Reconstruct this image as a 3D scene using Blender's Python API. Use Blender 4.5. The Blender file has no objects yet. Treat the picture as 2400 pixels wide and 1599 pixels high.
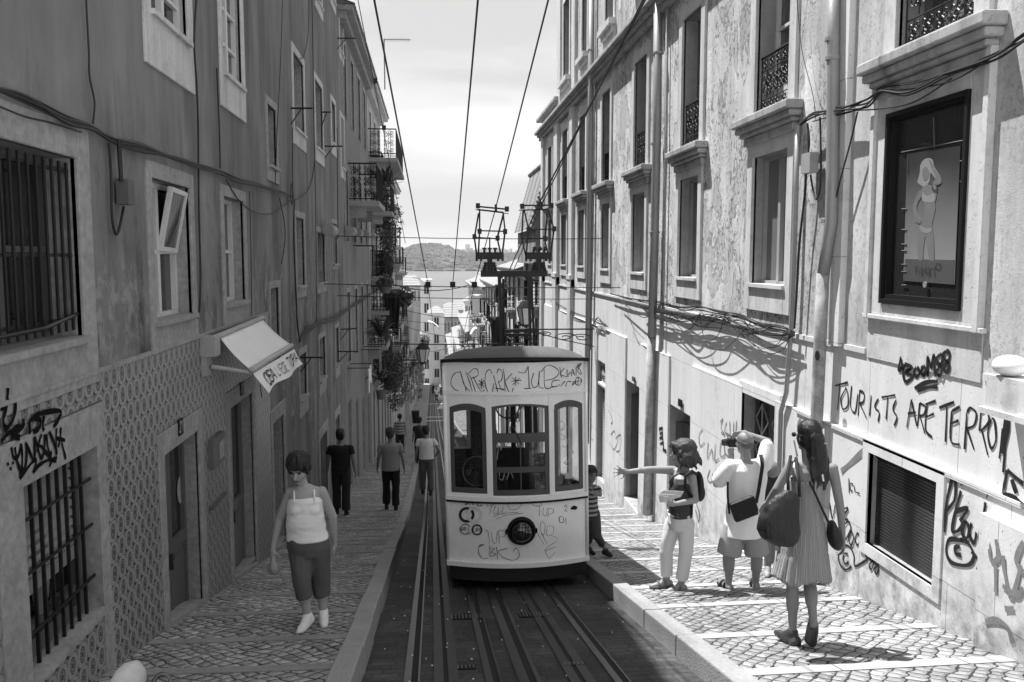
import bpy, math, random
from mathutils import Vector, Matrix, Quaternion, noise
random.seed(7)
sc = bpy.context.scene
COL = sc.collection
PI = math.pi
# ------------------------------------------------------------ camera
F = 2050.0
VX, VY = 1010.0, 602.0
def _cam():
    d = Vector(((VX-1200)/F, -(VY-799.5)/F, -1.0)).normalized()
    h = Vector((1, 0, 0))
    z = h.cross(d).normalized()
    if z.y < 0: z = -z
    x = d.cross(z)
    return Matrix((x, d, z))
CM = _cam()
def ray(px, py):
    return CM @ Vector(((px-1200)/F, -(py-799.5)/F, -1.0))
def onX(px, py, X): r = ray(px, py); return r*(X/r.x)
def onY(px, py, Y): r = ray(px, py); return r*(Y/r.y)
# ground profile of the street (metres below the lens)
PROF = [(-34, 5.2), (-12, .95), (0, -1.55), (16, -4.91), (24, -6.35), (32, -7.5), (69, -13.4), (130, -21.2), (250, -36.0), (300, -40), (330, -44.0), (420, -47)]  # uphill of the lens steepened so the sunlit square lights the tram
def gz(y, off=0):
    if y <= PROF[0][0]: return PROF[0][1]+off
    for (a, za), (b, zb) in zip(PROF, PROF[1:]):
        if y <= b: return za+(zb-za)*(y-a)/(b-a)+off
    return PROF[-1][1]+off
def onG(px, py, off=0):
    r = ray(px, py); lo, hi = .5, 300
    for i in range(50):
        m = (lo+hi)/2
        if (r*(m/r.y)).z < gz(m, off): hi = m
        else: lo = m
    return r*(lo/r.y)
cam_d = bpy.data.cameras.new('camera'); cam = bpy.data.objects.new('camera', cam_d); COL.objects.link(cam)
cam.matrix_world = CM.to_4x4()
cam_d.sensor_width = 36; cam_d.lens = 36*F/2400; cam_d.clip_end = 20000; cam_d.clip_start = .05
sc.camera = cam
# ------------------------------------------------------------ materials
class V:
    def __init__(s, nt, sock): s.nt = nt; s.k = sock
    def op(s, o, b=None, c=None, clamp=False):
        n = s.nt.nodes.new('ShaderNodeMath'); n.operation = o; n.use_clamp = clamp
        s.nt.links.new(s.k, n.inputs[0])
        for i, q in ((1, b), (2, c)):
            if q is None: continue
            if isinstance(q, V): s.nt.links.new(q.k, n.inputs[i])
            else: n.inputs[i].default_value = q
        return V(s.nt, n.outputs[0])
    def __add__(s, b): return s.op('ADD', b)
    def __sub__(s, b): return s.op('SUBTRACT', b)
    def __mul__(s, b): return s.op('MULTIPLY', b)
    def __truediv__(s, b): return s.op('DIVIDE', b)
    def gt(s, b): return s.op('GREATER_THAN', b)
    def lt(s, b): return s.op('LESS_THAN', b)
    def ab(s): return s.op('ABSOLUTE')
    def fr(s): return s.op('FRACT')
    def fl(s): return s.op('FLOOR')
    def mx(s, b): return s.op('MAXIMUM', b)
    def mn(s, b): return s.op('MINIMUM', b)
    def rng(s, a, b, c=0, d=1):
        n = s.nt.nodes.new('ShaderNodeMapRange'); n.clamp = True
        s.nt.links.new(s.k, n.inputs[0])
        for i, q in enumerate((a, b, c, d)): n.inputs[i+1].default_value = q
        return V(s.nt, n.outputs[0])
class MT:
    def __init__(s, name, rough=.8, metal=0, spec=.5):
        s.m = bpy.data.materials.new(name); s.m.use_nodes = True
        s.nt = s.m.node_tree; s.b = s.nt.nodes['Principled BSDF']
        s.b.inputs['Roughness'].default_value = rough; s.b.inputs['Metallic'].default_value = metal
        s.b.inputs['Specular IOR Level'].default_value = spec
        s.geo = s.nt.nodes.new('ShaderNodeNewGeometry')
        sp = s.nt.nodes.new('ShaderNodeSeparateXYZ'); s.nt.links.new(s.geo.outputs['Position'], sp.inputs[0])
        s.x, s.y, s.z = (V(s.nt, sp.outputs[i]) for i in range(3))
    def vec(s, x, y=None, z=None):
        n = s.nt.nodes.new('ShaderNodeCombineXYZ')
        for i, q in enumerate((x, y, z)):
            if isinstance(q, V): s.nt.links.new(q.k, n.inputs[i])
            elif q is not None: n.inputs[i].default_value = q
        return n.outputs[0]
    def noise(s, scale, vec=None, det=4, rough=.55, dist=0):
        n = s.nt.nodes.new('ShaderNodeTexNoise'); n.inputs['Scale'].default_value = scale
        n.inputs['Detail'].default_value = det; n.inputs['Roughness'].default_value = rough; n.inputs['Distortion'].default_value = dist
        s.nt.links.new(vec if vec is not None else s.geo.outputs['Position'], n.inputs['Vector'])
        return V(s.nt, n.outputs[0])
    def vor(s, scale, vec=None, feat='F1', out='Distance'):
        n = s.nt.nodes.new('ShaderNodeTexVoronoi'); n.feature = feat; n.inputs['Scale'].default_value = scale
        s.nt.links.new(vec if vec is not None else s.geo.outputs['Position'], n.inputs['Vector'])
        return V(s.nt, n.outputs[out])
    def white(s, vec):
        n = s.nt.nodes.new('ShaderNodeTexWhiteNoise'); s.nt.links.new(vec, n.inputs['Vector']); return V(s.nt, n.outputs[0])
    def col(s, v):
        n = s.nt.nodes.new('ShaderNodeCombineColor')
        for i in range(3): s.nt.links.new(v.k, n.inputs[i])
        s.nt.links.new(n.outputs[0], s.b.inputs['Base Color'])
    def bump(s, h, dist=.01, strength=1.0):
        n = s.nt.nodes.new('ShaderNodeBump'); n.inputs['Distance'].default_value = dist; n.inputs['Strength'].default_value = strength
        s.nt.links.new(h.k, n.inputs['Height']); s.nt.links.new(n.outputs[0], s.b.inputs['Normal'])
    def rough(s, v): s.nt.links.new(v.k, s.b.inputs['Roughness'])
MC = {}
def mat(name, v, rough=.8, metal=0, var=.18, vs=3, fine=.12, fs=45, bump=.002, spec=.4):
    if name in MC: return MC[name]
    t = MT(name, rough, metal, spec)
    n = (t.noise(vs, det=3)-.5)*(2*var)+(t.noise(fs, det=3)-.5)*(2*fine)+1.0
    t.col(n*v)
    if bump: t.bump(t.noise(fs*1.5, det=3), bump)
    MC[name] = t.m
    return t.m
iron = mat('painted_iron', .018, .45, .3)
blackp = mat('black_paint', .012, .6, spec=.2)
steel = mat('worn_steel', .12, .38, .8, var=.3)
zinc = mat('zinc_pipe', .31, .5, .2, var=.12, vs=5)
rustm = mat('rusty_pipe', .34, .8, var=.7, vs=9, fine=.4)
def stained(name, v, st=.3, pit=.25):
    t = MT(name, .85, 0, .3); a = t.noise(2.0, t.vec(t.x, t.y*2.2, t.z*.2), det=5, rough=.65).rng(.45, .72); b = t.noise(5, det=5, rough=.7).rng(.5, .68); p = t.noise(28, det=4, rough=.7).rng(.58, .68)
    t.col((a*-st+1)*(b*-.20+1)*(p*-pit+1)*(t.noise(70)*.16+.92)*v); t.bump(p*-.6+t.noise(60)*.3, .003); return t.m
stone = stained('limestone', .60); ledgem = stained('sooty_ledge_stone', .40, .5, .4)
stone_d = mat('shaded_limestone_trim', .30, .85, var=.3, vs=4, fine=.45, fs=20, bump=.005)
kerbm = mat('kerb_stone', .26, .8, var=.3, vs=2.5, fine=.35, bump=.005)
slab = mat('slab_stone', .52, .75, var=.15, vs=2, fine=.15, bump=.004)
wfr = mat('white_window_paint', .62, .5, var=.08)
gfr = mat('grey_window_paint', .30, .6, var=.15)
dwood = mat('dark_door_paint', .065, .5, var=.2)
mwood = mat('grey_door_paint', .11, .55, var=.2)
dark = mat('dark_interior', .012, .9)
rubber = mat('black_cable', .02, .6)
skin = mat('skin', .30, .55, var=.06, fine=.04, bump=.0006)
skind = mat('tanned_skin', .21, .55, var=.06, fine=.04, bump=.0006)
skink = mat('boy_skin', .17, .55, var=.06, fine=.04, bump=.0006)
hairb = mat('black_hair', .012, .35, var=.5, vs=20, fine=.5, fs=120, bump=.004)
hairm = mat('brown_hair', .045, .45, var=.6, vs=30, fine=.5, fs=120, bump=.004)
white_f = mat('white_fabric', .78, .85, var=.05, fine=.04, fs=60, bump=.002)
cream_f = mat('cream_fabric', .62, .85, var=.05, fine=.04, bump=.002)
grey_f = mat('grey_fabric', .16, .85, var=.08, bump=.002)
khaki_f = mat('khaki_fabric', .30, .85, var=.08, bump=.002)
olive_f = mat('olive_fabric', .095, .85, var=.1, bump=.002)
dark_f = mat('dark_fabric', .022, .85, var=.2, bump=.002)
black_f = mat('black_fabric', .010, .8, var=.2, bump=.002)
leaf = mat('green_leaves', .055, .6, var=.5, vs=6, fine=.3, bump=0)
terrac = mat('terracotta', .13, .8)
cream_p = None
# glass
def glassm(name, v=.02, rough=.06, spec=.6):
    return mat(name, v, rough, 0, var=.35, vs=1.1, fine=.05, fs=8, bump=0, spec=spec)
pane_d = glassm('dark_glass'); pane_m = glassm('curtained_glass', .08, .12); pane_l = glassm('pale_curtained_glass', .17, .15)
def clear_glass():
    m = bpy.data.materials.new('clear_glass'); m.use_nodes = True; nt = m.node_tree
    o = nt.nodes['Material Output']; nt.nodes.remove(nt.nodes['Principled BSDF'])
    a = nt.nodes.new('ShaderNodeBsdfTransparent'); a.inputs[0].default_value = (.8, .8, .8, 1)
    b = nt.nodes.new('ShaderNodeBsdfGlossy'); b.inputs['Roughness'].default_value = .02
    f = nt.nodes.new('ShaderNodeFresnel'); x = nt.nodes.new('ShaderNodeMixShader')
    nt.links.new(f.outputs[0], x.inputs[0]); nt.links.new(a.outputs[0], x.inputs[1]); nt.links.new(b.outputs[0], x.inputs[2])
    nt.links.new(x.outputs[0], o.inputs[0]); return m
clearg = clear_glass()
# ------------------------------------------------------------ geometry builder
def tube_frames(pts):
    n = len(pts); out = []
    up = None
    for i in range(n):
        d = (pts[min(i+1, n-1)]-pts[max(i-1, 0)])
        if d.length < 1e-9: d = Vector((0, 0, 1))
        d.normalize()
        if up is None:
            up = Vector((0, 0, 1)) if abs(d.z) < .9 else Vector((0, 1, 0))
        s = d.cross(up)
        if s.length < 1e-6: s = d.cross(Vector((1, 0, 0)))
        s.normalize(); up = s.cross(d).normalized()
        out.append((s, up))
    return out
class G:
    def __init__(s): s.v = []; s.f = []; s.m = []
    def quad(s, a, b, c, d, m=0):
        i = len(s.v); s.v += [a, b, c, d]; s.f.append((i, i+1, i+2, i+3)); s.m.append(m)
    def tri(s, a, b, c, m=0):
        i = len(s.v); s.v += [a, b, c]; s.f.append((i, i+1, i+2)); s.m.append(m)
    def hexa(s, P, m=0):
        i = len(s.v); s.v += P
        for q in ((0, 3, 2, 1), (4, 5, 6, 7), (0, 1, 5, 4), (1, 2, 6, 5), (2, 3, 7, 6), (3, 0, 4, 7)):
            s.f.append(tuple(i+k for k in q)); s.m.append(m)
    def box(s, x0, x1, y0, y1, z0, z1, m=0):
        x0, x1 = sorted((x0, x1)); y0, y1 = sorted((y0, y1)); z0, z1 = sorted((z0, z1))
        s.hexa([(x0, y0, z0), (x1, y0, z0), (x1, y1, z0), (x0, y1, z0), (x0, y0, z1), (x1, y0, z1), (x1, y1, z1), (x0, y1, z1)], m)
    def rings(s, R, m=0, cap=True, closed=False):
        n = len(R[0]); i0 = len(s.v)
        for r in R: s.v += r
        k = len(R)
        for a in range(k if closed else k-1):
            b = (a+1) % k
            for j in range(n):
                s.f.append((i0+a*n+j, i0+a*n+(j+1) % n, i0+b*n+(j+1) % n, i0+b*n+j)); s.m.append(m)
        if cap and not closed:
            s.f.append(tuple(i0+j for j in range(n))[::-1]); s.m.append(m)
            s.f.append(tuple(i0+(k-1)*n+j for j in range(n))); s.m.append(m)
    def tube(s, pts, r, n=6, m=0, cap=True):
        pts = [Vector(p) for p in pts]; R = []
        rr = r if isinstance(r, (list, tuple)) else [r]*len(pts)
        for p, (a, b), q in zip(pts, tube_frames(pts), rr):
            R.append([p+(a*math.cos(2*PI*j/n)+b*math.sin(2*PI*j/n))*q for j in range(n)])
        s.rings(R, m, cap)
    def cap(s, p0, p1, r0, r1, n=14, sq=1.0, sqv=None):
        """tapered capsule; sq squashes along axis sqv"""
        p0 = Vector(p0); p1 = Vector(p1); d = (p1-p0); L = d.length or 1e-6; d = d/L
        a = d.orthogonal().normalized() if sqv is None else (Vector(sqv)-d*d.dot(Vector(sqv))).normalized()
        b = d.cross(a)
        R = []
        for k in range(5):
            t = (k/5+.02)*PI/2
            R.append((p0-d*r0*math.cos(t), r0*math.sin(t)))
        for k in range(1, 6):
            t = k/6; R.append((p0+d*L*t, r0+(r1-r0)*t))
        for k in range(5):
            t = ((4-k)/5+.02)*PI/2
            R.append((p1+d*r1*math.cos(t), r1*math.sin(t)))
        s.rings([[c+(a*math.cos(2*PI*j/n)*sq+b*math.sin(2*PI*j/n))*q for j in range(n)] for c, q in R])
    def hem(s, p0, p1, r0, r1, n=18, sq=1.0):
        """tube of cloth: round start, flat cut end"""
        p0 = Vector(p0); p1 = Vector(p1); d = (p1-p0); L = d.length; d = d/L; a = d.orthogonal().normalized(); b = d.cross(a)
        R = [(p0-d*r0*math.cos((k/5+.02)*PI/2), r0*math.sin((k/5+.02)*PI/2)) for k in range(5)]+[(p0+d*L*k/6, r0+(r1-r0)*k/6) for k in range(1, 7)]
        s.rings([[c+(a*math.cos(2*PI*j/n)+b*math.sin(2*PI*j/n))*q for j in range(n)] for c, q in R])
    def ell(s, c, rx, ry, rz, rot=None, n=16, m=0, k=10):
        c = Vector(c); rot = rot or Matrix.Identity(3); R = []
        for i in range(k+1):
            t = -PI/2+PI*(i+.08*(1 if i == 0 else (-1 if i == k else 0)))/k
            R.append([c+rot@Vector((rx*math.cos(t)*math.cos(2*PI*j/n), ry*math.cos(t)*math.sin(2*PI*j/n), rz*math.sin(t))) for j in range(n)])
        s.rings(R, m)
    def loft(s, secs, n=28, cap=True, wob=None):
        R = []
        for q in secs:
            c = Vector(q[0]); rx, ry = q[1], q[2]; yaw = q[3] if len(q) > 3 else 0
            ring = []
            for j in range(n):
                t = 2*PI*j/n; k = 1.0 if wob is None else wob(t, c.z)
                x, y = rx*math.cos(t)*k, ry*math.sin(t)*k
                ring.append(c+Vector((x*math.cos(yaw)-y*math.sin(yaw), x*math.sin(yaw)+y*math.cos(yaw), 0)))
            R.append(ring)
        s.rings(R, 0, cap)
    def lathe(s, c, prof, n=20, m=0, axis='Z'):
        c = Vector(c); R = []
        for r, h in prof:
            ring = []
            for j in range(n):
                a, b = r*math.cos(2*PI*j/n), r*math.sin(2*PI*j/n)
                ring.append(c+(Vector((a, b, h)) if axis == 'Z' else Vector((a, h, -b)) if axis == 'Y' else Vector((h, a, b))))
            R.append(ring)
        s.rings(R, m)
    def ribbon(s, pts, w, nrm, m=0, lift=0.0):
        pts = [Vector(p) for p in pts]; nrm = Vector(nrm); L = []; n = len(pts)
        for i, p in enumerate(pts):
            d = pts[min(i+1, n-1)]-pts[max(i-1, 0)]; sd = nrm.cross(d)
            if sd.length < 1e-9: sd = Vector((0, 0, 1))
            sd.normalize(); k = w[i] if isinstance(w, list) else w
            L.append((p+sd*k/2+nrm*lift, p-sd*k/2+nrm*lift))
        for a, b in zip(L, L[1:]): s.quad(a[0], a[1], b[1], b[0], m)
    def grid(s, fn, nu, nv, m=0):
        i0 = len(s.v); s.v += [fn(i/nu, j/nv) for i in range(nu+1) for j in range(nv+1)]
        for i in range(nu):
            for j in range(nv):
                a = i0+i*(nv+1)+j; s.f.append((a, a+1, a+nv+2, a+nv+1)); s.m.append(m)
    def xf(s, M): s.v = [M@Vector(p) for p in s.v]; return s
    def build(s, name, mats, parent=None, smooth=False, label=None):
        me = bpy.data.meshes.new(name)
        off = Vector(parent_world(parent)) if parent is not None else Vector((0, 0, 0))
        me.from_pydata([tuple(Vector(p)-off) for p in s.v], [], s.f)
        if not isinstance(mats, (list, tuple)): mats = [mats]
        for q in mats: me.materials.append(q)
        if len(mats) > 1: me.polygons.foreach_set('material_index', s.m)
        if smooth: me.polygons.foreach_set('use_smooth', [True]*len(me.polygons))
        me.update()
        o = bpy.data.objects.new(name, me); COL.objects.link(o)
        if parent is not None: o.parent = parent
        if label: o['label'] = label
        return o
def parent_world(o):
    v = Vector((0, 0, 0))
    while o is not None: v += o.location; o = o.parent
    return v
def thing(name, label, cat, loc, group=None):
    o = bpy.data.objects.new(name, None); COL.objects.link(o); o.location = loc; o.empty_display_size = .2
    o['label'] = label; o['category'] = cat
    if group: o['group'] = group
    return o
def tag(o, label, cat, group=None):
    o['label'] = label; o['category'] = cat
    if group: o['group'] = group
    return o
def centre(o):
    """move a top-level mesh's origin to the middle of its base"""
    me = o.data; xs = [v.co for v in me.vertices]
    c = Vector(((min(v.x for v in xs)+max(v.x for v in xs))/2, (min(v.y for v in xs)+max(v.y for v in xs))/2, min(v.z for v in xs)))
    me.transform(Matrix.Translation(-c)); o.location = c
    return o
def struct(o): o['kind'] = 'structure'; return o
def copy_tree(o, parent=None):
    c = o.copy(); COL.objects.link(c); c.parent = parent
    for ch in [q for q in list(COL.objects) if q.parent is o]: copy_tree(ch, c)
    return c
def blob(g, name, mt, parent, vox=.01, it=2, folds=0, fs=9, label=None, stretch=(1, 1, .5)):
    """voxel-unite closed shapes into one continuous smooth mesh"""
    me = bpy.data.meshes.new('tmp'); me.from_pydata([tuple(p) for p in g.v], [], g.f)
    o = bpy.data.objects.new('tmp', me); COL.objects.link(o)
    r = o.modifiers.new('r', 'REMESH'); r.mode = 'VOXEL'; r.voxel_size = vox; r.use_smooth_shade = True
    sm = o.modifiers.new('s', 'SMOOTH'); sm.factor = .5; sm.iterations = it
    dg = bpy.context.evaluated_depsgraph_get(); ev = o.evaluated_get(dg)
    nm = bpy.data.meshes.new_from_object(ev)
    bpy.data.objects.remove(o); bpy.data.meshes.remove(me)
    nm.name = name
    if folds:
        st = Vector(stretch)
        nr = [v.normal.copy() for v in nm.vertices]
        for v, q in zip(nm.vertices, nr):
            p = Vector((v.co.x*st.x, v.co.y*st.y, v.co.z*st.z))*fs
            a = noise.noise(p)+.5*noise.noise(p*2.1)
            v.co += q*(a*folds)
    nm.transform(Matrix.Translation(-parent_world(parent)))
    nm.materials.clear(); nm.materials.append(mt)
    nm.polygons.foreach_set('use_smooth', [True]*len(nm.polygons))
    ob = bpy.data.objects.new(name, nm); COL.objects.link(ob); ob.parent = parent
    if label: ob['label'] = label
    return ob
# ------------------------------------------------------------ handwriting
GL = {'A': "00 49 90;23 73", 'B': "00 09 69 87 55 05;55 93 70 00", 'C': "98 69 29 06 03 20 60 91", 'D': "00 09 59 86 83 50 00", 'E': "99 09 00 90;05 75",
 'F': "00 09 99;05 65", 'G': "98 69 29 06 03 20 60 93 54", 'H': "00 09;99 90;05 95", 'I': "59 50", 'K': "09 00;99 04 90", 'L': "09 00 90", 'M': "00 19 44 89 90", 'N': "00 09 90 99",
 'O': "59 17 03 20 60 94 88 59", 'P': "00 09 69 97 65 04", 'R': "00 09 69 87 65 05;45 90", 'S': "98 69 29 07 25 65 83 70 20 01", 'T': "09 99;59 50", 'U': "09 03 20 60 93 99",
 'V': "09 40 99", 'X': "00 99;09 90", 'Y': "09 55 99;55 50", 'Z': "09 99 00 90", '1': "17 49 40", '2': "07 29 69 87 00 90", '8': "55 27 49 77 55 13 30 70 93 55", '7': "09 99 30", '0': "59 17 03 20 60 94 88 59",
 '*': "58 52;26 84;24 86;18 92", 'g': "76 37 14 31 73 76 70 40", 'f': "99 79 57 50;25 85", 'i': "57 50", 'y': "07 43;97 43 10", 'r': "00 07;05 37 77", 't': "59 51 80;27 87", 'o': "57 15 12 30 60 92 95 57", '.': "50 51", 'a': "76 37 14 31 73 77 70"}
def smooth_poly(p, k=4):
    if len(p) < 3: return p
    out = []; n = len(p)
    for i in range(n-1):
        a, b, c, d = p[max(i-1, 0)], p[i], p[i+1], p[min(i+2, n-1)]
        for j in range(k):
            t = j/k
            out.append(tuple(.5*((2*b[q])+(-a[q]+c[q])*t+(2*a[q]-5*b[q]+4*c[q]-d[q])*t*t+(-a[q]+3*b[q]-3*c[q]+d[q])*t**3) for q in (0, 1)))
    out.append(p[-1]); return out
_lift = [0]
def strokes(g, polys, fmap, w, nrm, m=0, smooth=True, jit=0):
    for p in polys:
        if len(p) == 2: p = [(p[0][0]+(p[1][0]-p[0][0])*i/5, p[0][1]+(p[1][1]-p[0][1])*i/5) for i in range(6)]
        elif smooth: p = smooth_poly(p, 6)
        pts = []
        for q in p: pts.append(fmap(q[0]+random.uniform(-jit, jit), q[1]+random.uniform(-jit, jit)))
        _lift[0] = (_lift[0]+1) % 12
        k0 = random.uniform(0, 6); g.ribbon(pts, [w*(.92+.22*math.sin(k0+i*.55)) for i in range(len(pts))], nrm, m, .003+.00025*_lift[0])
def text(g, s, quad, fmap, w, nrm, m=0, jit=.0, gap=.25, smooth=True, tall=0):
    """write s in the px quad (TL,TR,BL,BR)"""
    TL, TR, BL, BR = quad; n = len(s)
    for i, ch in enumerate(s):
        if ch == ' ' or ch not in GL: continue
        dy = random.uniform(-tall, tall)
        polys = []
        for part in GL[ch].split(';'):
            P = []
            for pt in part.split():
                u = (i+int(pt[0])/9*(1-gap)+gap/2)/n+random.uniform(-jit, jit)/n; v = 1-int(pt[1])/9+dy+random.uniform(-jit, jit)*.3
                x = (TL[0]*(1-u)+TR[0]*u)*(1-v)+(BL[0]*(1-u)+BR[0]*u)*v
                y = (TL[1]*(1-u)+TR[1]*u)*(1-v)+(BL[1]*(1-u)+BR[1]*u)*v
                P.append((x, y))
            polys.append(P)
        strokes(g, polys, fmap, w, nrm, m, smooth)
def spiral(c, r, turns, a0, sgn=1, k=18):
    return [(c[0]+r*(1-.85*i/k)*math.cos(a0+sgn*turns*2*PI*i/k), c[1]+r*(1-.85*i/k)*math.sin(a0+sgn*turns*2*PI*i/k)) for i in range(k+1)]
def scrolls(g, fm, u0, u1, v0, v1, nu, nv, r=.005, k=14):
    du, dv = (u1-u0)/nu, (v1-v0)/nv
    for i in range(nu):
        for j in range(nv):
            cu, cv = u0+du*(i+.5), v0+dv*(j+.5); R = min(du, dv)*.3
            for sx, sy in ((-1, -1), (1, -1), (-1, 1), (1, 1)):
                P = spiral((cu+sx*du*.24, cv+sy*dv*.24), R*.8, 1.35, (0 if sx < 0 else PI)+.4*sy, sx*sy, k)
                g.tube([fm(*p) for p in P], r, 4, cap=False)
            g.tube([fm(cu+R*.45*math.cos(2*PI*q/8), cv+R*.45*math.sin(2*PI*q/8)) for q in range(9)], r, 4, cap=False)
            g.tube([fm(cu, cv-dv/2), fm(cu, cv+dv/2)], r*.8, 4, cap=False)
# ============================================================ light and sky
SUN = Vector((.31, -.33, -1.0))
sun_d = bpy.data.lights.new('sun', 'SUN'); sun_d.energy = 5.0; sun_d.angle = math.radians(.53); sun_d.color = (1, .985, .965)
sun_o = bpy.data.objects.new('sun', sun_d); COL.objects.link(sun_o); sun_o.rotation_euler = SUN.to_track_quat('-Z', 'Y').to_euler(); sun_o.location = (0, 0, 60)
sun_d.color = (1, 1, 1)
w = bpy.data.worlds.new('World'); sc.world = w; w.use_nodes = True
nt = w.node_tree; bg = nt.nodes['Background']; sky = nt.nodes.new('ShaderNodeTexSky'); sky.sky_type = 'NISHITA'; sky.sun_disc = False
sky.sun_elevation = math.atan2(1, math.hypot(SUN.x, SUN.y)); sky.sun_rotation = math.atan2(-SUN.x, -SUN.y)
sky.dust_density = 1.0
bw = nt.nodes.new('ShaderNodeRGBToBW'); nt.links.new(sky.outputs[0], bw.inputs[0])
tc = nt.nodes.new('ShaderNodeTexCoord'); mp = nt.nodes.new('ShaderNodeMapping'); mp.inputs['Scale'].default_value = (1.2, 1.2, 4.5)
nt.links.new(tc.outputs['Generated'], mp.inputs[0])
cn = nt.nodes.new('ShaderNodeTexNoise'); cn.inputs['Scale'].default_value = 2.3; cn.inputs['Detail'].default_value = 6; cn.inputs['Roughness'].default_value = .5; cn.inputs['Distortion'].default_value = .4
nt.links.new(mp.outputs[0], cn.inputs['Vector'])
mr = nt.nodes.new('ShaderNodeMapRange'); nt.links.new(cn.outputs[0], mr.inputs[0])
for i, q in enumerate((.38, .68, 0.0, 1.0)): mr.inputs[i+1].default_value = q
vb = V(nt, bw.outputs[0]); vc = V(nt, mr.outputs[0])
SKYK = nt.nodes.new('ShaderNodeMath')
sky_v = vb*.13+vc*1.9+3.6          # thin bright cloud over the Nishita sky, as luminance
nt.links.new(sky_v.k, bg.inputs['Color']); bg.inputs['Strength'].default_value = .1
sc.view_settings.view_transform = 'Standard'; sc.view_settings.look = 'None'; sc.view_settings.exposure = .87; sc.view_settings.gamma = 1
try: sc.view_settings.use_curve_mapping = False
except Exception: pass
sc.cycles.max_bounces = 8; sc.cycles.diffuse_bounces = 4; sc.cycles.transparent_max_bounces = 12; sc.cycles.volume_bounces = 0
sc.cycles.use_denoising = True
# ============================================================ street
XL, XR = -2.2, 3.9          # the two facade planes
KL, KR = -.50, 1.80         # kerb faces
def ys(a, b, st): 
    n = max(1, int(round((b-a)/st))); return [a+(b-a)*i/n for i in range(n+1)]
# terrain sheet
t = MT('earth', .95); t.col((t.noise(.05)-.5)*.1+.16); earth = t.m
g = G(); Y = [-30, -12, -4, 0, 16, 24, 69, 130, 250, 300, 330, 420, 600, 900]
Xs = [-900, -300, -100, -30, -4, 5, 30, 100, 300, 900]
for a, b in zip(Y, Y[1:]):
    for c, d in zip(Xs, Xs[1:]):
        g.quad((c, a, gz(a, -.45)), (d, a, gz(a, -.45)), (d, b, gz(b, -.45)), (c, b, gz(b, -.45)))
struct(g.build('ground', earth))
t = MT('brightened_square_paving', .8); t.col((t.noise(1.2, det=4)-.5)*.15+.62)
g = G(); g.quad((-14, -16, gz(-16)+.02), (16, -16, gz(-16)+.02), (16, -4, gz(-4)+.02), (-14, -4, gz(-4)+.02)); g.quad((-14, -30, gz(-30)+.02), (16, -30, gz(-30)+.02), (16, -16, gz(-16)+.02), (-14, -16, gz(-16)+.02)); g.quad((-14, -4, gz(-4)+.02), (16, -4, gz(-4)+.02), (16, .9, gz(.9)+.02), (-14, .9, gz(.9)+.02)); struct(g.build('unseen_square_pavement', t.m))  # unseen square, made pale and steep to bounce sunlight onto the tram front
# road: worn stone setts
t = MT('worn_road_setts', .75)
u, v = t.x, t.y
wv = t.noise(2.2, det=2)
row = (v*9.0+wv*1.2); cell = row.fl(); uu = u*5.5+t.white(t.vec(cell, 3.0))*3+wv*.8
edge = ((row.fr()-.5).ab().gt(.40)).mx((uu.fr()-.5).ab().gt(.44))
rnd = t.white(t.vec(cell, uu.fl()))
ptch = t.noise(1.1, det=5, rough=.7)
speck = t.noise(70, det=3).rng(.62, .75)
c = (rnd*.020+.020+ptch.rng(.48, .75)*.075+speck*.10*ptch.rng(.4, .6))*(edge*-.42+1)
t.col(c); t.bump((edge*-.6)+t.noise(40)*.8, .012); roadm = t.m
def strip(name, x0, x1, ya, yb, off, m, step=4.0, thick=None):
    g = G(); Yv = sorted(set([y for y in ys(ya, yb, step)]+[p[0] for p in PROF if ya < p[0] < yb]))
    for a, b in zip(Yv, Yv[1:]):
        g.quad((x0, a, gz(a, off)), (x1, a, gz(a, off)), (x1, b, gz(b, off)), (x0, b, gz(b, off)))
        if thick:
            g.quad((x0, a, gz(a, off-thick)), (x0, a, gz(a, off)), (x0, b, gz(b, off)), (x0, b, gz(b, off-thick)))
            g.quad((x1, a, gz(a, off-thick)), (x1, b, gz(b, off-thick)), (x1, b, gz(b, off)), (x1, a, gz(a, off)))
    return g.build(name, m)
struct(strip('road', KL-.02, KR+.02, 1, 262, -.14, roadm))
t = MT('polished_rail', .33, .75); t.col((t.noise(6)-.5)*.08+(t.noise(90)-.5)*.05+.085); railm = t.m
t = MT('slot_darkness', .9); t.col((t.noise(30).rng(.6, .8))*.01+.006); slotm = t.m
t = MT('rail_plate', .5, .5); t.col((t.noise(3)-.5)*.05+(t.noise(120)-.5)*.04+.05); platem = t.m
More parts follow.
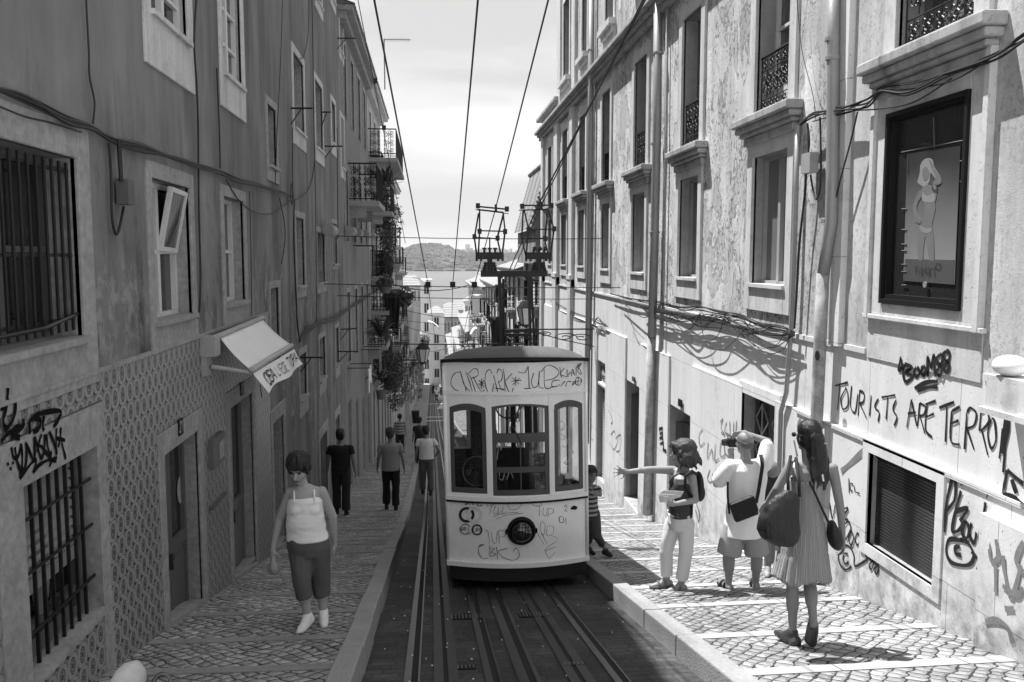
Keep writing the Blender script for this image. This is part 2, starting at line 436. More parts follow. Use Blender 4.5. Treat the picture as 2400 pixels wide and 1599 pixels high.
for x, kind in ((-.15, 0), (.08, 1), (.41, 0), (.66, 2), (1.0, 1), (1.27, 0)):
    if kind == 0:      # grooved rail
        r = strip('rail', x-.062, x-.012, 1, 260, -.128, railm, thick=.03); tag(r, {-.15: 'leftmost pale grooved tram rail beside the left kerb', .41: 'grooved tram rail between the left slot and the wide middle rail', 1.27: 'rightmost grooved tram rail nearest the right kerb'}[x], 'rail', 'tram rails and cable slots in the road')
        s_ = strip('groove', x-.012, x+.035, 1, 260, -.134, slotm); s_.parent = r
        s_ = strip('rail_edge', x+.035, x+.048, 1, 260, -.129, railm, thick=.03); s_.parent = r
    elif kind == 1:
        r = strip('cable_slot_plate', x-.085, x-.017, 1, 260, -.130, platem, thick=.03); tag(r, {.08: 'steel plates of the cable slot passing the tram on the left', 1.0: 'steel plates of the cable slot running under the tram centre'}[x], 'cable slot', 'tram rails and cable slots in the road')
        s_ = strip('slot', x-.017, x+.017, 1, 260, -.135, slotm); s_.parent = r
        s_ = strip('slot_plate', x+.017, x+.085, 1, 260, -.130, platem, thick=.03); s_.parent = r
    else:
        r = strip('rail', x-.09, x-.02, 1, 260, -.128, railm, thick=.03); tag(r, 'wide dark grooved rail in the middle of the road under the tram', 'rail', 'tram rails and cable slots in the road')
        s_ = strip('groove', x-.02, x+.03, 1, 260, -.134, slotm); s_.parent = r
        s_ = strip('rail_edge', x+.03, x+.06, 1, 260, -.129, railm, thick=.03); s_.parent = r
# iron drain covers in the track
for i, (px, py, wd, dp, lb) in enumerate(((1093, 1445, .30, .22, 'dark iron grid cover left of the middle rails'), (1250, 1440, .28, .22, 'dark iron grid cover between the middle rails and right slot'), (1092, 1563, .14, .10, 'small slotted drain left of the middle rail at the bottom'), (1345, 1555, .16, .10, 'small slotted drain beside the right cable slot'))):
    p = onG(px, py, -.13); g = G(); sl = (gz(p.y+1)-gz(p.y))
    n = 9 if wd > .2 else 5
    def q(x, y, h): return (x, y, gz(y, -.136+h))
    g.hexa([q(p.x-wd/2, p.y-dp/2, 0), q(p.x+wd/2, p.y-dp/2, 0), q(p.x+wd/2, p.y+dp/2, 0), q(p.x-wd/2, p.y+dp/2, 0), q(p.x-wd/2, p.y-dp/2, .004), q(p.x+wd/2, p.y-dp/2, .004), q(p.x+wd/2, p.y+dp/2, .004), q(p.x-wd/2, p.y+dp/2, .004)], 0)
    for k in range(n):
        x = p.x-wd/2+wd*(k+.5)/n
        g.hexa([q(x-wd/n*.22, p.y-dp*.42, .004), q(x+wd/n*.22, p.y-dp*.42, .004), q(x+wd/n*.22, p.y+dp*.42, .004), q(x-wd/n*.22, p.y+dp*.42, .004), q(x-wd/n*.22, p.y-dp*.42, .010), q(x+wd/n*.22, p.y-dp*.42, .010), q(x+wd/n*.22, p.y+dp*.42, .010), q(x-wd/n*.22, p.y+dp*.42, .010)], 1)
    tag(centre(g.build('drain_cover', [slotm, steel])), lb, 'drain cover', 'iron covers set in the track bed')
# small litter specks
g = G()
for i in range(70):
    x = random.uniform(KL+.05, KR-.05); y = random.uniform(4.6, 12); s = random.uniform(.006, .007); a = random.uniform(0, PI); z = gz(y, -.118)
    g.hexa([(x+s*math.cos(a+q)*e, y+s*1.5*math.sin(a+q)*e, z+h) for h in (0, .006) for q, e in ((0, 1), (1.3, .8), (3.2, 1), (4.4, .7))])
o = g.build('litter', white_f); o['kind'] = 'stuff'; tag(o, 'tiny pale scraps of litter strewn over the track bed', 'litter')
# pavements: portuguese cobbles with bands of slab
def cobble(name, k, base):
    t = MT(name, .72)
    wx = (t.noise(1.3, det=2)-.5)*.55; wy = (t.noise(1.7, t.vec(t.y, t.x), det=2)-.5)*.45
    j1 = (t.noise(9, det=1)-.5)*.05; X, Yy = t.x+wx*.5+j1, t.y+wy*.5-j1
    a = (X+Yy*.95)*k; b = (Yy*.95-X)*k
    rx = t.white(t.vec(b.fl(), 1.0)); a = a+rx*.35
    da, db = (a.fr()-.5).ab(), (b.fr()-.5).ab(); e = da.mx(db)
    thr = t.noise(20, det=3)*.16+t.noise(3, det=2)*.10+.28
    gap = (e-thr).rng(0, .035)
    rnd = t.white(t.vec(a.fl(), b.fl(), 2.0)); rnd = rnd*(rnd*.3+.7); stain = t.noise(1.5, det=4, rough=.6)
    dirt = t.noise(.9, det=4).rng(.3, .62)
    v = (rnd*.50+.66)*(stain*.5+.75)*base*(t.noise(60)*.3+.85)
    v = v*(gap*-.93+1)*(dirt*.35+.65)
    t.col(v); t.bump((e.rng(.15, .42)*-1)+(rnd*.6), .018); t.rough(gap*.2+.62)
    return t.m
cobR = cobble('right_cobbles', 7.4, .36); cobL = cobble('left_cobbles', 7.4, .46)
def pavement(name, x0, x1, mats, y0, y1, ph, skew):
    """cobbles stepped by slab bands about a metre apart"""
    g = G(); y = y0; rn = random.Random(int(x0*10)); band = .15; Xs = [x0+(x1-x0)*i/4 for i in range(5)]
    def pt(x, yy, off): yy2 = yy+skew*(x-x0); return Vector((x, yy2, gz(yy2, off)))
    while y < y1:
        L = ph*rn.uniform(.88, 1.14) if y < 60 else ph*4
        for a, b in zip(Xs, Xs[1:]):
            g.quad(pt(a, y, .0), pt(b, y, .0), pt(b, y+L-band, .0), pt(a, y+L-band, .0), 0)
            g.quad(pt(a, y+L-band, .0), pt(b, y+L-band, .0), pt(b, y+L-band, .007), pt(a, y+L-band, .007), 1)
            g.quad(pt(a, y+L-band, .007), pt(b, y+L-band, .007), pt(b, y+L, .007), pt(a, y+L, .007), 1)
            g.quad(pt(a, y+L, .007), pt(b, y+L, .007), pt(b, y+L, .0), pt(a, y+L, .0), 1)
        y += L
    return struct(g.build(name, mats))
t = MT('slab_joints', .7); X, Yy = t.x, t.y
jt = ((X*1.15+t.white(t.vec((Yy*1.0).fl()))*2).fr()-.5).ab().gt(.493)
t.col(((t.noise(2.2)-.5)*.3+(t.noise(50)-.5)*.25+1)*(jt*-.7+1)*.35); t.bump(t.noise(60)*.4-jt, .004); slabm = t.m
slabL = mat('worn_left_slabs', .27, .75, var=.3, vs=2.5, fine=.3, fs=25, bump=.004)
pavement('pavement_right', KR+.16, XR, [cobR, slabm], 1, 250, 1.02, .03)
pavement('pavement_left', XL, KL-.16, [cobL, slabL], 1, 250, .98, -.04)
for nm, a, b, ph in (('kerb_right', KR, KR+.16, .1), ('kerb_left', KL-.16, KL, .5)):
    g = G(); y = 1+ph
    while y < 250:
        L = random.uniform(.9, 1.35) if y < 60 else 8; j = random.uniform(-.006, .006); h = .03+random.uniform(-.004, .004)
        if nm == 'kerb_left' and y < 11.6: h += .05
        q = lambda x, yy, off: (x+j, yy, gz(yy, off))
        g.hexa([q(a, y, -.3), q(b, y, -.3), q(b, y+L-.006, -.3), q(a, y+L-.006, -.3), q(a, y, h), q(b, y, h), q(b, y+L-.006, h), q(a, y+L-.006, h)])
        y += L
    o = g.build(nm, kerbm); struct(o)
    if nm == 'kerb_left': o.data.materials[0] = mat('left_kerb_stone', .30, .8, var=.25, vs=2.5, fine=.2, bump=.005)
    bv = o.modifiers.new('b', 'BEVEL'); bv.width = .012; bv.segments = 2
# white road stripes far down the hill
wp = mat('white_road_paint', .7, .7)
for py in (947, 978, 987):
    p = onG(1000, py, -.13); g = G(); g.quad((KL, p.y-.45, gz(p.y-.45, -.125)), (KR, p.y-.45, gz(p.y-.45, -.125)), (KR, p.y+.45, gz(p.y+.45, -.125)), (KL, p.y+.45, gz(p.y+.45, -.125)))
    struct(g.build('road_marking', wp))
# ============================================================ river and far shore
t = MT('river_water', .5, 0, .12); t.col((t.noise(.01, det=2)-.5)*.05+.13); t.bump(t.noise(.35, det=4), .4); water = t.m
g = G(); g.quad((-6000, 300, -45.5), (6000, 300, -45.5), (6000, 9000, -45.5), (-6000, 9000, -45.5)); struct(g.build('river', water))
t = MT('wooded_hillside', .95); nn = t.noise(.02, det=6, rough=.7); n2 = t.noise(.006, det=3)
t.col(nn.rng(.3, .7)*.06+.045+n2.rng(.5, .62)*.05); hillm = t.m
def hill(name, x0, x1, yb, prof, depth, seed, m=hillm):
    g = G(); nx, ny = 90, 14; P = []
    for i in range(nx+1):
        x = x0+(x1-x0)*i/nx; row = []; h = prof(x)
        for j in range(ny+1):
            s = j/ny; y = yb+depth*s+30*noise.noise(Vector((x*.004, seed, 0)))
            z = -46+(h+46)*min(1, (s*1.7))**.55*(1+.14*noise.noise(Vector((x*.012, s*4, seed)))) if j else -47
            row.append(Vector((x, y, z)))
        P.append(row)
    for i in range(nx):
        for j in range(ny): g.quad(P[i][j], P[i+1][j], P[i+1][j+1], P[i][j+1])
    return struct(g.build(name, m, smooth=True))
def pz(py, Yd): return (VY-py)/F*Yd
def hp(x):
    px = VX+x/2900*F
    k = [(700, 590), (900, 586), (950, 583), (975, 577), (1010, 574), (1040, 576), (1060, 584), (1085, 593), (1110, 596), (1180, 597), (1300, 596), (1500, 600)]
    py = k[0][1]
    for (a, ya), (b, yb) in zip(k, k[1:]):
        if a <= px <= b: py = ya+(yb-ya)*(px-a)/(b-a)
    if px > 1500: py = 605
    return pz(py, 2950)
hill('hill_far_bank', -800, 1000, 2800, hp, 300, 3)
hill('hill_horizon', -3000, 3500, 4300, lambda x: pz(588+5*math.sin(x*.004), 4600), 600, 8)
# the far-off town on the opposite bank
g = G(); tm = mat('far_town_walls', .55, .9, var=.3, vs=.05, fine=.2, fs=.4, bump=0)
for i in range(150):
    px = random.uniform(1045, 1330); Yd = random.uniform(3150, 4200); x = (px-VX)/F*Yd; z = pz(random.uniform(586, 598), Yd)
    wd = random.uniform(8, 26); h = random.uniform(5, 16); g.box(x, x+wd, Yd, Yd+20, z-60, z+h*.6)
g.box((1090-VX)/F*3200, (1101-VX)/F*3200, 3200, 3220, -10, pz(573, 3200))
o = g.build('far_town', tm); o['kind'] = 'stuff'; tag(o, 'pale houses and blocks crowding the ridge across the river', 'town')
g = G()
for i in range(46):
    px = random.uniform(965, 1230); Yd = 2795; x = (px-VX)/F*Yd; g.box(x, x+random.uniform(8, 34), Yd-6, Yd+10, -46, -46+random.uniform(2, 8))
o = g.build('shore_buildings', tm); o['kind'] = 'stuff'; tag(o, 'low pale quayside sheds along the far river bank', 'buildings')
# scrub and treetops on the far hill
g = G()
for i in range(900):
    px = random.uniform(955, 1250); s = random.random(); x = (px-VX)/F*2950; h = hp(x); yy = 2805+300*s*.55
    z = -46+(h+46)*min(1, s*1.0)**.55; r = random.uniform(4, 10)
    R = [[Vector((x+r*1.4*q*math.cos(2*PI*j/6+i), yy+r*q*math.sin(2*PI*j/6+i), z+k*r)) for j in range(6)] for q, k in ((1, -.8), (1.1, .3), (.5, 1.0))]
    g.rings(R)
o = g.build('far_woodland', hillm, smooth=False); o['kind'] = 'stuff'; tag(o, 'dark woodland covering the hill across the river', 'woodland')
# haze
def haze():
    g = G(); g.box(-3200, 3700, -40, 5300, -49, 75); o = g.build('haze', []); o['kind'] = 'stuff'
    m = bpy.data.materials.new('haze'); m.use_nodes = True; n = m.node_tree; n.nodes.remove(n.nodes['Principled BSDF'])
    p = n.nodes.new('ShaderNodeVolumePrincipled'); p.inputs['Color'].default_value = (.97, .97, .97, 1); p.inputs['Density'].default_value = .000065; p.inputs['Anisotropy'].default_value = .2
    n.links.new(p.outputs[0], n.nodes['Material Output'].inputs['Volume']); o.data.materials.append(m)
    tag(o, 'pale summer haze thickening over the river towards the far hills', 'haze')
    return o
HAZE = haze()
# ============================================================ facade kit
# left wall: plane X=XL, outward normal +1 ; right wall: plane X=XR, outward normal -1
def fb(g, n, Xw, d0, d1, y0, y1, z0, z1, m=0): g.box(Xw+n*d0, Xw+n*d1, y0, y1, z0, z1, m)
def op(side, xl, xr, xc, yt, yb):
    X = XL if side < 0 else XR
    ym = (yt+yb)/2
    a, b = onX(xl, ym, X).y, onX(xr, ym, X).y
    return (min(a, b), max(a, b), onX(xc, yb, X).z, onX(xc, yt, X).z)
def facade(n, Xw, y0, y1, z0, z1, holes, mats, parent, deep=.25, bands=(), thick=7.0, name='wall', step=None):
    """a wall with real openings; mats: 0 wall.. by band, last = reveal"""
    g = G(); ycut = sorted(set([y0, y1]+[q for h in holes for q in h[:2]])); zcut = sorted(set([z0, z1]+[q for h in holes for q in h[2:4]]+list(bands)))
    ycut = [q for q in ycut if y0 <= q <= y1]; zcut = [q for q in zcut if z0 <= q <= z1]; rv = len(mats)-1
    for a, b in zip(ycut, ycut[1:]):
        for c, d in zip(zcut, zcut[1:]):
            my, mz = (a+b)/2, (c+d)/2
            if any(h[0] < my < h[1] and h[2] < mz < h[3] for h in holes): continue
            k = sum(1 for q in bands if mz > q)
            P = [(Xw, a, c), (Xw, b, c), (Xw, b, d), (Xw, a, d)]
            if n < 0: P = P[::-1]
            g.quad(*P, min(k, rv-1))
    for h in holes:
        a, b, c, d = h[:4]; dd = h[4] if len(h) > 4 else deep; X2 = Xw-n*dd
        Q = [((Xw, a, c), (Xw, a, d), (X2, a, d), (X2, a, c)), ((Xw, b, d), (Xw, b, c), (X2, b, c), (X2, b, d)), ((Xw, a, d), (Xw, b, d), (X2, b, d), (X2, a, d)), ((Xw, b, c), (Xw, a, c), (X2, a, c), (X2, b, c))]
        for q in Q: g.quad(*q, rv)
        g.quad((X2, a, c), (X2, b, c), (X2, b, d), (X2, a, d), rv)
    Xb = Xw-n*thick
    g.quad((Xw, y0, z0), (Xw, y0, z1), (Xb, y0, z1), (Xb, y0, z0), 0); g.quad((Xw, y1, z0), (Xb, y1, z0), (Xb, y1, z1), (Xw, y1, z1), min(1, rv-1))
    g.quad((Xw, y0, z1), (Xw, y1, z1), (Xb, y1, z1), (Xb, y0, z1), 0); g.quad((Xb, y0, z0), (Xb, y0, z1), (Xb, y1, z1), (Xb, y1, z0), 0)
    return g.build(name, mats, parent)
def window(par, n, Xw, h, style='casement', fm=None, pm=None, dep=.15, sur=.13, surm=None, rails=1, proud=.022, sill=True, bot=None, name='window', label=None, half=False):
    """building > window (frame) > pane, surround, sill"""
    y0, y1, z0, z1 = h[:4]; fm = fm or wfr; pm = pm or pane_d; w = .045; g = G()
    D = lambda d0, d1, a, b, c, d, m=0: fb(g, n, Xw, d0, d1, a, b, c, d, m)
    D(-dep, -dep+.05, y0, y0+w, z0, z1); D(-dep, -dep+.05, y1-w, y1, z0, z1); D(-dep, -dep+.05, y0+w, y1-w, z1-w, z1); D(-dep, -dep+.05, y0+w, y1-w, z0, z0+w*1.3)
    mid = (y0+y1)/2
    if style in ('casement', 'french'):
        D(-dep+.003, -dep+.055, mid-w*.8, mid+w*.8, z0+w, z1-w)
        for r in range(rails):
            z = z0+(z1-z0)*(r+1)/(rails+1); D(-dep+.006, -dep+.045, y0+w, mid-w*.8, z-.018, z+.018); D(-dep+.006, -dep+.045, mid+w*.8, y1-w, z-.018, z+.018)
        if style == 'french': D(-dep+.006, -dep+.04, y0+w, y1-w, z0+w, z0+.35)
    if style == 'shutter':
        k = max(6, int((z1-z0)/.09))
        for i in range(k):
            z = z0+w+(z1-z0-2*w)*i/k; g.hexa([(Xw-n*(dep-.0), y0+w, z), (Xw-n*(dep-.0), y1-w, z), (Xw-n*(dep-.035), y1-w, z+.0), (Xw-n*(dep-.035), y0+w, z+.0), (Xw-n*(dep-.0), y0+w, z+.06), (Xw-n*(dep-.0), y1-w, z+.06), (Xw-n*(dep-.01), y1-w, z+.06), (Xw-n*(dep-.01), y0+w, z+.06)])
        D(-dep+.006, -dep+.05, mid-w*.6, mid+w*.6, z0+w, z1-w)
    o = g.build(name, fm, par, label=label)
    if style != 'shutter':
        g = G(); fb(g, n, Xw, -dep-.008, -dep+.002, y0+.01, y1-.01, z0+.01, z1-.01); g.build('pane', pm, o)
    if sur:
        g = G(); b = sur*1.15 if bot is None else bot
        fb(g, n, Xw, -.03, proud, y0-sur, y0, z0-b, z1+sur); fb(g, n, Xw, -.03, proud, y1, y1+sur, z0-b, z1+sur)
        fb(g, n, Xw, -.03, proud, y0, y1, z1, z1+sur); fb(g, n, Xw, -.03, proud, y0, y1, z0-b, z0)
        s_ = g.build('surround', surm or stone, o); bv = s_.modifiers.new('b', 'BEVEL'); bv.width = .006; bv.segments = 1
    if sill:
        g = G(); fb(g, n, Xw, -dep+.01, proud+.035, y0-.03, y1+.03, z0-.02, z0+.022); g.build('sill', surm or stone, o)
    return o
def pipe(par, pts, r, m, name='downpipe', n=10, clips=(), label=None):
    g = G(); g.tube(pts, r, n)
    o = g.build(name, m, par, smooth=True, label=label)
    if clips:
        for c in clips:
            g = G(); c = Vector(c); g.lathe(c-Vector((0, 0, .02)), [(r*1.02, 0), (r*1.25, .004), (r*1.25, .036), (r*1.02, .04)], n)
            g.build('pipe_collar', m, o)
    return o
def bundle(par, P, k, r, jit, name='cable_bundle', seed=1, m=None, sag=0):
    rnd = random.Random(seed); g = G()
    for q in range(k):
        Q = [Vector(p) for p in P]; o_ = rnd.uniform(-.6, .6)
        for i in range(1, len(Q)-1): Q[i] = Q[i]+Vector((rnd.uniform(-.3, .3), rnd.uniform(-1, 1)*min(1, sag), rnd.uniform(-1, 1)+o_-sag*2.2*rnd.random()**2))*jit
        if k > 1: Q[0] = Q[0]+Vector((0, 0, o_))*jit*.5; Q[-1] = Q[-1]+Vector((0, 0, o_))*jit*.3
        pts = smooth3(Q, 5)
        g.tube(pts, r*rnd.uniform(.6, 1.3), 5, cap=False)
    return g.build(name, m or rubber, par, smooth=True)
def smooth3(p, k=4):
    out = []; n = len(p)
    for i in range(n-1):
        a, b, c, d = p[max(i-1, 0)], p[i], p[i+1], p[min(i+2, n-1)]
        for j in range(k):
            t = j/k; out.append(.5*((2*b)+(c-a)*t+(2*a-5*b+4*c-d)*t*t+(3*b-a-3*c+d)*t**3))
    out.append(p[-1]); return out
LW = lambda d: (lambda px, py: onX(px, py, XL+d))
RWm = lambda d: (lambda px, py: onX(px, py, XR-d))
# ---------------------------------------------------------- wall materials
def grime(t, k=1.0):
    a = t.noise(1.0, t.vec(t.x*.5, t.y*1.5, t.z*.25), det=5, rough=.62)
    return a
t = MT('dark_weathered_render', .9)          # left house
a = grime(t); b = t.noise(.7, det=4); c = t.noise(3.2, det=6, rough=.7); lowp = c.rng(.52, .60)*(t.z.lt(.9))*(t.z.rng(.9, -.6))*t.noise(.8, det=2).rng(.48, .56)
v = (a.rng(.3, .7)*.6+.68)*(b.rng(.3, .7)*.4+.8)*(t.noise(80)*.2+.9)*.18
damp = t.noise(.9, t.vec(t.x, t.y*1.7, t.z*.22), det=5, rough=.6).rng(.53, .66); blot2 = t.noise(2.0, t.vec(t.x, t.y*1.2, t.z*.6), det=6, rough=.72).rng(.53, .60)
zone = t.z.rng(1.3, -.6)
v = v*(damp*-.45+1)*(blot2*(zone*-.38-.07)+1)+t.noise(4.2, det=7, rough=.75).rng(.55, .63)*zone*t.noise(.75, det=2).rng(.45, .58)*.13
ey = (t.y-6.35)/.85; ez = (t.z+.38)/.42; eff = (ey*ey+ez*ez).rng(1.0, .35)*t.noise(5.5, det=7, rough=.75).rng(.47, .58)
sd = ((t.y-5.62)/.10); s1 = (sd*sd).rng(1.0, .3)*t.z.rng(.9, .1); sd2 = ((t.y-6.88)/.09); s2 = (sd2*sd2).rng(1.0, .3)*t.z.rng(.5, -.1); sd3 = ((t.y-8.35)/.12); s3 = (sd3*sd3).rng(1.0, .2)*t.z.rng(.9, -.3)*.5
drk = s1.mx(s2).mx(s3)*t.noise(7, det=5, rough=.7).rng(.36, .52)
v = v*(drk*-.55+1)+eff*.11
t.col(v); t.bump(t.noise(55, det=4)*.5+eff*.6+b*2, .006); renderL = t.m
t = MT('azulejo_tiles', .35)                  # printed tiles: rosettes in an ogee net
S = .150; u, w_ = t.y/S, t.z/S
def cellmask(u, w_):
    x, y = u.fr()-.5, w_.fr()-.5
    r = (x*x*1.75+y*y*1.0).op('SQRT'); an = y.op('ARCTAN2', x)
    ring = (r-.335).ab().lt(.024)
    inn = r.lt(.30); pet = ((an*8).op('SINE')*.055+.205-r).ab().lt(.045); dot = r.lt(.075); mid = (r-.135).ab().lt(.017)
    lit_ = ((an*4).op('SINE').ab().gt(.62))*(r.gt(.11))*(r.lt(.235)); pat = ring.mx(inn*((lit_.mx((r-.275).ab().lt(.012))*-1)+1))
    return pat
p1 = cellmask(u, w_)
x2, y2 = (u+.5).fr()-.5, (w_+.5).fr()-.5
star = (((x2+y2)*14).op('SINE').gt(.1))*((x2+y2).ab().lt(.20))*((x2-y2).ab().lt(.16))
fleur = ((x2.ab()*2.4+y2.ab()-.30).ab().lt(.035))+((x2.ab()+y2.ab()*2.4-.32).ab().lt(.03))
pat = p1.mx(star).mx(fleur)
tile_edge = ((u*1.0).fr()-.5).ab().gt(.486).mx(((w_*1.0).fr()-.5).ab().gt(.486))
wear = t.noise(2.0, det=4, rough=.65)
v = (pat*-.262+.285)*(tile_edge*-.4+1)*(wear*.4+.8)
t.col(v); t.rough(wear*.3+.25); tiles = t.m
def stucco(name, base, peel, streak=.25):
    t = MT(name, .9)
    vv = t.vec(t.x, t.y*1.5, t.z*.95); f = t.noise(1.25, vv, det=8, rough=.66, dist=.35)
    g1 = t.noise(.45, det=2); lay = (f+(g1-.5)*.45)
    farz = t.y.rng(8.2, 8.9, .0, 1.0); pe = lay.rng(peel, peel+.012)*farz; edge = (lay-(peel+.002)).ab().lt(.009)*farz
    fk = t.noise(19, t.vec(t.x, t.y*1.0, t.z*.75), det=6, rough=.78, dist=.15).rng(.55, .575)*t.noise(1.6, t.vec(t.x, t.y, t.z*.5), det=3).rng(.40, .55)*(farz*.8+.2)
    st = t.noise(1.6, t.vec(t.x, t.y*2.2, t.z*.16), det=5, rough=.6)
    rag = t.noise(13, t.vec(t.x, t.y, t.z*.3), det=4, rough=.7).rng(.56, .66)*t.noise(1.1, det=3).rng(.42, .58)
    tone = t.noise(.55, det=4, rough=.6).rng(.40, .62); v = (tone*-.26+1.04)*(st.rng(.3, .72)*streak+1-streak*.6)*(t.noise(28, det=4)*.35+.82)*(pe*-.22+1)*(edge*-.42+1)*(rag*-.22*1.0+1)*(fk*-.68+1)*(farz*.22+.78)*base
    t.col(v); t.bump(pe*-1.0+t.noise(70, det=4)*.22+t.noise(30, det=5)*.45*farz+fk*-.8, .016); return t.m
stuccoR = stucco('peeling_stucco', .70, .50, .42)
t = MT('sooty_limestone_blocks', .8)
yy = t.y; br = t.nt.nodes.new('ShaderNodeTexBrick'); t.nt.links.new(t.vec(yy, t.z), br.inputs['Vector'])
br.inputs['Scale'].default_value = 1.0; br.inputs['Mortar Size'].default_value = .004; br.inputs['Brick Width'].default_value = 1.35; br.inputs['Row Height'].default_value = .82; br.inputs['Mortar Smooth'].default_value = .3
mort = V(t.nt, br.outputs['Fac'])
pits = t.vor(26, t.vec(t.x, t.y, t.z*.6)).lt(.16)*t.noise(4, det=3).rng(.46, .62)
st = t.noise(2.2, t.vec(t.x, t.y*2.0, t.z*.2), det=5, rough=.6)
# dirt of the splash zone follows the sloping pavement
hgt = t.z+t.y*.205+1.55
dirt = ((hgt+(t.noise(2.5, t.vec(t.x, t.y, t.z*.4), det=5)-.5)*1.5).rng(.75, -.05))*t.noise(6, det=5, rough=.7).rng(.34, .62)
blot = t.noise(2.4, det=6, rough=.68).rng(.56, .70)
v = (st*.42+.80)*(mort*-.5+1)*(pits*-.5+1)*(dirt*-.60+1)*(t.noise(50)*.16+.92)*(blot*-.22+1)*.66
t.col(v); t.bump(mort*-1-pits*.8+t.noise(60)*.3, .006); stoneR = t.m
# ============================================================ LEFT HOUSE (nearest)
YA, YB = 3.2, 22.3
bl = thing('dark_rendered_house', 'dark rendered house with patterned tiles along its ground floor and a light awning', 'house', (XL, 8, gz(8)), 'house fronts lining the street')
ZT = onX(488, 783, XL).z
Lw = {}
def L(k, *a): Lw[k] = op(-1, *a); return Lw[k]
L('A', -70, 183, 183, 375, 797); L('B', 357, 445, 445, 443, 740); L('C', 524, 571, 571, 474, 707); L('D', 633, 653, 653, 673, 840)
L('E', 693, 712, 712, 515, 671); L('F', 742, 760, 760, 548, 663); L('G', 778, 789, 789, 527, 620)
L('I', 347, 433, 433, -130, 101); L('J', 518, 563, 564, -20, 210); L('K', 626, 646, 645, 262, 398); L('L', 687, 711, 711, 158, 321)
L('M', 738, 755, 755, 212, 360); L('N', 776, 785, 785, 250, 344); L('O', 798, 806, 806, 286, 400)
L('R', 738, 752, 752, -90, 23); L('S', 773, 783, 783, -60, 12); L('T', 795, 803, 803, 30, 134)
L('GA', 50, 228, 221, 1044, 1437); L('GB', 386, 468, 459, 1010, 1436); L('GC', 540, 594, 590, 918, 1320); L('GD', 640, 666, 666, 965, 1262)
L('GE', 701, 717, 717, 823, 926); L('GF', 747, 761, 761, 786, 883); L('GG', 785, 793, 793, 765, 852); L('GH', 749, 766, 766, 1004, 1150); L('GI', 785, 796, 796, 965, 1130)
holes = [h+((.42,) if k in ('GD', 'GH', 'GI') else (.30,)) for k, h in Lw.items()]
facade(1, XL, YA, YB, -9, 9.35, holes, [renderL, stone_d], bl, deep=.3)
# tile cladding in front of the ground floor, with the openings left out
YTE = Lw['GD'][0]-.12
def clad(n, Xw, y0, y1, z0, z1, holes, d, m, par, name):
    g = G(); yc = sorted(set([y0, y1]+[q for h in holes for q in h[:2] if y0 < q < y1])); zc = sorted(set([z0, z1]+[q for h in holes for q in h[2:4] if z0 < q < z1]))
    for a, b in zip(yc, yc[1:]):
        for c, e in zip(zc, zc[1:]):
            my, mz = (a+b)/2, (c+e)/2
            if any(h[0] < my < h[1] and h[2] < mz < h[3] for h in holes): continue
            fb(g, n, Xw, -.004, d, a, b, c, e)
    return g.build(name, m, par)
sg = .155
sur_h = [(Lw[k][0]-sg, Lw[k][1]+sg, -12, Lw[k][3]+sg*1.3) for k in ('GB', 'GC')]+[(Lw['GA'][0]-.3, Lw['GA'][1]+sg, Lw['GA'][2]-.05, Lw['GA'][3]+.28)]
clad(1, XL, YA, YTE, -7, ZT, sur_h, .012, tiles, bl, 'tile_cladding')
g = G(); fb(g, 1, XL, 0, .03, YA, YTE, ZT+.001, ZT+.028); g.build('tile_border', stone_d, bl)
# windows
def casement_open(par, h, ang):    # a sash hanging open, seen in window B
    y0, y1, z0, z1 = h; mid = (y0+y1)/2; g = G(); w = .04; W = (y1-y0)/2-.05; H = (z1-z0)*.48
    P = lambda a, b: None
    for (a0, a1, b0, b1) in ((0, w, 0, H), (W-w, W, 0, H), (w, W-w, 0, w), (w, W-w, H-w, H)): g.box(-.02, .02, a0, a1, b0, b1)
    M = Matrix.Translation(Vector((XL-.115, mid+.02, z0+(z1-z0)*.51)))@Matrix.Rotation(math.radians(ang), 4, 'Y')@Matrix.Rotation(math.radians(-2), 4, 'X')
    g.xf(M); o = g.build('window_sash', wfr, par); g = G(); g.box(-.004, .004, w, W-w, w, H-w); g.xf(M); g.build('pane', pane_m, o)
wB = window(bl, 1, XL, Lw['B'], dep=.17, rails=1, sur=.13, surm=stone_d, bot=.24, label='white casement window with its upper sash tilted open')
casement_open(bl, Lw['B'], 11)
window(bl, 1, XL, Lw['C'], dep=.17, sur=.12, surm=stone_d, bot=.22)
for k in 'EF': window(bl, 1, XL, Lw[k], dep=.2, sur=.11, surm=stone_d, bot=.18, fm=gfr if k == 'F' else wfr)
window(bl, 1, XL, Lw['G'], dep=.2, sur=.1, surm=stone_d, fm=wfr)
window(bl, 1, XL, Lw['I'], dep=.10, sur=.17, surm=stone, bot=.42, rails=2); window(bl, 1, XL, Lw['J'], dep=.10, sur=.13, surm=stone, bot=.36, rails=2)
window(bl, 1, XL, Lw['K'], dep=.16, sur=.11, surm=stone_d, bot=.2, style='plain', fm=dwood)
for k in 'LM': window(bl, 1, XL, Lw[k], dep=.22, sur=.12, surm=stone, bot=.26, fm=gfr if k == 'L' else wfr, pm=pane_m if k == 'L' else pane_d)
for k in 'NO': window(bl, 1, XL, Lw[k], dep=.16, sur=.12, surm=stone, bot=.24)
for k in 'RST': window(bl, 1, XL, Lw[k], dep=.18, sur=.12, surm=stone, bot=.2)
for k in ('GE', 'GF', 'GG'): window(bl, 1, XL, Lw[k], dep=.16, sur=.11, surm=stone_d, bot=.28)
window(bl, 1, XL, Lw['D'], dep=.24, sur=.1, surm=stone_d, style='plain', fm=mwood, sill=False)
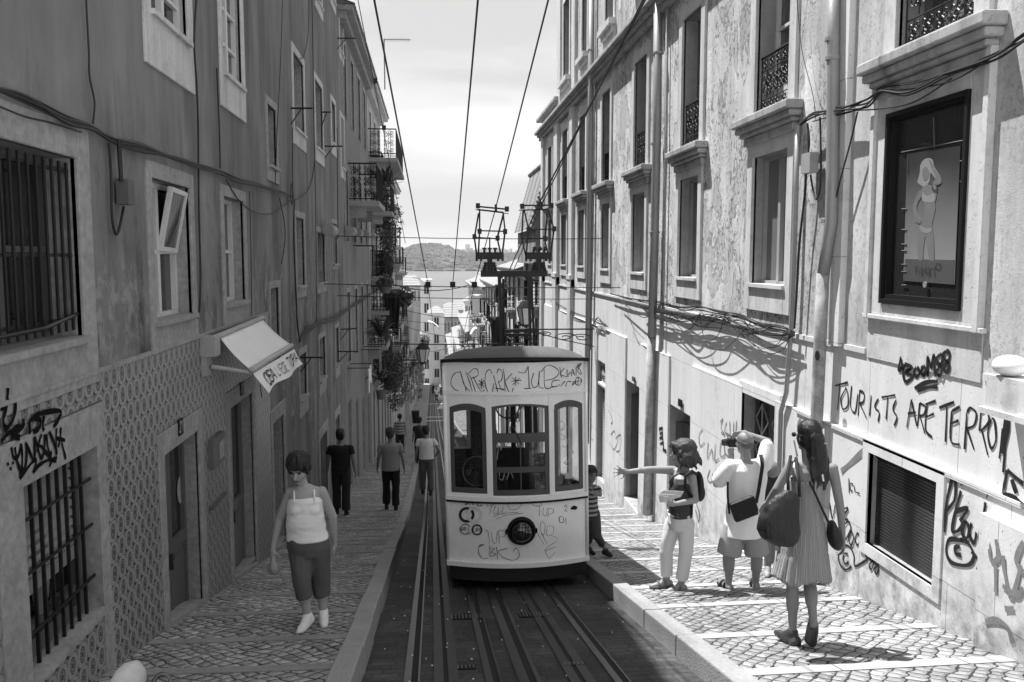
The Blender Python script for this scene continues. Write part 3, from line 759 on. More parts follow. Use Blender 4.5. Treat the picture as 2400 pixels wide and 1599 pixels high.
# barred window A at the frame's left edge
A = Lw['A']; wA = window(bl, 1, XL, A, style='casement', fm=mat('old_dark_frame', .10, .6), dep=.22, sur=.20, surm=stone_d, rails=1, bot=.30, label='large dark window behind iron bars')
g = G(); k = 12
for i in range(k):
    y = A[1]-.05-(A[1]-A[0])*i/k*.98; g.tube([(XL-.03, y, A[2]+.06), (XL-.03, y, A[3]-.03)], .011, 6)
for z in (.12, .47, .93): zz = A[2]+(A[3]-A[2])*z; fb(g, 1, XL, -.05, -.035, A[0], A[1]+.0, zz-.010, zz+.010)
g.tube([(XL-.02, A[0], A[2]+.10), (XL+.05, (A[0]+A[1])/2, A[2]+.12), (XL-.02, A[1], A[2]+.16)], .012, 6)
g.build('window_bars', iron, wA)
# shuttered barred window GA
A = Lw['GA']; wG = window(bl, 1, XL, A, style='plain', fm=mwood, dep=.16, sur=0, sill=False, label='shop window behind bars with its slatted blind half down')
g = G(); zs = A[2]+(A[3]-A[2])*.47; zk = zs; 
while zk < A[3]-.05:
    g.hexa([(XL-.13, A[0]+.03, zk), (XL-.13, A[1]-.14, zk), (XL-.075, A[1]-.14, zk-.012), (XL-.075, A[0]+.03, zk-.012), (XL-.13, A[0]+.03, zk+.03), (XL-.13, A[1]-.14, zk+.03), (XL-.12, A[1]-.14, zk+.03), (XL-.12, A[0]+.03, zk+.03)]); zk += .062
fb(g, 1, XL, -.13, -.075, A[0]+.03, A[1]-.14, zs-.11, zs-.02); g.build('slatted_blind', mat('blind_paint', .34, .4), wG)
g = G(); fb(g, 1, XL, -.14, -.08, A[1]-.13, A[1]-.08, A[2], A[3]); fb(g, 1, XL, -.15, -.09, A[0], A[1], A[2]+.02, A[2]+.12); fb(g, 1, XL, -.15, -.09, A[0], A[1], A[2]+.15, A[2]+.21); g.build('window_frame', mwood, wG)
g = G(); k = 9
for i in range(k):
    y = A[1]-.12-(A[1]-A[0])*i/k; fb(g, 1, XL, -.055, -.035, y-.008, y+.008, A[2]+.0, A[3])
for z in (.20, .52, .80): zz = A[2]+(A[3]-A[2])*z; fb(g, 1, XL, -.034, -.022, A[0], A[1], zz-.008, zz+.008)
g.build('window_bars', iron, wG)
g = G()
y = A[1]-.62; g.loft([((XL-.14, y, A[2]+.16+hh), r_, .012) for hh, r_ in ((0, .01), (.02, .01))]) if 0 else None
for dy, hh, rr in ((-.55, .52, .10), (-.34, .58, .10), (.0, .55, .12)):   # pale printed cut-out poster leaning behind the bars
    pts = [(XL-.105, y+dy+rr*math.cos(t_*PI/8), A[2]+.20+hh*.5+hh*.5*math.sin(t_*PI/8)) for t_ in range(16)]
    g.rings([pts, [(p[0]+.008, p[1], p[2]) for p in pts]])
g.build('cutout_poster', mat('poster_card', .17, .6, var=.5, vs=9), wG)
g = G(); wf_ = lambda px, py: onX(px, py, XL-.092)
g = G(); text(g, 'SUPER', ((103, 1408), (121, 1396), (105, 1424), (123, 1412)), wf_, .006, (1, 0, 0)); g.build('poster_lettering', blackp, wG)
g = G(); text(g, 'BOCK', ((104, 1427), (122, 1415), (106, 1440), (124, 1428)), wf_, .006, (1, 0, 0)); g.build('poster_lettering', blackp, wG)
g = G(); text(g, 'SUPER', ((128, 1396), (144, 1386), (129, 1408), (145, 1398)), wf_, .006, (1, 0, 0)); g.build('poster_lettering', blackp, wG)
g = G(); text(g, 'BOCK', ((129, 1411), (145, 1400), (130, 1424), (146, 1413)), wf_, .006, (1, 0, 0)); g.build('poster_lettering', blackp, wG)
g = G(); text(g, 'NO', ((166, 1408), (178, 1400), (167, 1424), (179, 1416)), wf_, .006, (1, 0, 0)); g.build('poster_lettering', blackp, wG)
g = G(); Y0 = A[0]-.3
fb(g, 1, XL, 0, .022, Y0, A[0], A[2]-.06, A[3]+.27); fb(g, 1, XL, 0, .022, A[1], A[1]+sg, -7, A[3]+.27); fb(g, 1, XL, 0, .022, A[0], A[1], A[3], A[3]+.27); fb(g, 1, XL, 0, .035, A[0], A[1], A[2]-.05, A[2]); g.build('surround', stone_d, wG)
def door(par, n, Xw, h, m=mwood, dep=.16, sur=.15, surm=stone, glass=True, step=.1, name='door', label=None, top=None, grid=None, leaf_rail=None):
    y0, y1, z0, z1 = h[:4]; g = G(); mid = (y0+y1)/2; w = .06
    D = lambda d0, d1, a, b, c, d, mm=0: fb(g, n, Xw, d0, d1, a, b, c, d, mm)
    zb = min(gz(y0), gz(y1))-.2; ztr = .03; zg = (gz(y0)+gz(y1))/2
    for a, b in ((y0, mid-.004), (mid+.004, y1)):
        D(-dep, -dep+.04, a, a+w, zb, z1); D(-dep, -dep+.04, b-w, b, zb, z1); D(-dep, -dep+.04, a+w, b-w, z1-w, z1)
        zr = z1-(z1-zg)*(.62 if glass else .05); D(-dep, -dep+.04, a+w, b-w, zr-.05, zr+.05)
        D(-dep, -dep+.02, a+w, b-w, zb, zr-.05); D(-dep+.02, -dep+.03, a+w+.03, b-w-.03, zg+.12, zr-.12)
    o = g.build(name, m, par, label=label)
    if glass: g = G(); fb(g, n, Xw, -dep-.006, -dep+.004, y0+.02, y1-.02, zr, z1-.02); g.build('pane', pane_d, o)
    g = G(); fb(g, n, Xw, -dep+.04, -dep+.075, mid-.06, mid-.02, zr-.16, zr-.02); g.tube([(Xw-n*(dep-.09), mid-.04, zr-.06), (Xw-n*(dep-.09), mid-.13, zr-.06)], .009, 6); g.build('handle', steel, o)
    if sur:
        g = G(); b = sur*1.3 if top is None else top
        fb(g, n, Xw, -.02, .022, y0-sur, y0, z0-3, z1+b); fb(g, n, Xw, -.02, .022, y1, y1+sur, z0-3, z1+b); fb(g, n, Xw, -.02, .022, y0, y1, z1, z1+b)
        s_ = g.build('surround', surm, o); bv = s_.modifiers.new('b', 'BEVEL'); bv.width = .006
    if step:
        g = G(); Q_ = [(Xw-n*dep, y0, gz(y0)-.3), (Xw+n*.03, y0, gz(y0)-.3), (Xw+n*.03, y1, gz(y1)-.3), (Xw-n*dep, y1, gz(y1)-.3)]; g.hexa(Q_+[(x_, y_, gz(y_)+.045) for x_, y_, z_ in Q_]); g.build('doorstep', stone if n < 0 else stone_d, o)
    return o
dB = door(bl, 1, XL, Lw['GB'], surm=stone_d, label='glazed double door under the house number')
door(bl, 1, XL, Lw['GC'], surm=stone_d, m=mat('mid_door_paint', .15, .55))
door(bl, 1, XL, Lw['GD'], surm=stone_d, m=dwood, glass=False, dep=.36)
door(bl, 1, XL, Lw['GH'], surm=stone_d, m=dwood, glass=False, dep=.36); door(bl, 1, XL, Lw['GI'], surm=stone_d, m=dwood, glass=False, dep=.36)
# paper notices behind the glass, round sign
g = G()
for (a, b, c, d) in ((424, 1098, 434, 1122), (424, 1135, 430, 1150)):
    p, q = onX(a, b, XL-.15), onX(c, d, XL-.15); g.box(XL-.15, XL-.146, p.y, q.y, q.z, p.z)
p = onX(422, 1148, XL-.15); pts = [(XL-.149, p.y+.10*math.cos(i*PI/10), p.z+.13*math.sin(i*PI/10)) for i in range(20)]; g.rings([pts, [(x+.004, y, z) for x, y, z in pts]])
g.build('paper_notices', mat('paper', .30, .8), dB)
# number plates
def plate(par, n, Xw, pts, s, q2, dm=blackp, fm=stone, side=None):
    g = G(); f = (lambda px, py: onX(px, py, Xw+n*.028))
    a, b = f(*pts[0]), f(*pts[1]); g.box(Xw+n*.018, Xw+n*.034, a.y, b.y, a.z, b.z); o = g.build('number_plate', dm, par)
    g = G(); text(g, s, q2, lambda px, py: onX(px, py, Xw+n*.035), .010, (n, 0, 0)); g.build('number', mat('number_paint', .5, .6), o); return o
plate(bl, 1, XL, ((418, 985), (429, 1016)), '21', ((420, 990), (428, 985), (420, 1013), (428, 1008)))
plate(bl, 1, XL, ((563, 899), (570, 924)), '2', ((564, 902), (569, 899), (564, 920), (569, 917)))
# framed notice case between doors and ledge shelf
g = G(); a, b = onX(484, 1023, XL), onX(515, 1100, XL); z0, z1 = onX(500, 1090, XL).z, onX(500, 1020, XL).z
fb(g, 1, XL, .01, .06, a.y, b.y, z0, z1, 0); fb(g, 1, XL, .061, .065, a.y+.25, b.y-.05, z0+.05, z1-.07, 1); g.build('notice_case', [mat('case_paint', .13, .5), mat('notice_paper', .33, .7, var=.6, vs=14)], bl)
g = G(); a, b = onX(487, 1193, XL), onX(520, 1175, XL); fb(g, 1, XL, .01, .05, a.y, b.y, a.z-.015, a.z+.015); g.build('wall_rail', mwood, bl)
# left graffiti
g = G(); f = LW(.023); N = (1, 0, 0)
T = lambda P, w=.045: strokes(g, [[(x/6.273, 900+y/6.273) for x, y in p] for p in P], f, w, N)
T([[(105, 60), (95, 240), (60, 420), (30, 560), (90, 650), (190, 480), (210, 280), (110, 250)], [(0, 360), (60, 330)], [(0, 850), (120, 720), (250, 690), (330, 620), (320, 520)], [(330, 520), (300, 620), (210, 650), (170, 760), (280, 790)], [(430, 740), (430, 560), (500, 510), (590, 540), (560, 660), (480, 700)], [(640, 470), (620, 600), (640, 690)], [(470, 480), (640, 420), (880, 400), (850, 520), (780, 630)]], .03)
T([[(160, 930), (190, 1080), (260, 1060), (300, 880)], [(300, 880), (320, 1080), (310, 1260)], [(210, 930), (240, 1130), (300, 1270), (370, 1180), (380, 980), (370, 860)], [(370, 860), (430, 1010), (490, 1130), (500, 980), (490, 780)], [(500, 780), (550, 960), (600, 1090), (640, 960), (650, 740)], [(540, 920), (600, 920), (680, 1030), (730, 1080), (740, 990)], [(600, 740), (560, 870), (540, 1000)], [(670, 740), (690, 920), (730, 1060)], [(710, 700), (780, 860), (820, 1040), (810, 900), (820, 650)], [(890, 640), (880, 800), (850, 930)], [(830, 800), (950, 830)], [(900, 860), (940, 1020), (960, 1110)], [(285, 1390), (400, 1230), (500, 1120), (520, 1160), (480, 1310)], [(285, 1390), (290, 1290)], [(480, 1310), (560, 1200), (700, 1120), (820, 1130)], [(720, 1220), (760, 1120), (830, 1080)], [(100, 1150), (110, 1200)], [(145, 1220), (150, 1270)], [(180, 1140), (182, 1180)]], .024)
g.build('graffiti', mat('dark_spray', .008, .9, spec=.05), bl)
# cables on the left front
cb = lambda P, d=.05: [onX(x, y, XL+d) for x, y in P]
bundle(bl, cb([(-30, 200), (60, 230), (150, 277), (215, 300), (270, 325), (330, 345), (400, 368), (460, 385), (520, 405), (560, 422), (610, 435), (660, 450), (685, 462)]), 7, .009, .022, seed=3)
bundle(bl, cb([(0, 250), (60, 270), (120, 290), (190, 310)]), 2, .006, .01, seed=4)
bundle(bl, cb([(690, 470), (688, 520), (690, 600), (694, 700), (697, 760), (703, 800)]), 6, .008, .02, seed=5)
bundle(bl, cb([(703, 800), (722, 775), (750, 757), (785, 745), (820, 725), (850, 700), (870, 688)]), 4, .010, .05, seed=6)
for i, P in enumerate(([(202, 0), (205, 60), (208, 120), (210, 180), (222, 240), (218, 290)], [(460, 0), (455, 100), (461, 200), (464, 290), (465, 400), (466, 500), (470, 640), (466, 738), (450, 735)], [(508, 160), (510, 210), (514, 300), (516, 395)], [(662, 0), (658, 130), (650, 300), (645, 430)], [(731, 0), (733, 100), (736, 300), (737, 380), (725, 440), (700, 465), (690, 466)], [(585, 448), (588, 560), (590, 740)], [(685, 300), (686, 460)], [(655, 465), (666, 520), (668, 560), (660, 620)], [(738, 380), (740, 520), (743, 620), (741, 760)], [(790, 300), (792, 560)], [(530, 420), (560, 470), (600, 500), (640, 500), (680, 470)], [(724, 0), (722, 80), (712, 130), (700, 138)])):
    bundle(bl, cb(P, .03), 1, .008, .004, name='cable', seed=10+i)
g = G(); c = onX(684, 455, XL+.07)       # knot of cables
for i in range(9):
    a = random.uniform(0, 6); g.tube([c+Vector((0, .10*math.cos(a+q*.8)*(1+.3*random.random()), .13*math.sin(a+q*.8)*(1+.3*random.random()))) for q in range(7)], .007, 5, cap=False)
g.build('cable_knot', rubber, bl)
# junction box
g = G(); a, b = onX(286, 420, XL+.05), onX(302, 482, XL+.05); g.box(XL+.02, XL+.10, a.y-.04, a.y+.10, b.z, a.z); jb = g.build('junction_box', mat('box_plastic', .09, .6), bl)
bundle(bl, cb([(278, 328), (282, 380), (284, 425)], .06), 5, .012, .02, seed=31); bundle(bl, cb([(255, 335), (260, 400), (262, 500), (268, 540), (275, 548), (282, 525), (290, 485)], .04), 1, .013, .003, name='cable', seed=32)
# clothes-line brackets on the left front
for i, (a, b, p) in enumerate((((681, 254), (733, 254), .5), ((755, 263), (776, 263), .5), ((760, 343), (803, 343), .5), ((790, 90), (833, 90), .5), ((703, 838), (757, 838), .5), ((793, 824), (840, 824), .5), ((799, 772), (836, 770), .5))):
    P = onX(a[0], a[1], XL+.02); r_ = onY(b[0], b[1], P.y); g = G(); g.tube([P, r_], .016, 6); g.tube([P-Vector((0, 0, .25)), P+(r_-P)*.5], .010, 6)
    g.build('line_bracket', iron, bl)
# rolled blind boxes above far windows
for i, (x, y, w_) in enumerate(((754, 540, .9), (808, 542, .8), (826, 546, .8), (846, 549, .8), (861, 552, .8))):
    P = onX(x, y, XL); g = G(); g.lathe((XL+.16, P.y-.3, P.z), [(.01, 0), (.12, .0), (.12, w_), (.01, w_)], 12, axis='Y'); g.build('rolled_blind', mat('blind_cloth', .30, .8), bl)
# ---- awning (a thing of its own: bolted but liftable -> part of shop front)
aw = thing('awning', 'light canvas awning with a lettered valance over the second door', 'awning', onX(560, 800, XL))
TL, TR = onX(514, 788, XL+.12), onX(613, 746, XL+.12); FL = onY(589, 868, TL.y); FR = onY(683, 810, TR.y)
canvas = mat('awning_canvas', .78, .75, var=.08, fine=.05)
g = G(); nrm = (TR-TL).cross(FL-TL).normalized()
if nrm.z < 0: nrm = -nrm
def q(u, v): p = (TL*(1-u)+TR*u)*(1-v)+(FL*(1-u)+FR*u)*v; return p+nrm*(.012*math.sin(u*9)*v-.03*math.sin(v*PI)*.6)
g.grid(q, 12, 8)
o = g.build('canvas', canvas, aw, smooth=True); so = o.modifiers.new('s', 'SOLIDIFY'); so.thickness = .004
g = G(); g.tube([FL, FR], .030, 10); g.build('front_bar', mat('awning_metal', .4, .4), aw, smooth=True)
g = G(); g.box(TL.x-.12, TL.x+.03, TL.y-.30, TL.y-.1, TL.z-.17, TL.z+.02); g.box(TR.x-.12, TR.x+.03, TR.y+.08, TR.y+.2, TR.z-.15, TR.z+.02); g.box(XL+.01, XL+.06, TL.y-.28, TL.y-.1, TL.z-.36, TL.z-.17)
g.tube([TL+Vector((-.05, -.18, -.28)), FL+Vector((-.02, .03, -.03))], .024, 8); g.tube([TR+Vector((-.05, .1, -.22)), FR+Vector((-.02, -.03, -.03))], .024, 8); g.tube([TL+Vector((0, -.25, 0)), TR+Vector((0, .1, 0))], .03, 8); g.build('arms_and_brackets', mat('awning_bracket', .33, .5), aw)
vTL, vTR = onY(593, 876, TL.y+.02), onY(690, 818, TR.y-.02)
vBL, vBR = onY(626, 922, TL.y+.02), onY(708, 855, TR.y-.02)
def vq(u, v): p = (vTL*(1-u)+vTR*u)*(1-v)+(vBL*(1-u)+vBR*u)*v; return p+Vector((.02*math.sin(u*11+v*2), 0, .012*math.sin(u*7)))*v
g = G()
g.grid(vq, 20, 5)
o = g.build('valance', canvas, aw, smooth=True)
g = G(); g.tube([vTL*.5+vBL*.5+Vector((0, 0, -.01)), onY(614, 933, TL.y-.06)], .004, 4); 
vn = (vTR-vTL).cross(vBL-vTL).normalized(); vn = vn if vn.dot(-vTL) > 0 else -vn
def vt(x, y): return vq(x, y)+vn*.004
text(g, 'OSA', ((.10, .22), (.34, .22), (.10, .80), (.34, .80)), vt, .022, vn, gap=.1); g.build('lettering', blackp, aw); g = G(); text(g, 'LIEGE', ((.38, .28), (.62, .28), (.38, .72), (.62, .72)), vt, .011, vn); g.build('lettering', blackp, aw); g = G(); text(g, 'TORA', ((.68, .2), (.98, .2), (.68, .72), (.98, .72)), vt, .016, vn, gap=.15)
g.build('lettering', blackp, aw)
# the light bollard poking into the bottom left corner
bo = thing('bollard', 'pale round-topped bollard at the bottom left corner', 'bollard', (-1.12, 3.05, gz(3.05)))
a = onY(322, 1550, 3.1); b = Vector((-1.36, 2.95, gz(2.95))); d = (a-b).normalized(); g = G()
g.tube([b, b+(a-b)*.3, a-d*.09, a-d*.05, a-d*.02, a], [.060, .060, .060, .055, .038, .010], 18); g.build('post', mat('bollard_paint', .42, .35, var=.05), bo, smooth=True)
g = G(); c = onY(380, 1602, 3.1); g.tube([c+Vector((.030*math.cos(t_*PI/6), .012*math.sin(t_*PI/6), .030*math.sin(t_*PI/6))) for t_ in range(13)], .008, 8, cap=False); g.tube([c+Vector((-.03, 0, 0)), a-d*.12], .008, 8)
g.build('chain_ring', steel, bo, smooth=True)
# ============================================================ RIGHT HOUSE
YR0, YR1, YR2 = 4.6, 26.3, 30.9
br_ = thing('peeling_limestone_house', 'sunlit house with peeling stucco above a graffiti covered limestone base', 'house', (XR, 12, gz(12)), 'house fronts lining the street')
R = {}
def Rr(k, *a): R[k] = op(1, *a); return R[k]
zb1 = onX(2080, 707, XR).z
Rr('P', 2084, 2268, 2088, 275, 706)
Rr('w2', 1766, 1847, 1766, 372, 668); Rr('w3', 1593, 1638, 1593, 423.5, 652); Rr('w4', 1483, 1513, 1483, 458, 640); Rr('w5', 1411, 1430, 1411, 480, 632); Rr('w6', 1356, 1371, 1356, 495, 625); Rr('w7', 1317, 1329, 1317, 506, 622); Rr('w8', 1286, 1295, 1286, 516, 620)
Rr('f1', 2117, 2300, 2117, -420, 128); Rr('f2', 1778, 1857, 1778, -130, 275); Rr('f3', 1602, 1645, 1602, 52, 353); Rr('f4', 1489, 1518, 1489, 153, 400); Rr('f5', 1413, 1432, 1413, 224, 433); Rr('f6', 1360, 1374, 1360, 278, 454); Rr('f7', 1320, 1332, 1320, 311, 472); Rr('f8', 1286, 1295, 1286, 349, 486)
Rr('t5', 1421, 1441, 1421, -200, 70); Rr('t6', 1366, 1378, 1366, -60, 138); Rr('t7', 1322, 1336, 1322, 12, 195)
Rr('t4', 1500, 1530, 1500, -420, -40)
Rr('d0', 1400, 1421, 1400, 842, 1117); Rr('d1', 1467, 1501, 1467, 889, 1165); Rr('d2', 1568, 1621, 1568, 945, 1240); Rr('d3', 1740, 1818, 1740, 917, 1330); Rr('g', 2043, 2207, 2051, 1061, 1280)
Rr('sq', 1349, 1366, 1349, 808, 830)
zc = onX(1270, 311, XR).z; zl = -.85; zs = -1.615
lowk = [k for k in R if k not in ('w8', 'f8')]
dd = {'d0': .18, 'd1': .45, 'd2': .8, 'd3': .22, 'g': .07, 'P': .03}
holes = [R[k]+((dd[k],) if k in dd else (.34,)) for k in lowk]
rev = stained('shaded_reveal_stone', .34, .4, .3)  # darker copy of the limestone; the reveals' shade is put into its colour
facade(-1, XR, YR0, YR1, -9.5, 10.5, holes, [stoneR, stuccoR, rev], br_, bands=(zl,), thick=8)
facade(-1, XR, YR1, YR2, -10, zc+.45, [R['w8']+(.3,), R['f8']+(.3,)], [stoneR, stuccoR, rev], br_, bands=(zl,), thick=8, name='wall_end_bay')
# lower plinth steps
g = G(); cuts = []
for k in ('d0', 'd1', 'd2', 'd3', 'g'): cuts.append((R[k][0]-.0, R[k][1]+.0))
def plinth(g, z0, z1, d, y0, y1, skip):
    ycs = sorted(set([y0, y1]+[q for c in skip for q in c if y0 < q < y1]))
    for a, b in zip(ycs, ycs[1:]):
        m_ = (a+b)/2
        if any(c[0] < m_ < c[1] for c in skip): continue
        g.hexa([(XR, a, z0), (XR-d, a, z0), (XR-d, b, z0), (XR, b, z0), (XR, a, z1), (XR-d, a, z1), (XR-d, b, z1), (XR, b, z1)])
yP = onX(1958, 810, XR).y; yJ = onX(1875, 960, XR).y
plinth(g, -9.3, zs, .035, YR0, YR2, cuts[:4]+[(R['g'][0], R['g'][1])])
fb(g, -1, XR, 0, .035, R['g'][0], R['g'][1], -9, R['g'][2]); fb(g, -1, XR, 0, .035, R['g'][0], R['g'][1], R['g'][3], zs)
fb(g, -1, XR, 0, .05, YR0, yJ, zs-.035, zs+.002)
g.build('plinth', stoneR, br_)
g = G(); pa, pb = R['P'][0]-.3, R['P'][1]+.3; fb(g, -1, XR, 0, .02, YR0, pa, zl-.02, zl+.03) if pa > YR0 else 0; fb(g, -1, XR, 0, .02, pb, yP+3.0, zl-.02, zl+.03); fb(g, -1, XR, 0, .03, yP+3, YR2, zl-.02, zl+.02)
g.build('string_course', stone, br_)
g = G(); yq = onX(2335, 1200, XR).y; zblk = onX(2335, 1200, XR).z; plinth(g, -9, zblk, .12, YR0, yq, []); g.build('projecting_block', stoneR, br_)
# cornice
g = G()
for d, a, b in ((.10, zc-.30, zc-.18), (.17, zc-.18, zc-.10), (.26, zc-.10, zc)): fb(g, -1, XR, 0, d, YR0, YR2+.1, a, b)
fb(g, -1, XR, 0, .20, YR1+.1, YR2+.05, zc+.33, zc+.45)
o = g.build('cornice', ledgem, br_); bv = o.modifiers.new('b', 'BEVEL'); bv.width = .02; bv.segments = 2
# pilasters
def pil(px, w, d=.09, z0=-9, z1=None, name='pilaster'):
    y = onX(px, 500, XR).y; g = G(); fb(g, -1, XR, 0, d, y-w/2, y+w/2, zl, (z1 or zc-.3)); fb(g, -1, XR, 0, d+.05, y-w/2-.04, y+w/2+.04, -.62, -.50); fb(g, -1, XR, 0, d+.03, y-w/2, y+w/2, -9, -.62)
    g.build(name, stone, br_)
pil(1307, .75); pil(1343, .55); pil(1275, .5)
y = onX(1315, 100, XR).y; g = G(); fb(g, -1, XR, 0, .08, y-.3, y+.3, zc, 10.3); g.build('upper_pilaster', stone, br_); g = G(); y = onX(1350, 100, XR).y; fb(g, -1, XR, 0, .08, y-.25, y+.25, zc, 10.3); g.build('upper_pilaster', stone, br_)
pY = onX(1975, 560, XR).y      # broad vertical strip beside the big pipe
g = G(); fb(g, -1, XR, 0, .06, pY-.10, pY+.10, zl, 6); g.build('pilaster_strip', stoneR, br_)
# ordinary windows on the lower row
for k in ('w2', 'w3', 'w4', 'w5', 'w6', 'w7', 'w8'):
    window(br_, -1, XR, R[k], style='casement', rails=0, fm=mat('cream_window_paint', .33, .5), pm=pane_l if k in ('w2', 'w3', 'w4') else pane_m, dep=.16 if k == 'w2' else .2, sur=.17, surm=stone, bot=.30, proud=.035)
def scroll_fm(d, y0, y1, z0, z1): return lambda u, v: Vector((XR-d, y1+(y0-y1)*u, z0+(z1-z0)*v))
def french(k, rail_z):
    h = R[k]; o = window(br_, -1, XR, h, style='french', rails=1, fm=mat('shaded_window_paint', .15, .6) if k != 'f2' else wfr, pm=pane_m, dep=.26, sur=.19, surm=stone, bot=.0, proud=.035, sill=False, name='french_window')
    y0, y1, z0 = h[0], h[1], h[2]; g = G()
    for a, b, d, e in ((-.10, .0, .16, .36), (-.17, -.10, .12, .33), (-.22, -.17, .08, .28), (-.32, -.22, .04, .24)): fb(g, -1, XR, 0, d+.03, y0-e, y1+e, z0+a, z0+b)
    l_ = g.build('moulded_ledge', ledgem, o); bv = l_.modifiers.new('b', 'BEVEL'); bv.width = .02; bv.segments = 3
    # iron guard
    H = rail_z; g = G(); W = y1-y0; f = scroll_fm(-.05, y0+.02, y1-.02, z0+.02, z0+H)
    g.tube([f(-.01, 1), f(1.01, 1)], .016, 6); g.tube([f(0, .76), f(1, .76)], .007, 5); g.tube([f(0, .26), f(1, .26)], .007, 5); g.tube([f(0, .03), f(1, .03)], .008, 5)
    for u in (0, .5, 1): g.tube([f(u, 0), f(u, 1)], .007, 4)
    kk = 14 if k in ('f1', 'f2') else (8 if k in ('f3', 'f4') else 0)
    def fu(u, v): return f(u/W, v/H)
    if kk:
        scrolls(g, fu, .02, W-.02, H*.28, H*.75, 3, 1, .0065 if kk > 8 else .008, kk); scrolls(g, fu, .02, W-.02, H*.04, H*.25, 5, 1, .006, kk-4); scrolls(g, fu, .02, W-.02, H*.78, H*.97, 5, 1, .006, kk-4)
        scrolls(g, fu, .10, W-.10, H*.33, H*.70, 4, 2, .005, kk-3)
    else:
        for i in range(9): g.tube([f(i/8, .03), f(i/8, 1)], .011, 4)
        for i in range(8): g.tube([f(i/8, .3+.45*(i % 2)), f((i+1)/8, .75-.45*(i % 2))], .009, 4)
    g.build('iron_guard', iron, o)
def rz(k, px, py): return onX(px, py, XR).z-R[k][2]
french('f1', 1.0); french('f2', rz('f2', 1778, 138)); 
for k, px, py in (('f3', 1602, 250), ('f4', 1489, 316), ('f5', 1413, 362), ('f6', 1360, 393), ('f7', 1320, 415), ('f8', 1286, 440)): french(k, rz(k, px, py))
for k in ('t4', 't5', 't6', 't7'):
    o = window(br_, -1, XR, R[k], style='casement', rails=1, fm=gfr, pm=pane_d, dep=.22, sur=.16, surm=stone, bot=.9, proud=.03, sill=False)
    g = G(); h = R[k]; fb(g, -1, XR, 0, .16, h[0]-.2, h[1]+.2, h[2]-.13, h[2]); fb(g, -1, XR, 0, .09, h[0]-.12, h[1]+.12, h[2]-.25, h[2]-.13); g.build('ledge', stone, o)
# the poster window
zsb = onX(2180, 764, XR).z; h = R['P']; pw = window(br_, -1, XR, (h[0], h[1], h[2], h[3]), style='plain', fm=blackp, pm=mat('black_case_glass', .022, .12, spec=.35), dep=.02, sur=.0, sill=False, name='poster_window', label='tall black glazed case holding a faded swimwear poster')
g = G(); a, b = h[0]-.0, h[1]
for q in ((a-.20, a-.02), (b+.02, b+.20)): fb(g, -1, XR, 0, .03, q[0], q[1], zsb+.04, h[3]+.33)
fb(g, -1, XR, 0, .03, a-.02, b+.02, h[3]+.02, h[3]+.33); fb(g, -1, XR, 0, .03, a-.02, b+.02, zsb+.04, h[2]-.02)
for q in ((a-.27, a-.20), (b+.20, b+.27)): fb(g, -1, XR, 0, .06, q[0], q[1], zsb, h[3]+.42)
fb(g, -1, XR, 0, .012, a-.27, b+.27, zl-.05, zsb); fb(g, -1, XR, 0, .055, a-.30, b+.30, zsb, zsb+.04)
o = g.build('surround', stone, pw); bv = o.modifiers.new('b', 'BEVEL'); bv.width = .008
g = G()
for (y0, y1, z0, z1) in ((a-.02, a+.015, h[2]-.02, h[3]+.02), (b-.015, b+.02, h[2]-.02, h[3]+.02), (a+.015, b-.015, h[2]-.02, h[2]+.02), (a+.015, b-.015, h[3]-.02, h[3]+.02)): fb(g, -1, XR, -.02, .055, y0, y1, z0, z1)
g.build('case_rim', blackp, pw)
PF = lambda x, y, d=.012: onX(1950+x/1.96, y/1.96, XR-d+.02)
def pshape(pts, m, name, d, lab=None):
    g = G(); P = [PF(x, y, d) for x, y in smooth_poly(pts+[pts[0]], 3)[:-1]] if len(pts) > 4 else [PF(x, y, d) for x, y in pts]
    g.rings([P, [p+Vector((.003, 0, 0)) for p in P]]); return g.build(name, m, poster)
t = MT('poster_paper', .5); hh = t.noise(1.6, t.vec(t.x, t.y, t.z), det=3); t.col((t.z.rng(onX(2200, 640, XR).z, onX(2200, 380, XR).z, .24, .03))+(hh-.5)*.10); ppaper = t.m
g = G(); P = [PF(345, 705, .010), PF(590, 670, .010), PF(562, 1308, .010), PF(328, 1290, .010)]; g.rings([P, [p+Vector((.003, 0, 0)) for p in P]]); poster = g.build('poster', ppaper, pw)
pshape([(336, 1190), (563, 1195), (558, 1308), (328, 1290)], mat('poster_band', .075, .5), 'poster_band', .0125)
pskin = mat('poster_light_print', .15, .6, var=.12, vs=9); phair = mat('poster_dark_print', .05, .6); psk2 = mat('poster_pale_print', .23, .6)
pshape([(405, 760), (420, 735), (445, 727), (462, 740), (470, 770), (490, 800), (503, 835), (492, 845), (470, 815), (452, 795), (448, 830), (430, 860), (405, 850), (392, 835), (402, 800)], psk2, 'hat_print', .013)
pshape([(414, 780), (428, 765), (442, 775), (446, 800), (438, 822), (424, 830), (415, 810)], pskin, 'face_print', .0145)
pshape([(412, 868), (430, 850), (446, 852), (470, 872), (480, 884), (478, 912), (472, 930), (474, 962), (464, 1005), (458, 1035), (462, 1060), (468, 1120), (468, 1192), (447, 1192), (436, 1125), (428, 1085), (420, 1140), (416, 1192), (396, 1192), (392, 1120), (394, 1062), (404, 1036), (418, 1010), (424, 975), (424, 940), (414, 915), (408, 890)], pskin, 'body_print', .0135)
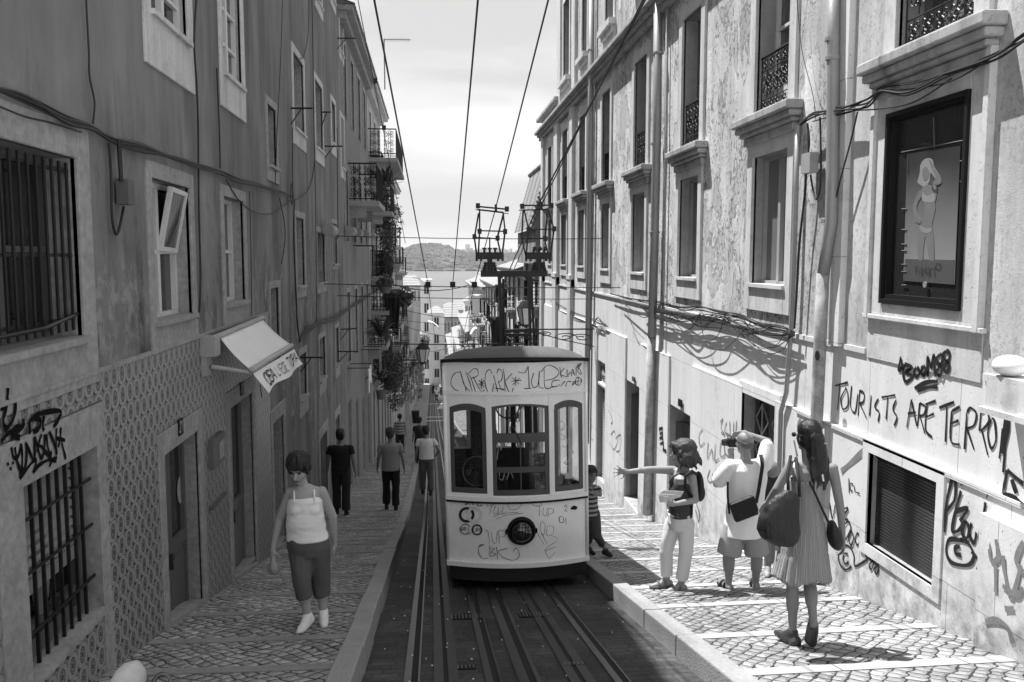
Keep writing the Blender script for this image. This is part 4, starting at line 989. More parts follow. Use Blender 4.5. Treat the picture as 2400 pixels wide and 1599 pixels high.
pshape([(408, 872), (396, 885), (378, 925), (370, 950), (374, 985), (384, 1018), (402, 1028), (408, 1015), (396, 990), (388, 955), (396, 925), (410, 905)], pskin, 'arm_print', .0137); pshape([(470, 872), (480, 868), (474, 845), (484, 850), (503, 835), (490, 800), (470, 770), (460, 745), (450, 730), (446, 745), (462, 785), (478, 818), (466, 835), (462, 855)], pskin, 'arm_print', .0150)
pshape([(416, 885), (436, 900), (466, 888), (470, 925), (440, 930), (414, 920)], psk2, 'top_print', .0145); pshape([(402, 1035), (430, 1050), (458, 1048), (450, 1068), (428, 1072), (405, 1058)], psk2, 'bottom_print', .0145)
pshape([(462, 840), (478, 845), (484, 880), (470, 885), (458, 870)], phair, 'hair_print', .0146)
g = G(); text(g, 'figfort', ((380, 1222), (480, 1226), (380, 1262), (480, 1266)), lambda x, y: PF(x, y, .0128), .006, (-1, 0, 0), gap=.2); strokes(g, [[(490+12*math.cos(q*PI/4), 1225+14*math.sin(q*PI/4)) for q in range(9)]], lambda x, y: PF(x, y, .0128), .007, (-1, 0, 0)); g.build('poster_lettering', mat('poster_ink', .012, .6), poster)
g = G()
for x0, y0, x1, y1 in ((318, 700, 630, 640), (466, 540, 470, 680), (350, 720, 348, 800)): g.tube([PF(x0, y0, .014), PF(x1, y1, .014)], .004, 4)
for y in (740, 835, 932, 1028, 1122, 1215, 1310): g.tube([PF(588, y, .014), PF(625, y-3, .014)], .004, 4); g.tube([PF(320, y+220 if y < 1100 else y, .014), PF(342, y+220 if y < 1100 else y, .014)], .004, 4)
g.build('case_lights', mat('dim_print', .12, .5), pw)
g = G(); c = PF(430, 1308, .02); g.lathe(c, [(.001, 0), (.025, .0), (.025, -.01), (.001, -.01)], 12, axis='X'); g.build('round_sticker', psk2, pw)
# grating
h = R['g']; t = MT('perforated_grille', .55, .5)
wl = t.noise(1.6, t.vec(t.x, t.y, 0.0), det=2); t.col(((t.z*230+wl*6).op('SINE')*.3+.7)*(.085)*(t.noise(1.3, t.vec(t.x, t.y*2.2, t.z*.35), det=3).rng(.35, .62))+.008); t.bump((t.z*230).op('SINE'), .002)
g = G(); fb(g, -1, XR, -.06, -.04, h[0], h[1], h[2], h[3]); o = g.build('basement_grille', t.m, br_)
g = G(); 
for q in ((h[0]-.1, h[0]), (h[1], h[1]+.1)): fb(g, -1, XR, 0, .05, q[0], q[1], h[2]-.1, h[3]+.1)
fb(g, -1, XR, 0, .05, h[0], h[1], h[3], h[3]+.1); fb(g, -1, XR, 0, .05, h[0], h[1], h[2]-.1, h[2]); g.build('frame', stoneR, o)
g = G(); fb(g, -1, XR, -.035, -.02, h[0], h[1], h[3]-.05, h[3]); g.build('top_strip', blackp, o)
# doors
d0 = door(br_, -1, XR, R['d0'][:2]+(R['d0'][2], onX(1400, 893, XR).z), m=gfr, dep=.16, sur=.0, glass=False, label='pale slatted shutter door below a shop sign')
g = G(); z = R['d0'][2]-.6
while z < onX(1400, 905, XR).z-.1: fb(g, -1, XR, -.13, -.10, R['d0'][0]+.03, R['d0'][1]-.03, z, z+.03); z += .07
g.build('slats', mat('slat_paint', .5, .5), d0)
g = G(); a, b = onX(1400, 842, XR), onX(1421, 905, XR); fb(g, -1, XR, -.10, -.07, R['d0'][0]+.05, R['d0'][1]-.02, onX(1400, 890, XR).z, onX(1400, 846, XR).z); sg_ = g.build('shop_sign', mat('sign_panel', .5, .6), br_, label='small lettered sign panel over the slatted shutter door')
f = lambda x, y: onX(1390+x/12.06, 830+y/12.06, XR+.065); g = G(); text(g, 'CASTAR', ((140, 280), (385, 430), (140, 400), (385, 560)), f, .03, (-1, 0, 0)); text(g, 'NUNOS', ((190, 520), (360, 650), (190, 640), (360, 790)), f, .03, (-1, 0, 0)); g.build('sign_lettering', blackp, sg_)
g = G(); h = R['d0']; fb(g, -1, XR, -.12, .02, h[0]-.1, h[1]+.1, onX(1400, 897, XR).z, onX(1400, 892, XR).z); g.build('sign_ledge', stone, br_)
for k in ('d1', 'd2'):
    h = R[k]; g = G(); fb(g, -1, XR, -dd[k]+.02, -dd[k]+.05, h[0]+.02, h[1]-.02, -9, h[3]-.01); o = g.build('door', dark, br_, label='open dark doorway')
    g = G(); z = (gz(h[0])+gz(h[1]))/2; fb(g, -1, XR, -dd[k], .03, h[0], h[1], z-.5, max(gz(h[0]), gz(h[1]))+.03); g.build('doorstep', stone, o)
    g = G(); fb(g, -1, XR, -.30, -.10, h[1]-.06, h[1]-.01, -9, h[3]-.3); fb(g, -1, XR, -.28, -.22, h[1]-.35, h[1]-.06, -9, h[3]-.3); g.build('door_leaf', mwood, o)
h = R['d3']; d3 = door(br_, -1, XR, h, m=mat('green_grey_door', .075, .5), dep=.18, sur=.0, glass=True, label='dark double door with diamond ironwork behind the photographer')
g = G(); mid = (h[0]+h[1])/2
for a, b in ((h[0]+.08, mid-.06), (mid+.06, h[1]-.08)):
    c = (a+b)/2; zt = h[3]-.1; 
    for i in range(4): z = zt-.2-i*.38; g.tube([(XR+.13, a, z), (XR+.13, c, z+.19), (XR+.13, b, z), (XR+.13, c, z-.19), (XR+.13, a, z)], .012, 4)
    g.tube([(XR+.13, c, zt), (XR+.13, c, zt-1.7)], .012, 4)
g.build('diamond_ironwork', gfr, d3)
g = G()
for i in range(8): z = h[3]-1.95-i*.17; fb(g, -1, XR, -.14, -.10, h[0]+.05, h[1]-.05, z, z+.05)
g.build('louvre', wfr, d3)
g = G(); fb(g, -1, XR, 0, .03, h[0]-.12, h[0], h[2]-1, h[3]+.14); fb(g, -1, XR, 0, .03, h[1], h[1]+.12, h[2]-1, h[3]+.14); fb(g, -1, XR, 0, .03, h[0], h[1], h[3], h[3]+.14); g.build('surround', stoneR, d3)
plate(br_, -1, XR, ((1482, 882), (1488, 896)), '11', ((1483, 884), (1488, 887), (1483, 893), (1488, 896))); plate(br_, -1, XR, ((1590, 934), (1598, 956)), '9', ((1591, 937), (1597, 940), (1591, 951), (1597, 954)), fm=blackp)
# window sq
h = R['sq']; g = G(); fb(g, -1, XR, -.2, -.15, h[0], h[1], h[2], h[3]); g.build('vent_window', dark, br_)
# ---- pipes
rp = lambda P, d: [onX(x, y, XR-d) for x, y in P]
pipe(br_, rp([(1955, -60), (1953, 100), (1951, 400), (1948, 520), (1938, 580), (1930, 641)], .12), .058, zinc, clips=rp([(1951, 92), (1952, 137), (1941, 517)], .12), label='thick grey downpipe beside the cabinet windows')
pipe(br_, rp([(1929, 641), (1922, 800), (1914, 980), (1905, 1190), (1900, 1330)], .12), .062, rustm, label='rusty lower end of the thick downpipe')
pipe(br_, rp([(1543, -60), (1540, 300), (1534, 560), (1528, 790)], .12), .075, zinc, clips=rp([(1543, 125), (1538, 337), (1534, 545)], .12)); pipe(br_, rp([(1527, 790), (1522, 1000), (1517, 1206)], .12), .080, rustm, label='rusty lower end of the middle downpipe')
pipe(br_, rp([(1387, -60), (1384, 300), (1381, 600), (1377, 830), (1374, 1040)], .12), .070, zinc, clips=rp([(1386, 118), (1382, 415)], .12))
pipe(br_, rp([(1869, 295), (1866, 450), (1860, 640), (1854, 780), (1848, 850), (1843, 920), (1830, 965), (1826, 1100), (1820, 1290)], .07), .026, zinc, name='conduit')
for x in (1560, 1392): pipe(br_, rp([(x+4, -60), (x, 400), (x-8, 820)], .05), .022, stone_d, name='conduit')
# ---- cables
bR = lambda P, d=.08: [onX(x, y, XR-d) for x, y in P]
bundle(br_, bR([(2480, 40), (2400, 92), (2330, 125), (2230, 170), (2130, 205), (2066, 215), (2030, 240), (1960, 262), (1905, 272), (1876, 292)], .12), 5, .0075, .045, seed=41)
bundle(br_, bR([(2230, 185), (2140, 240), (2060, 255), (1990, 262), (1905, 285)], .10), 1, .008, .003, name='cable', seed=42)
bundle(br_, bR([(1862, 780), (1830, 772), (1780, 762), (1730, 742), (1680, 730), (1640, 722), (1600, 725), (1560, 712), (1520, 708), (1470, 698), (1430, 688)]), 7, .006, .025, seed=43)
bundle(br_, bR([(1862, 785), (1800, 775), (1740, 752), (1690, 738), (1640, 735), (1600, 735), (1550, 728), (1500, 718)], .10), 16, .0045, .055, seed=44, sag=1.6)
for i, P in enumerate(([(1760, 755), (1720, 800), (1690, 820), (1655, 805), (1640, 740)], [(1700, 735), (1680, 790), (1640, 800), (1600, 775), (1560, 730)], [(1840, 775), (1820, 810), (1780, 815), (1745, 790), (1700, 745)], [(1850, 790), (1835, 820), (1800, 830), (1770, 810), (1740, 770)], [(1640, 735), (1620, 770), (1600, 760), (1570, 730)], [(1540, 725), (1510, 745), (1480, 725), (1450, 700)], [(1670, 735), (1650, 775), (1610, 785), (1545, 740)], [(1868, 0), (1880, 120), (1905, 220), (1912, 280)], [(2010, 262), (1995, 330), (1970, 420), (1948, 512)], [(1770, 812), (1700, 760), (1600, 745)], [(1462, 700), (1480, 760), (1510, 795)])):
    bundle(br_, bR(P, .10), 1, .0065, .006, name='cable', seed=50+i)
bundle(br_, bR([(1390, 770), (1400, 745), (1415, 760), (1425, 765)]), 5, .006, .04, seed=61); bundle(br_, bR([(1290, 705), (1320, 720), (1345, 735), (1372, 742)]), 5, .006, .05, seed=62); bundle(br_, bR([(1382, 745), (1400, 755), (1420, 762)]), 5, .006, .04, seed=63)
bundle(br_, bR([(1893, 290), (1896, 330), (1894, 360)], .10), 7, .007, .03, seed=64); bundle(br_, bR([(1890, 405), (1886, 460), (1878, 530), (1872, 600), (1866, 700), (1862, 770)], .09), 5, .009, .02, seed=65)
bundle(br_, bR([(1922, 275), (1924, 360), (1922, 440), (1913, 466), (1905, 440), (1900, 410)], .08), 1, .011, .003, name='cable', seed=66)
g = G(); a, b = onX(1887, 362, XR-.1), onX(1906, 404, XR-.1); g.box(XR-.14, XR-.05, min(a.y, b.y), max(a.y, b.y), b.z, a.z); g.build('junction_box', mat('pale_plastic', .33, .5), br_)
# ---- graffiti on the right base
GR = mat('spray_paint', .015, .6, var=.4, vs=30); N = (-1, 0, 0)
def f(px, py):
    p = onX(px, py, XR-.001)
    if p.z > zl-.06: p = onX(px, py, XR-.014)
    if p.z < zs: p = onX(px, py, XR-.037)
    if p.y < yq and p.z < zblk: p = onX(px, py, XR-.122)
    return p
def Z(P, w, ox=1750, oy=750, s=1.846, m=None):
    g = G(); strokes(g, [[(ox+x/s, oy+y/s) for x, y in p] for p in P], f, w, N); g.build('graffiti', m or CURM[0], br_)
CURM = [GR]
Z([[(385, 285), (440, 270)], [(405, 280), (395, 390)], [(430, 300), (410, 340), (418, 385), (440, 370), (438, 310), (428, 295)], [(455, 285), (450, 370), (470, 400), (482, 320)], [(490, 305), (483, 415)], [(490, 305), (510, 320), (505, 355), (487, 360)], [(490, 360), (520, 425)], [(540, 325), (533, 415)], [(572, 340), (556, 375), (575, 400), (570, 440)], [(585, 335), (645, 325)], [(612, 335), (605, 430)], [(650, 345), (635, 385), (652, 420), (640, 458)]], .022)
Z([[(715, 345), (695, 465)], [(715, 345), (738, 460)], [(700, 405), (735, 400)], [(750, 360), (740, 460)], [(750, 360), (775, 375), (768, 410), (745, 412)], [(750, 412), (772, 490)], [(775, 365), (820, 350)], [(783, 365), (775, 470), (805, 508)], [(780, 420), (812, 405)]], .022)
Z([[(835, 380), (900, 355)], [(868, 370), (862, 528)], [(890, 395), (925, 375)], [(890, 395), (885, 520), (925, 540)], [(885, 450), (920, 435)], [(955, 400), (945, 560)], [(955, 400), (970, 380), (995, 405), (985, 455), (950, 470)], [(955, 470), (985, 560)], [(1015, 400), (1008, 480)], [(1015, 400), (1040, 395), (1050, 440), (1015, 480)], [(1020, 480), (1045, 585)], [(1060, 430), (1045, 490), (1060, 555), (1080, 520), (1075, 440), (1062, 425)], [(1110, 470), (1095, 600)], [(1133, 420), (1125, 500), (1112, 660)]], .022)
Z([[(1135, 420), (1128, 480), (1120, 540)], [(1130, 420), (1118, 500), (1112, 580)]], .05)
Z([[(670, 165), (658, 215), (675, 205), (668, 160)], [(685, 190), (680, 235), (688, 272)], [(685, 192), (718, 205), (690, 228), (722, 245), (690, 272)], [(735, 205), (725, 232), (740, 245), (750, 222), (738, 205)], [(765, 200), (755, 225), (768, 240), (778, 215), (766, 200)], [(785, 245), (785, 160), (800, 205), (812, 150), (815, 240)], [(838, 150), (820, 175), (845, 205), (838, 240), (822, 225), (845, 190), (850, 160), (838, 148)], [(865, 135), (850, 160), (878, 190), (870, 225), (852, 210), (875, 175), (880, 145), (865, 133)], [(728, 295), (780, 270), (830, 265)], [(740, 305), (790, 292), (828, 288)]], .034)
Z([[(360, 790), (372, 860), (385, 800)], [(420, 820), (440, 815), (412, 870), (440, 860)], [(425, 890), (440, 870), (452, 900), (432, 950)], [(455, 910), (442, 945), (455, 975), (465, 940), (455, 912)], [(480, 920), (470, 950), (482, 975), (492, 945), (480, 920)], [(515, 805), (508, 900), (512, 1000), (525, 1035)], [(525, 1035), (470, 1065), (465, 1020), (450, 985), (425, 975), (400, 1000), (402, 1050), (430, 1080), (455, 1065)], [(440, 1015), (425, 1010), (418, 1035), (430, 1055), (442, 1045)], [(545, 1010), (530, 1030), (550, 1050), (540, 1080), (532, 1060), (552, 1035), (545, 1010)], [(568, 1035), (555, 1050), (572, 1070), (565, 1098), (553, 1080), (573, 1055), (568, 1035)]], .022)
Z([[(890, 690), (868, 780), (862, 850), (858, 920)], [(890, 690), (905, 700), (900, 780), (860, 830)], [(932, 712), (933, 716)], [(930, 740), (905, 830), (892, 915), (925, 905), (945, 870)], [(905, 830), (960, 815), (925, 870)], [(950, 870), (935, 920), (955, 945), (965, 900), (950, 870)], [(975, 880), (965, 925), (985, 965), (995, 920)], [(1035, 790), (1020, 880), (1008, 950), (1012, 1000), (1035, 970)], [(1040, 760), (1044, 764)], [(935, 955), (880, 950), (865, 1000), (890, 1050), (960, 1060), (985, 1020), (960, 965), (925, 950)], [(925, 980), (905, 985), (905, 1010), (930, 1018)], [(975, 1000), (1010, 1050), (1000, 1085)], [(1010, 1000), (1025, 1060)]], .034)
Z([[(1130, 325), (1150, 380), (1200, 410)]], .07); Z([[(1130, 650), (1110, 755)], [(1130, 650), (1200, 710)], [(1110, 755), (1160, 770), (1200, 800)], [(1150, 690), (1170, 750)]], .04)
Z([[(443, 685), (444, 750)], [(450, 705), (450, 735), (460, 740)], [(450, 705), (462, 712)], [(466, 715), (470, 745)], [(475, 745), (490, 752)]], .014)
GF_ = mat('faded_spray', .20, .7, var=.4, vs=12); CURM[0] = GF_
Z([[(1050, 950), (1060, 1040), (1090, 1030), (1080, 950)], [(1110, 1020), (1120, 1100), (1150, 1200), (1190, 1060)], [(1200, 960), (1170, 1040), (1200, 1100)], [(1080, 1060), (1080, 1180)], [(1020, 1310), (1080, 1300), (1130, 1330), (1155, 1400)], [(1120, 1250), (1160, 1250)], [(1110, 1150), (1170, 1190), (1200, 1160)]], .045); Z([[(410, 655), (450, 620), (510, 565)]], .06); Z([[(205, 520), (218, 585)], [(235, 430), (222, 460), (228, 500)]], .05)
Z([[(815, 490), (830, 475), (820, 520), (840, 560), (820, 545)], [(850, 490), (840, 540), (865, 560)], [(868, 485), (870, 560)], [(890, 490), (888, 560)], [(905, 480), (902, 550)], [(720, 530), (700, 560), (705, 620), (730, 600)], [(750, 600), (745, 690), (770, 640), (775, 700)], [(790, 610), (785, 700), (810, 690)], [(820, 600), (815, 670), (840, 670), (835, 600)], [(760, 750), (745, 800), (765, 820), (775, 770)], [(850, 560), (880, 570), (860, 620)], [(200, 420), (225, 480), (215, 500)], [(215, 560), (235, 540), (250, 600), (230, 640), (212, 600)], [(240, 580), (270, 560), (265, 640), (245, 650)], [(100, 470), (112, 500), (100, 560), (118, 590)]], .022, 1340, 780, 2.341)
CURM[0] = GR
Z([[(480, 530), (500, 520)], [(483, 555), (500, 545)], [(482, 580), (500, 570)], [(485, 610), (505, 600)], [(500, 640), (520, 650)], [(495, 515), (505, 640)]], .05, 1340, 780, 2.341)
# ---- edge pier with rounded cap
gp = thing('gate_pier', 'pale wall pier with a rounded white cap at the right edge', 'pier', onX(2405, 1000, XR-.1))
p = onX(2379, 876, XR-.02); g = G(); g.box(XR-.22, XR-.002, 4.7, p.y, p.z-.22, p.z); g.box(XR-.25, XR-.002, 4.7, p.y+.03, p.z-.26, p.z-.22); g.build('pier_block', stone, gp)
g = G(); g.ell((XR-.14, p.y-.12, p.z+.07), .11, .11, .07); g.build('rounded_cap', white_f, gp, smooth=True)
# round sticker on the rusty pipe
g = G(); c = onX(1915, 834, XR-.20); g.lathe(c, [(.001, 0), (.048, 0), (.048, .006), (.001, .006)], 14, axis='X'); g.build('sticker', blackp, br_)
# ============================================================ TRAM
tramw = mat('tram_pale_paint', .80, .32, var=.13, vs=2.2, fine=.10, bump=.0008)
tram2 = mat('tram_trim_paint', .80, .35, var=.06)
troof = mat('tram_roof_paint', .10, .6, var=.35, vs=5, fine=.2, bump=.003)
tgrey = mat('tram_window_frame', .075, .45, var=.15)
tdark = mat('tram_underframe', .018, .6, var=.4)
TY, TX0, TX1, TZ0, TZ1, TL_ = 9.42, .135, 1.685, -3.36, -1.13, 7.6
def lean(x, z): return x+(TZ1-z)*.018-.01
def fy(x): return TY-.17*max(0, 1-((x-.91)/.775)**2)
def TF(x, z, o=0.0): return Vector((lean(x, z), fy(x)-o, z))
def TP(x, y, z): return Vector((lean(x, z)+.014*max(0, y-TY), y, z-.19*(y-TY)))
tr = thing('funicular_tram', 'pale graffitied funicular tram descending the track in the street centre', 'tram', (.91, TY+3.5, gz(TY+3.5)))
def tpx(px, py, o=.004):
    p = onY(px, py, TY)
    for i in range(3): p = onY(px, py, fy(p.x)-o)
    return p
def cb_(g, x0, x1, z0, z1, o0, o1, m=0, nx=None):
    nx = nx or max(2, int((x1-x0)/.06)+1); R = []
    for i in range(nx+1):
        x = x0+(x1-x0)*i/nx; R.append([TF(x, z0, o0), TF(x, z1, o0), TF(x, z1, o1), TF(x, z0, o1)])
    g.rings(R, m)
WH = [(.185, .575, -2.565, -1.575), (.635, 1.255, -2.585, -1.575), (1.315, 1.645, -2.565, -1.555)]
g = G(); xs = sorted(set([TX0, TX1]+[q for h in WH for q in h[:2]])); zs_ = sorted(set([TZ0, TZ1]+[q for h in WH for q in h[2:]]))
xs2 = []
for a, b in zip(xs, xs[1:]):
    n = max(1, int((b-a)/.05)); xs2 += [a+(b-a)*i/n for i in range(n)]
xs2.append(xs[-1])
for a, b in zip(xs2, xs2[1:]):
    for c, d in zip(zs_, zs_[1:]):
        if any(h[0]-1e-6 < (a+b)/2 < h[1] and h[2] < (c+d)/2 < h[3] for h in WH): continue
        g.hexa([TF(a, c, 0), TF(b, c, 0), TF(b, c, -.04), TF(a, c, -.04), TF(a, d, 0), TF(b, d, 0), TF(b, d, -.04), TF(a, d, -.04)])
for (x0, x1, z0, z1), ar in zip(WH, (.05, .03, .05)):     # arched heads
    n = 12
    for i in range(n):
        a, b = x0+(x1-x0)*i/n, x0+(x1-x0)*(i+1)/n; h = lambda x: z1-ar*(2*(x-(x0+x1)/2)/(x1-x0))**2
        g.hexa([TF(a, h(a), .001), TF(b, h(b), .001), TF(b, h(b), -.038), TF(a, h(a), -.038), TF(a, z1+.003, .001), TF(b, z1+.003, .001), TF(b, z1+.003, -.038), TF(a, z1+.003, -.038)])
body = g.build('body', tramw, tr)
# sides, rear and inner lining
g = G()
def side(x, sgn):
    y0, y1 = TY+.02, TY+TL_; n = 7; zs0, zs1 = -2.5, -1.55; P = lambda y, z: TP(x, y, z)
    def bx(ya, yb, za, zb): g.hexa([TP(x, ya, za), TP(x-sgn*.05, ya, za), TP(x-sgn*.05, yb, za), TP(x, yb, za), TP(x, ya, zb), TP(x-sgn*.05, ya, zb), TP(x-sgn*.05, yb, zb), TP(x, yb, zb)])
    bx(y0, y1, TZ0, zs0); bx(y0, y1, zs1, TZ1)
    for i in range(n+1):
        y = y0+(y1-y0)*i/n; bx(max(y0, y-.07), min(y1, y+.07), zs0, zs1)
side(TX0, -1); side(TX1, 1)
def rear(y, zlo, zhi):
    hs = [(.22, .56), (.66, 1.24), (1.32, 1.62)]
    xs = [TX0]+[q for h in hs for q in h]+[TX1]
    def bx(a, b, c, d): g.hexa([TP(a, y, c), TP(b, y, c), TP(b, y+.05, c), TP(a, y+.05, c), TP(a, y, d), TP(b, y, d), TP(b, y+.05, d), TP(a, y+.05, d)])
    bx(TX0, TX1, TZ0, zlo); bx(TX0, TX1, zhi, TZ1)
    for i in range(0, len(xs), 2): bx(xs[i], xs[i+1], zlo, zhi)
rear(TY+TL_, -2.3, -1.5)
g.build('side_walls', tramw, tr)
g = G(); rear(TY+2.5, -2.25, -1.42); rear(TY+5.0, -2.25, -1.42)
def bx(a, b, ya, yb, c, d, m=0): g.hexa([TP(a, ya, c), TP(b, ya, c), TP(b, yb, c), TP(a, yb, c), TP(a, ya, d), TP(b, ya, d), TP(b, yb, d), TP(a, yb, d)], m)
bx(TX0+.06, TX1-.06, TY+.25, TY+TL_, TZ0+.02, TZ0+.06); bx(TX0+.06, TX1-.06, TY+.1, TY+TL_, TZ1-.05, TZ1-.02)
for y in (1.6, 3.6, 6.0): bx(TX0+.1, TX1-.1, TY+y, TY+y+.4, TZ0+.06, TZ0+.5); bx(TX0+.1, TX1-.1, TY+y+.36, TY+y+.4, TZ0+.5, TZ0+.95)
bx(.2, 1.6, TY+.3, TY+.6, TZ0+.06, -2.62)
bx(TX0+.05, TX0+.07, TY+.02, TY+TL_, TZ0, -2.51); bx(TX1-.07, TX1-.05, TY+.02, TY+TL_, TZ0, -2.51)
g.build('interior', tdark, tr)
g = G()
for x, y, z, r_ in ((.50, TY+.42, -2.45, .16), (1.02, TY+2.3, -2.02, .16)): 
    g.tube([Vector((x+r_*math.cos(q*PI/12), y+.05*math.sin(q*PI/12), z+r_*math.sin(q*PI/12))) for q in range(25)], .011, 6, cap=False); g.tube([Vector((x, y, z)), Vector((x, y+.02, z-.45))], .02, 6)
for x, y in ((.62, TY+1.2), (1.2, TY+1.2), (.9, TY+4.4)): g.tube([TP(x, y, TZ0), TP(x, y, TZ1-.03)], .014, 6)
g.build('controls_and_poles', steel, tr)
# window frames
for k, (x0, x1, z0, z1) in enumerate(WH):
    g = G(); w_ = .045
    cb_(g, x0, x0+w_, z0, z1-.02, -.034, -.006, nx=2); cb_(g, x1-w_, x1, z0, z1-.02, -.034, -.006, nx=2); cb_(g, x0+w_, x1-w_, z0, z0+w_*1.3, -.034, -.006)
    n = 10
    for i in range(n):
        a, b = x0+w_+(x1-x0-2*w_)*i/n, x0+w_+(x1-x0-2*w_)*(i+1)/n; h = lambda x: z1-(.075 if k != 1 else .02)-.05*(2*(x-(x0+x1)/2)/(x1-x0))**2
        g.hexa([TF(a, h(a), -.006), TF(b, h(b), -.006), TF(b, h(b), -.034), TF(a, h(a), -.034), TF(a, z1, -.006), TF(b, z1, -.006), TF(b, z1, -.034), TF(a, z1, -.034)])
    if k == 1:
        zt = -1.90; cb_(g, x0+w_, x1-w_, zt-.06, zt, -.034, -.006); cb_(g, x0+w_, x1-w_, -2.33, -2.27, -.034, -.006); cb_(g, .935, .947, z0, zt, -.030, -.012, nx=2); cb_(g, x0+w_, x1-w_, zt-.10, zt-.06, -.03, -.01)
    f_ = g.build('window_frame', tgrey, tr)
    g = G(); cb_(g, x0+w_, x1-w_, z0+.04, (-1.94 if k == 1 else z1-.06), -.022, -.018); g.build('pane', clearg, f_)
    if k == 1:
        g = G(); strokes(g, [[(1028+x/2.6125-28, 780+y/2.6125) for x, y in p] for p in ([(430, 780), (440, 700), (450, 650), (455, 720), (470, 660), (475, 700), (520, 650), (560, 610)], [(445, 880), (450, 840), (475, 850), (465, 900), (440, 890)], [(490, 900), (510, 850), (530, 890)])], lambda a, b: tpx(a, b, -.015), .010, (0, -1, 0)); g.build('scratched_tag', mat('glass_scratch', .22, .6), f_)
    if k == 2:
        g = G(); strokes(g, [[(1000+x/2.6125, 780+y/2.6125) for x, y in p] for p in ([(810, 560), (830, 540), (845, 570), (815, 610), (850, 640), (820, 660)], [(810, 600), (850, 590)], [(830, 690), (850, 700), (870, 640), (875, 700)], [(875, 680), (900, 740)], [(835, 800), (855, 790), (890, 770), (880, 830), (840, 790)])], lambda a, b: tpx(a, b, -.015), .008, (0, -1, 0))
        a, b = tpx(1303, 1098, -.012), tpx(1311, 1115, -.012); g.box(a.x, b.x, a.y-.002, a.y, b.z, a.z); a, b = tpx(1324, 1108, -.012), tpx(1339, 1120, -.012); g.box(a.x, b.x, a.y-.002, a.y, b.z, a.z); g.build('stickers', mat('glass_sticker', .4, .6), f_)
    if k == 1:
        g = G(); g.tube([TF(.96, -2.02, .01), TF(.86, -1.82, .02)], .007, 4); g.build('wiper', steel, f_)
# trims
g = G(); cb_(g, TX0-.012, TX1+.012, -1.475, -1.44, 0, .022); g.build('upper_moulding', tram2, tr)
g = G(); cb_(g, TX0-.01, TX1+.01, -2.645, -2.60, 0, .024, 0); g.build('waist_moulding', tram2, tr)
g = G(); cb_(g, TX0-.012, TX1+.012, -2.668, -2.646, 0, .028); g.build('waist_line', blackp, tr)
g = G(); cb_(g, TX0-.02, TX1+.02, TZ0-.02, TZ0+.03, -.02, .045); g.build('lower_lip', tram2, tr)
for x in (.60, 1.285):
    g = G(); cb_(g, x-.028, x+.028, -2.60, -1.48, .0, .007, nx=2)
    for z in (-2.60, -1.60): cb_(g, x-.032, x+.032, z-.045, z, .007, .011, nx=2)
    g.build('pillar_cover', tram2, tr)
for x in (TX0, TX1): g = G(); g.tube([TF(x, TZ0, .0), TF(x, TZ1, .0)], .022, 8); g.build('corner_post', tram2, tr, smooth=True)
tramw.node_tree.nodes['Principled BSDF'].inputs['Coat Weight'].default_value = .6
# dark skirt, underframe, wheels
g = G(); cb_(g, TX0+.015, TX1-.01, -3.545, TZ0-.021, -.06, .0); 
n = 6
def ub(a, b, ya, yb, c, d): g.hexa([TP(a, ya, c), TP(b, ya, c), TP(b, yb, c), TP(a, yb, c), TP(a, ya, d), TP(b, ya, d), TP(b, yb, d), TP(a, yb, d)])
ub(TX0+.02, TX0+.06, TY, TY+TL_, -3.55, TZ0); ub(TX1-.06, TX1-.02, TY, TY+TL_, -3.55, TZ0); ub(TX0+.1, TX1-.1, TY+.05, TY+TL_, -3.5, TZ0)
g.build('skirt', tdark, tr)
for y in (TY+1.6, TY+5.6):
    for x in (.44, 1.30):
        g = G(); c = TP(x, y, -3.55); c.z = gz(y)-.13+.24; g.lathe(c-Vector((.04, 0, 0)), [(.02, 0), (.24, 0), (.24, .08), (.02, .08)], 20, axis='X'); g.build('wheel', steel, tr, smooth=False)
# roof
g = G(); nx, ny = 28, 40
def rf(u, v):
    xn = 2*u-1; x = .91+xn*.80
    yfr = TY-.20*(1-xn*xn)-.035; y = yfr+(TY+TL_+.1-yfr)*(v**1.8)
    e = min(1, (y-yfr)/.34); e2 = min(1, (TY+TL_+.1-y)/.34)
    h = .155*(1-abs(xn)**3.2)**.62*math.sin(e*PI/2)**.75*math.sin(e2*PI/2)**.75
    return Vector((lean(x, TZ1)+.014*max(0, y-TY), y, TZ1+.02+h-.19*(y-TY)))
g.grid(rf, nx, ny); g.grid(lambda u, v: rf(u, v)*Vector((1, 1, 1)).x-Vector((0, 0, .001)) if 0 else Vector((rf(u, v).x, rf(u, v).y, TZ1+.0-.19*(rf(u, v).y-TY))), nx, ny)
ro = g.build('roof', troof, tr, smooth=True)
g = G(); R = []
for i in range(25):
    u = i/24; p = rf(u, 0); R.append([p+Vector((0, -.012, -.032)), p+Vector((0, -.012, .003)), p+Vector((0, .03, .003)), p+Vector((0, .03, -.032))])
g.rings(R); 
for u in (0, 1):
    R = []
    for j in range(11): p = rf(u, (j/10)); R.append([p+Vector((-.012 if u == 0 else .012, 0, -.032)), p+Vector((-.012 if u == 0 else .012, 0, .004)), p+Vector((0, 0, .004)), p+Vector((0, 0, -.032))])
    g.rings(R)
g.build('gutter', blackp, ro)
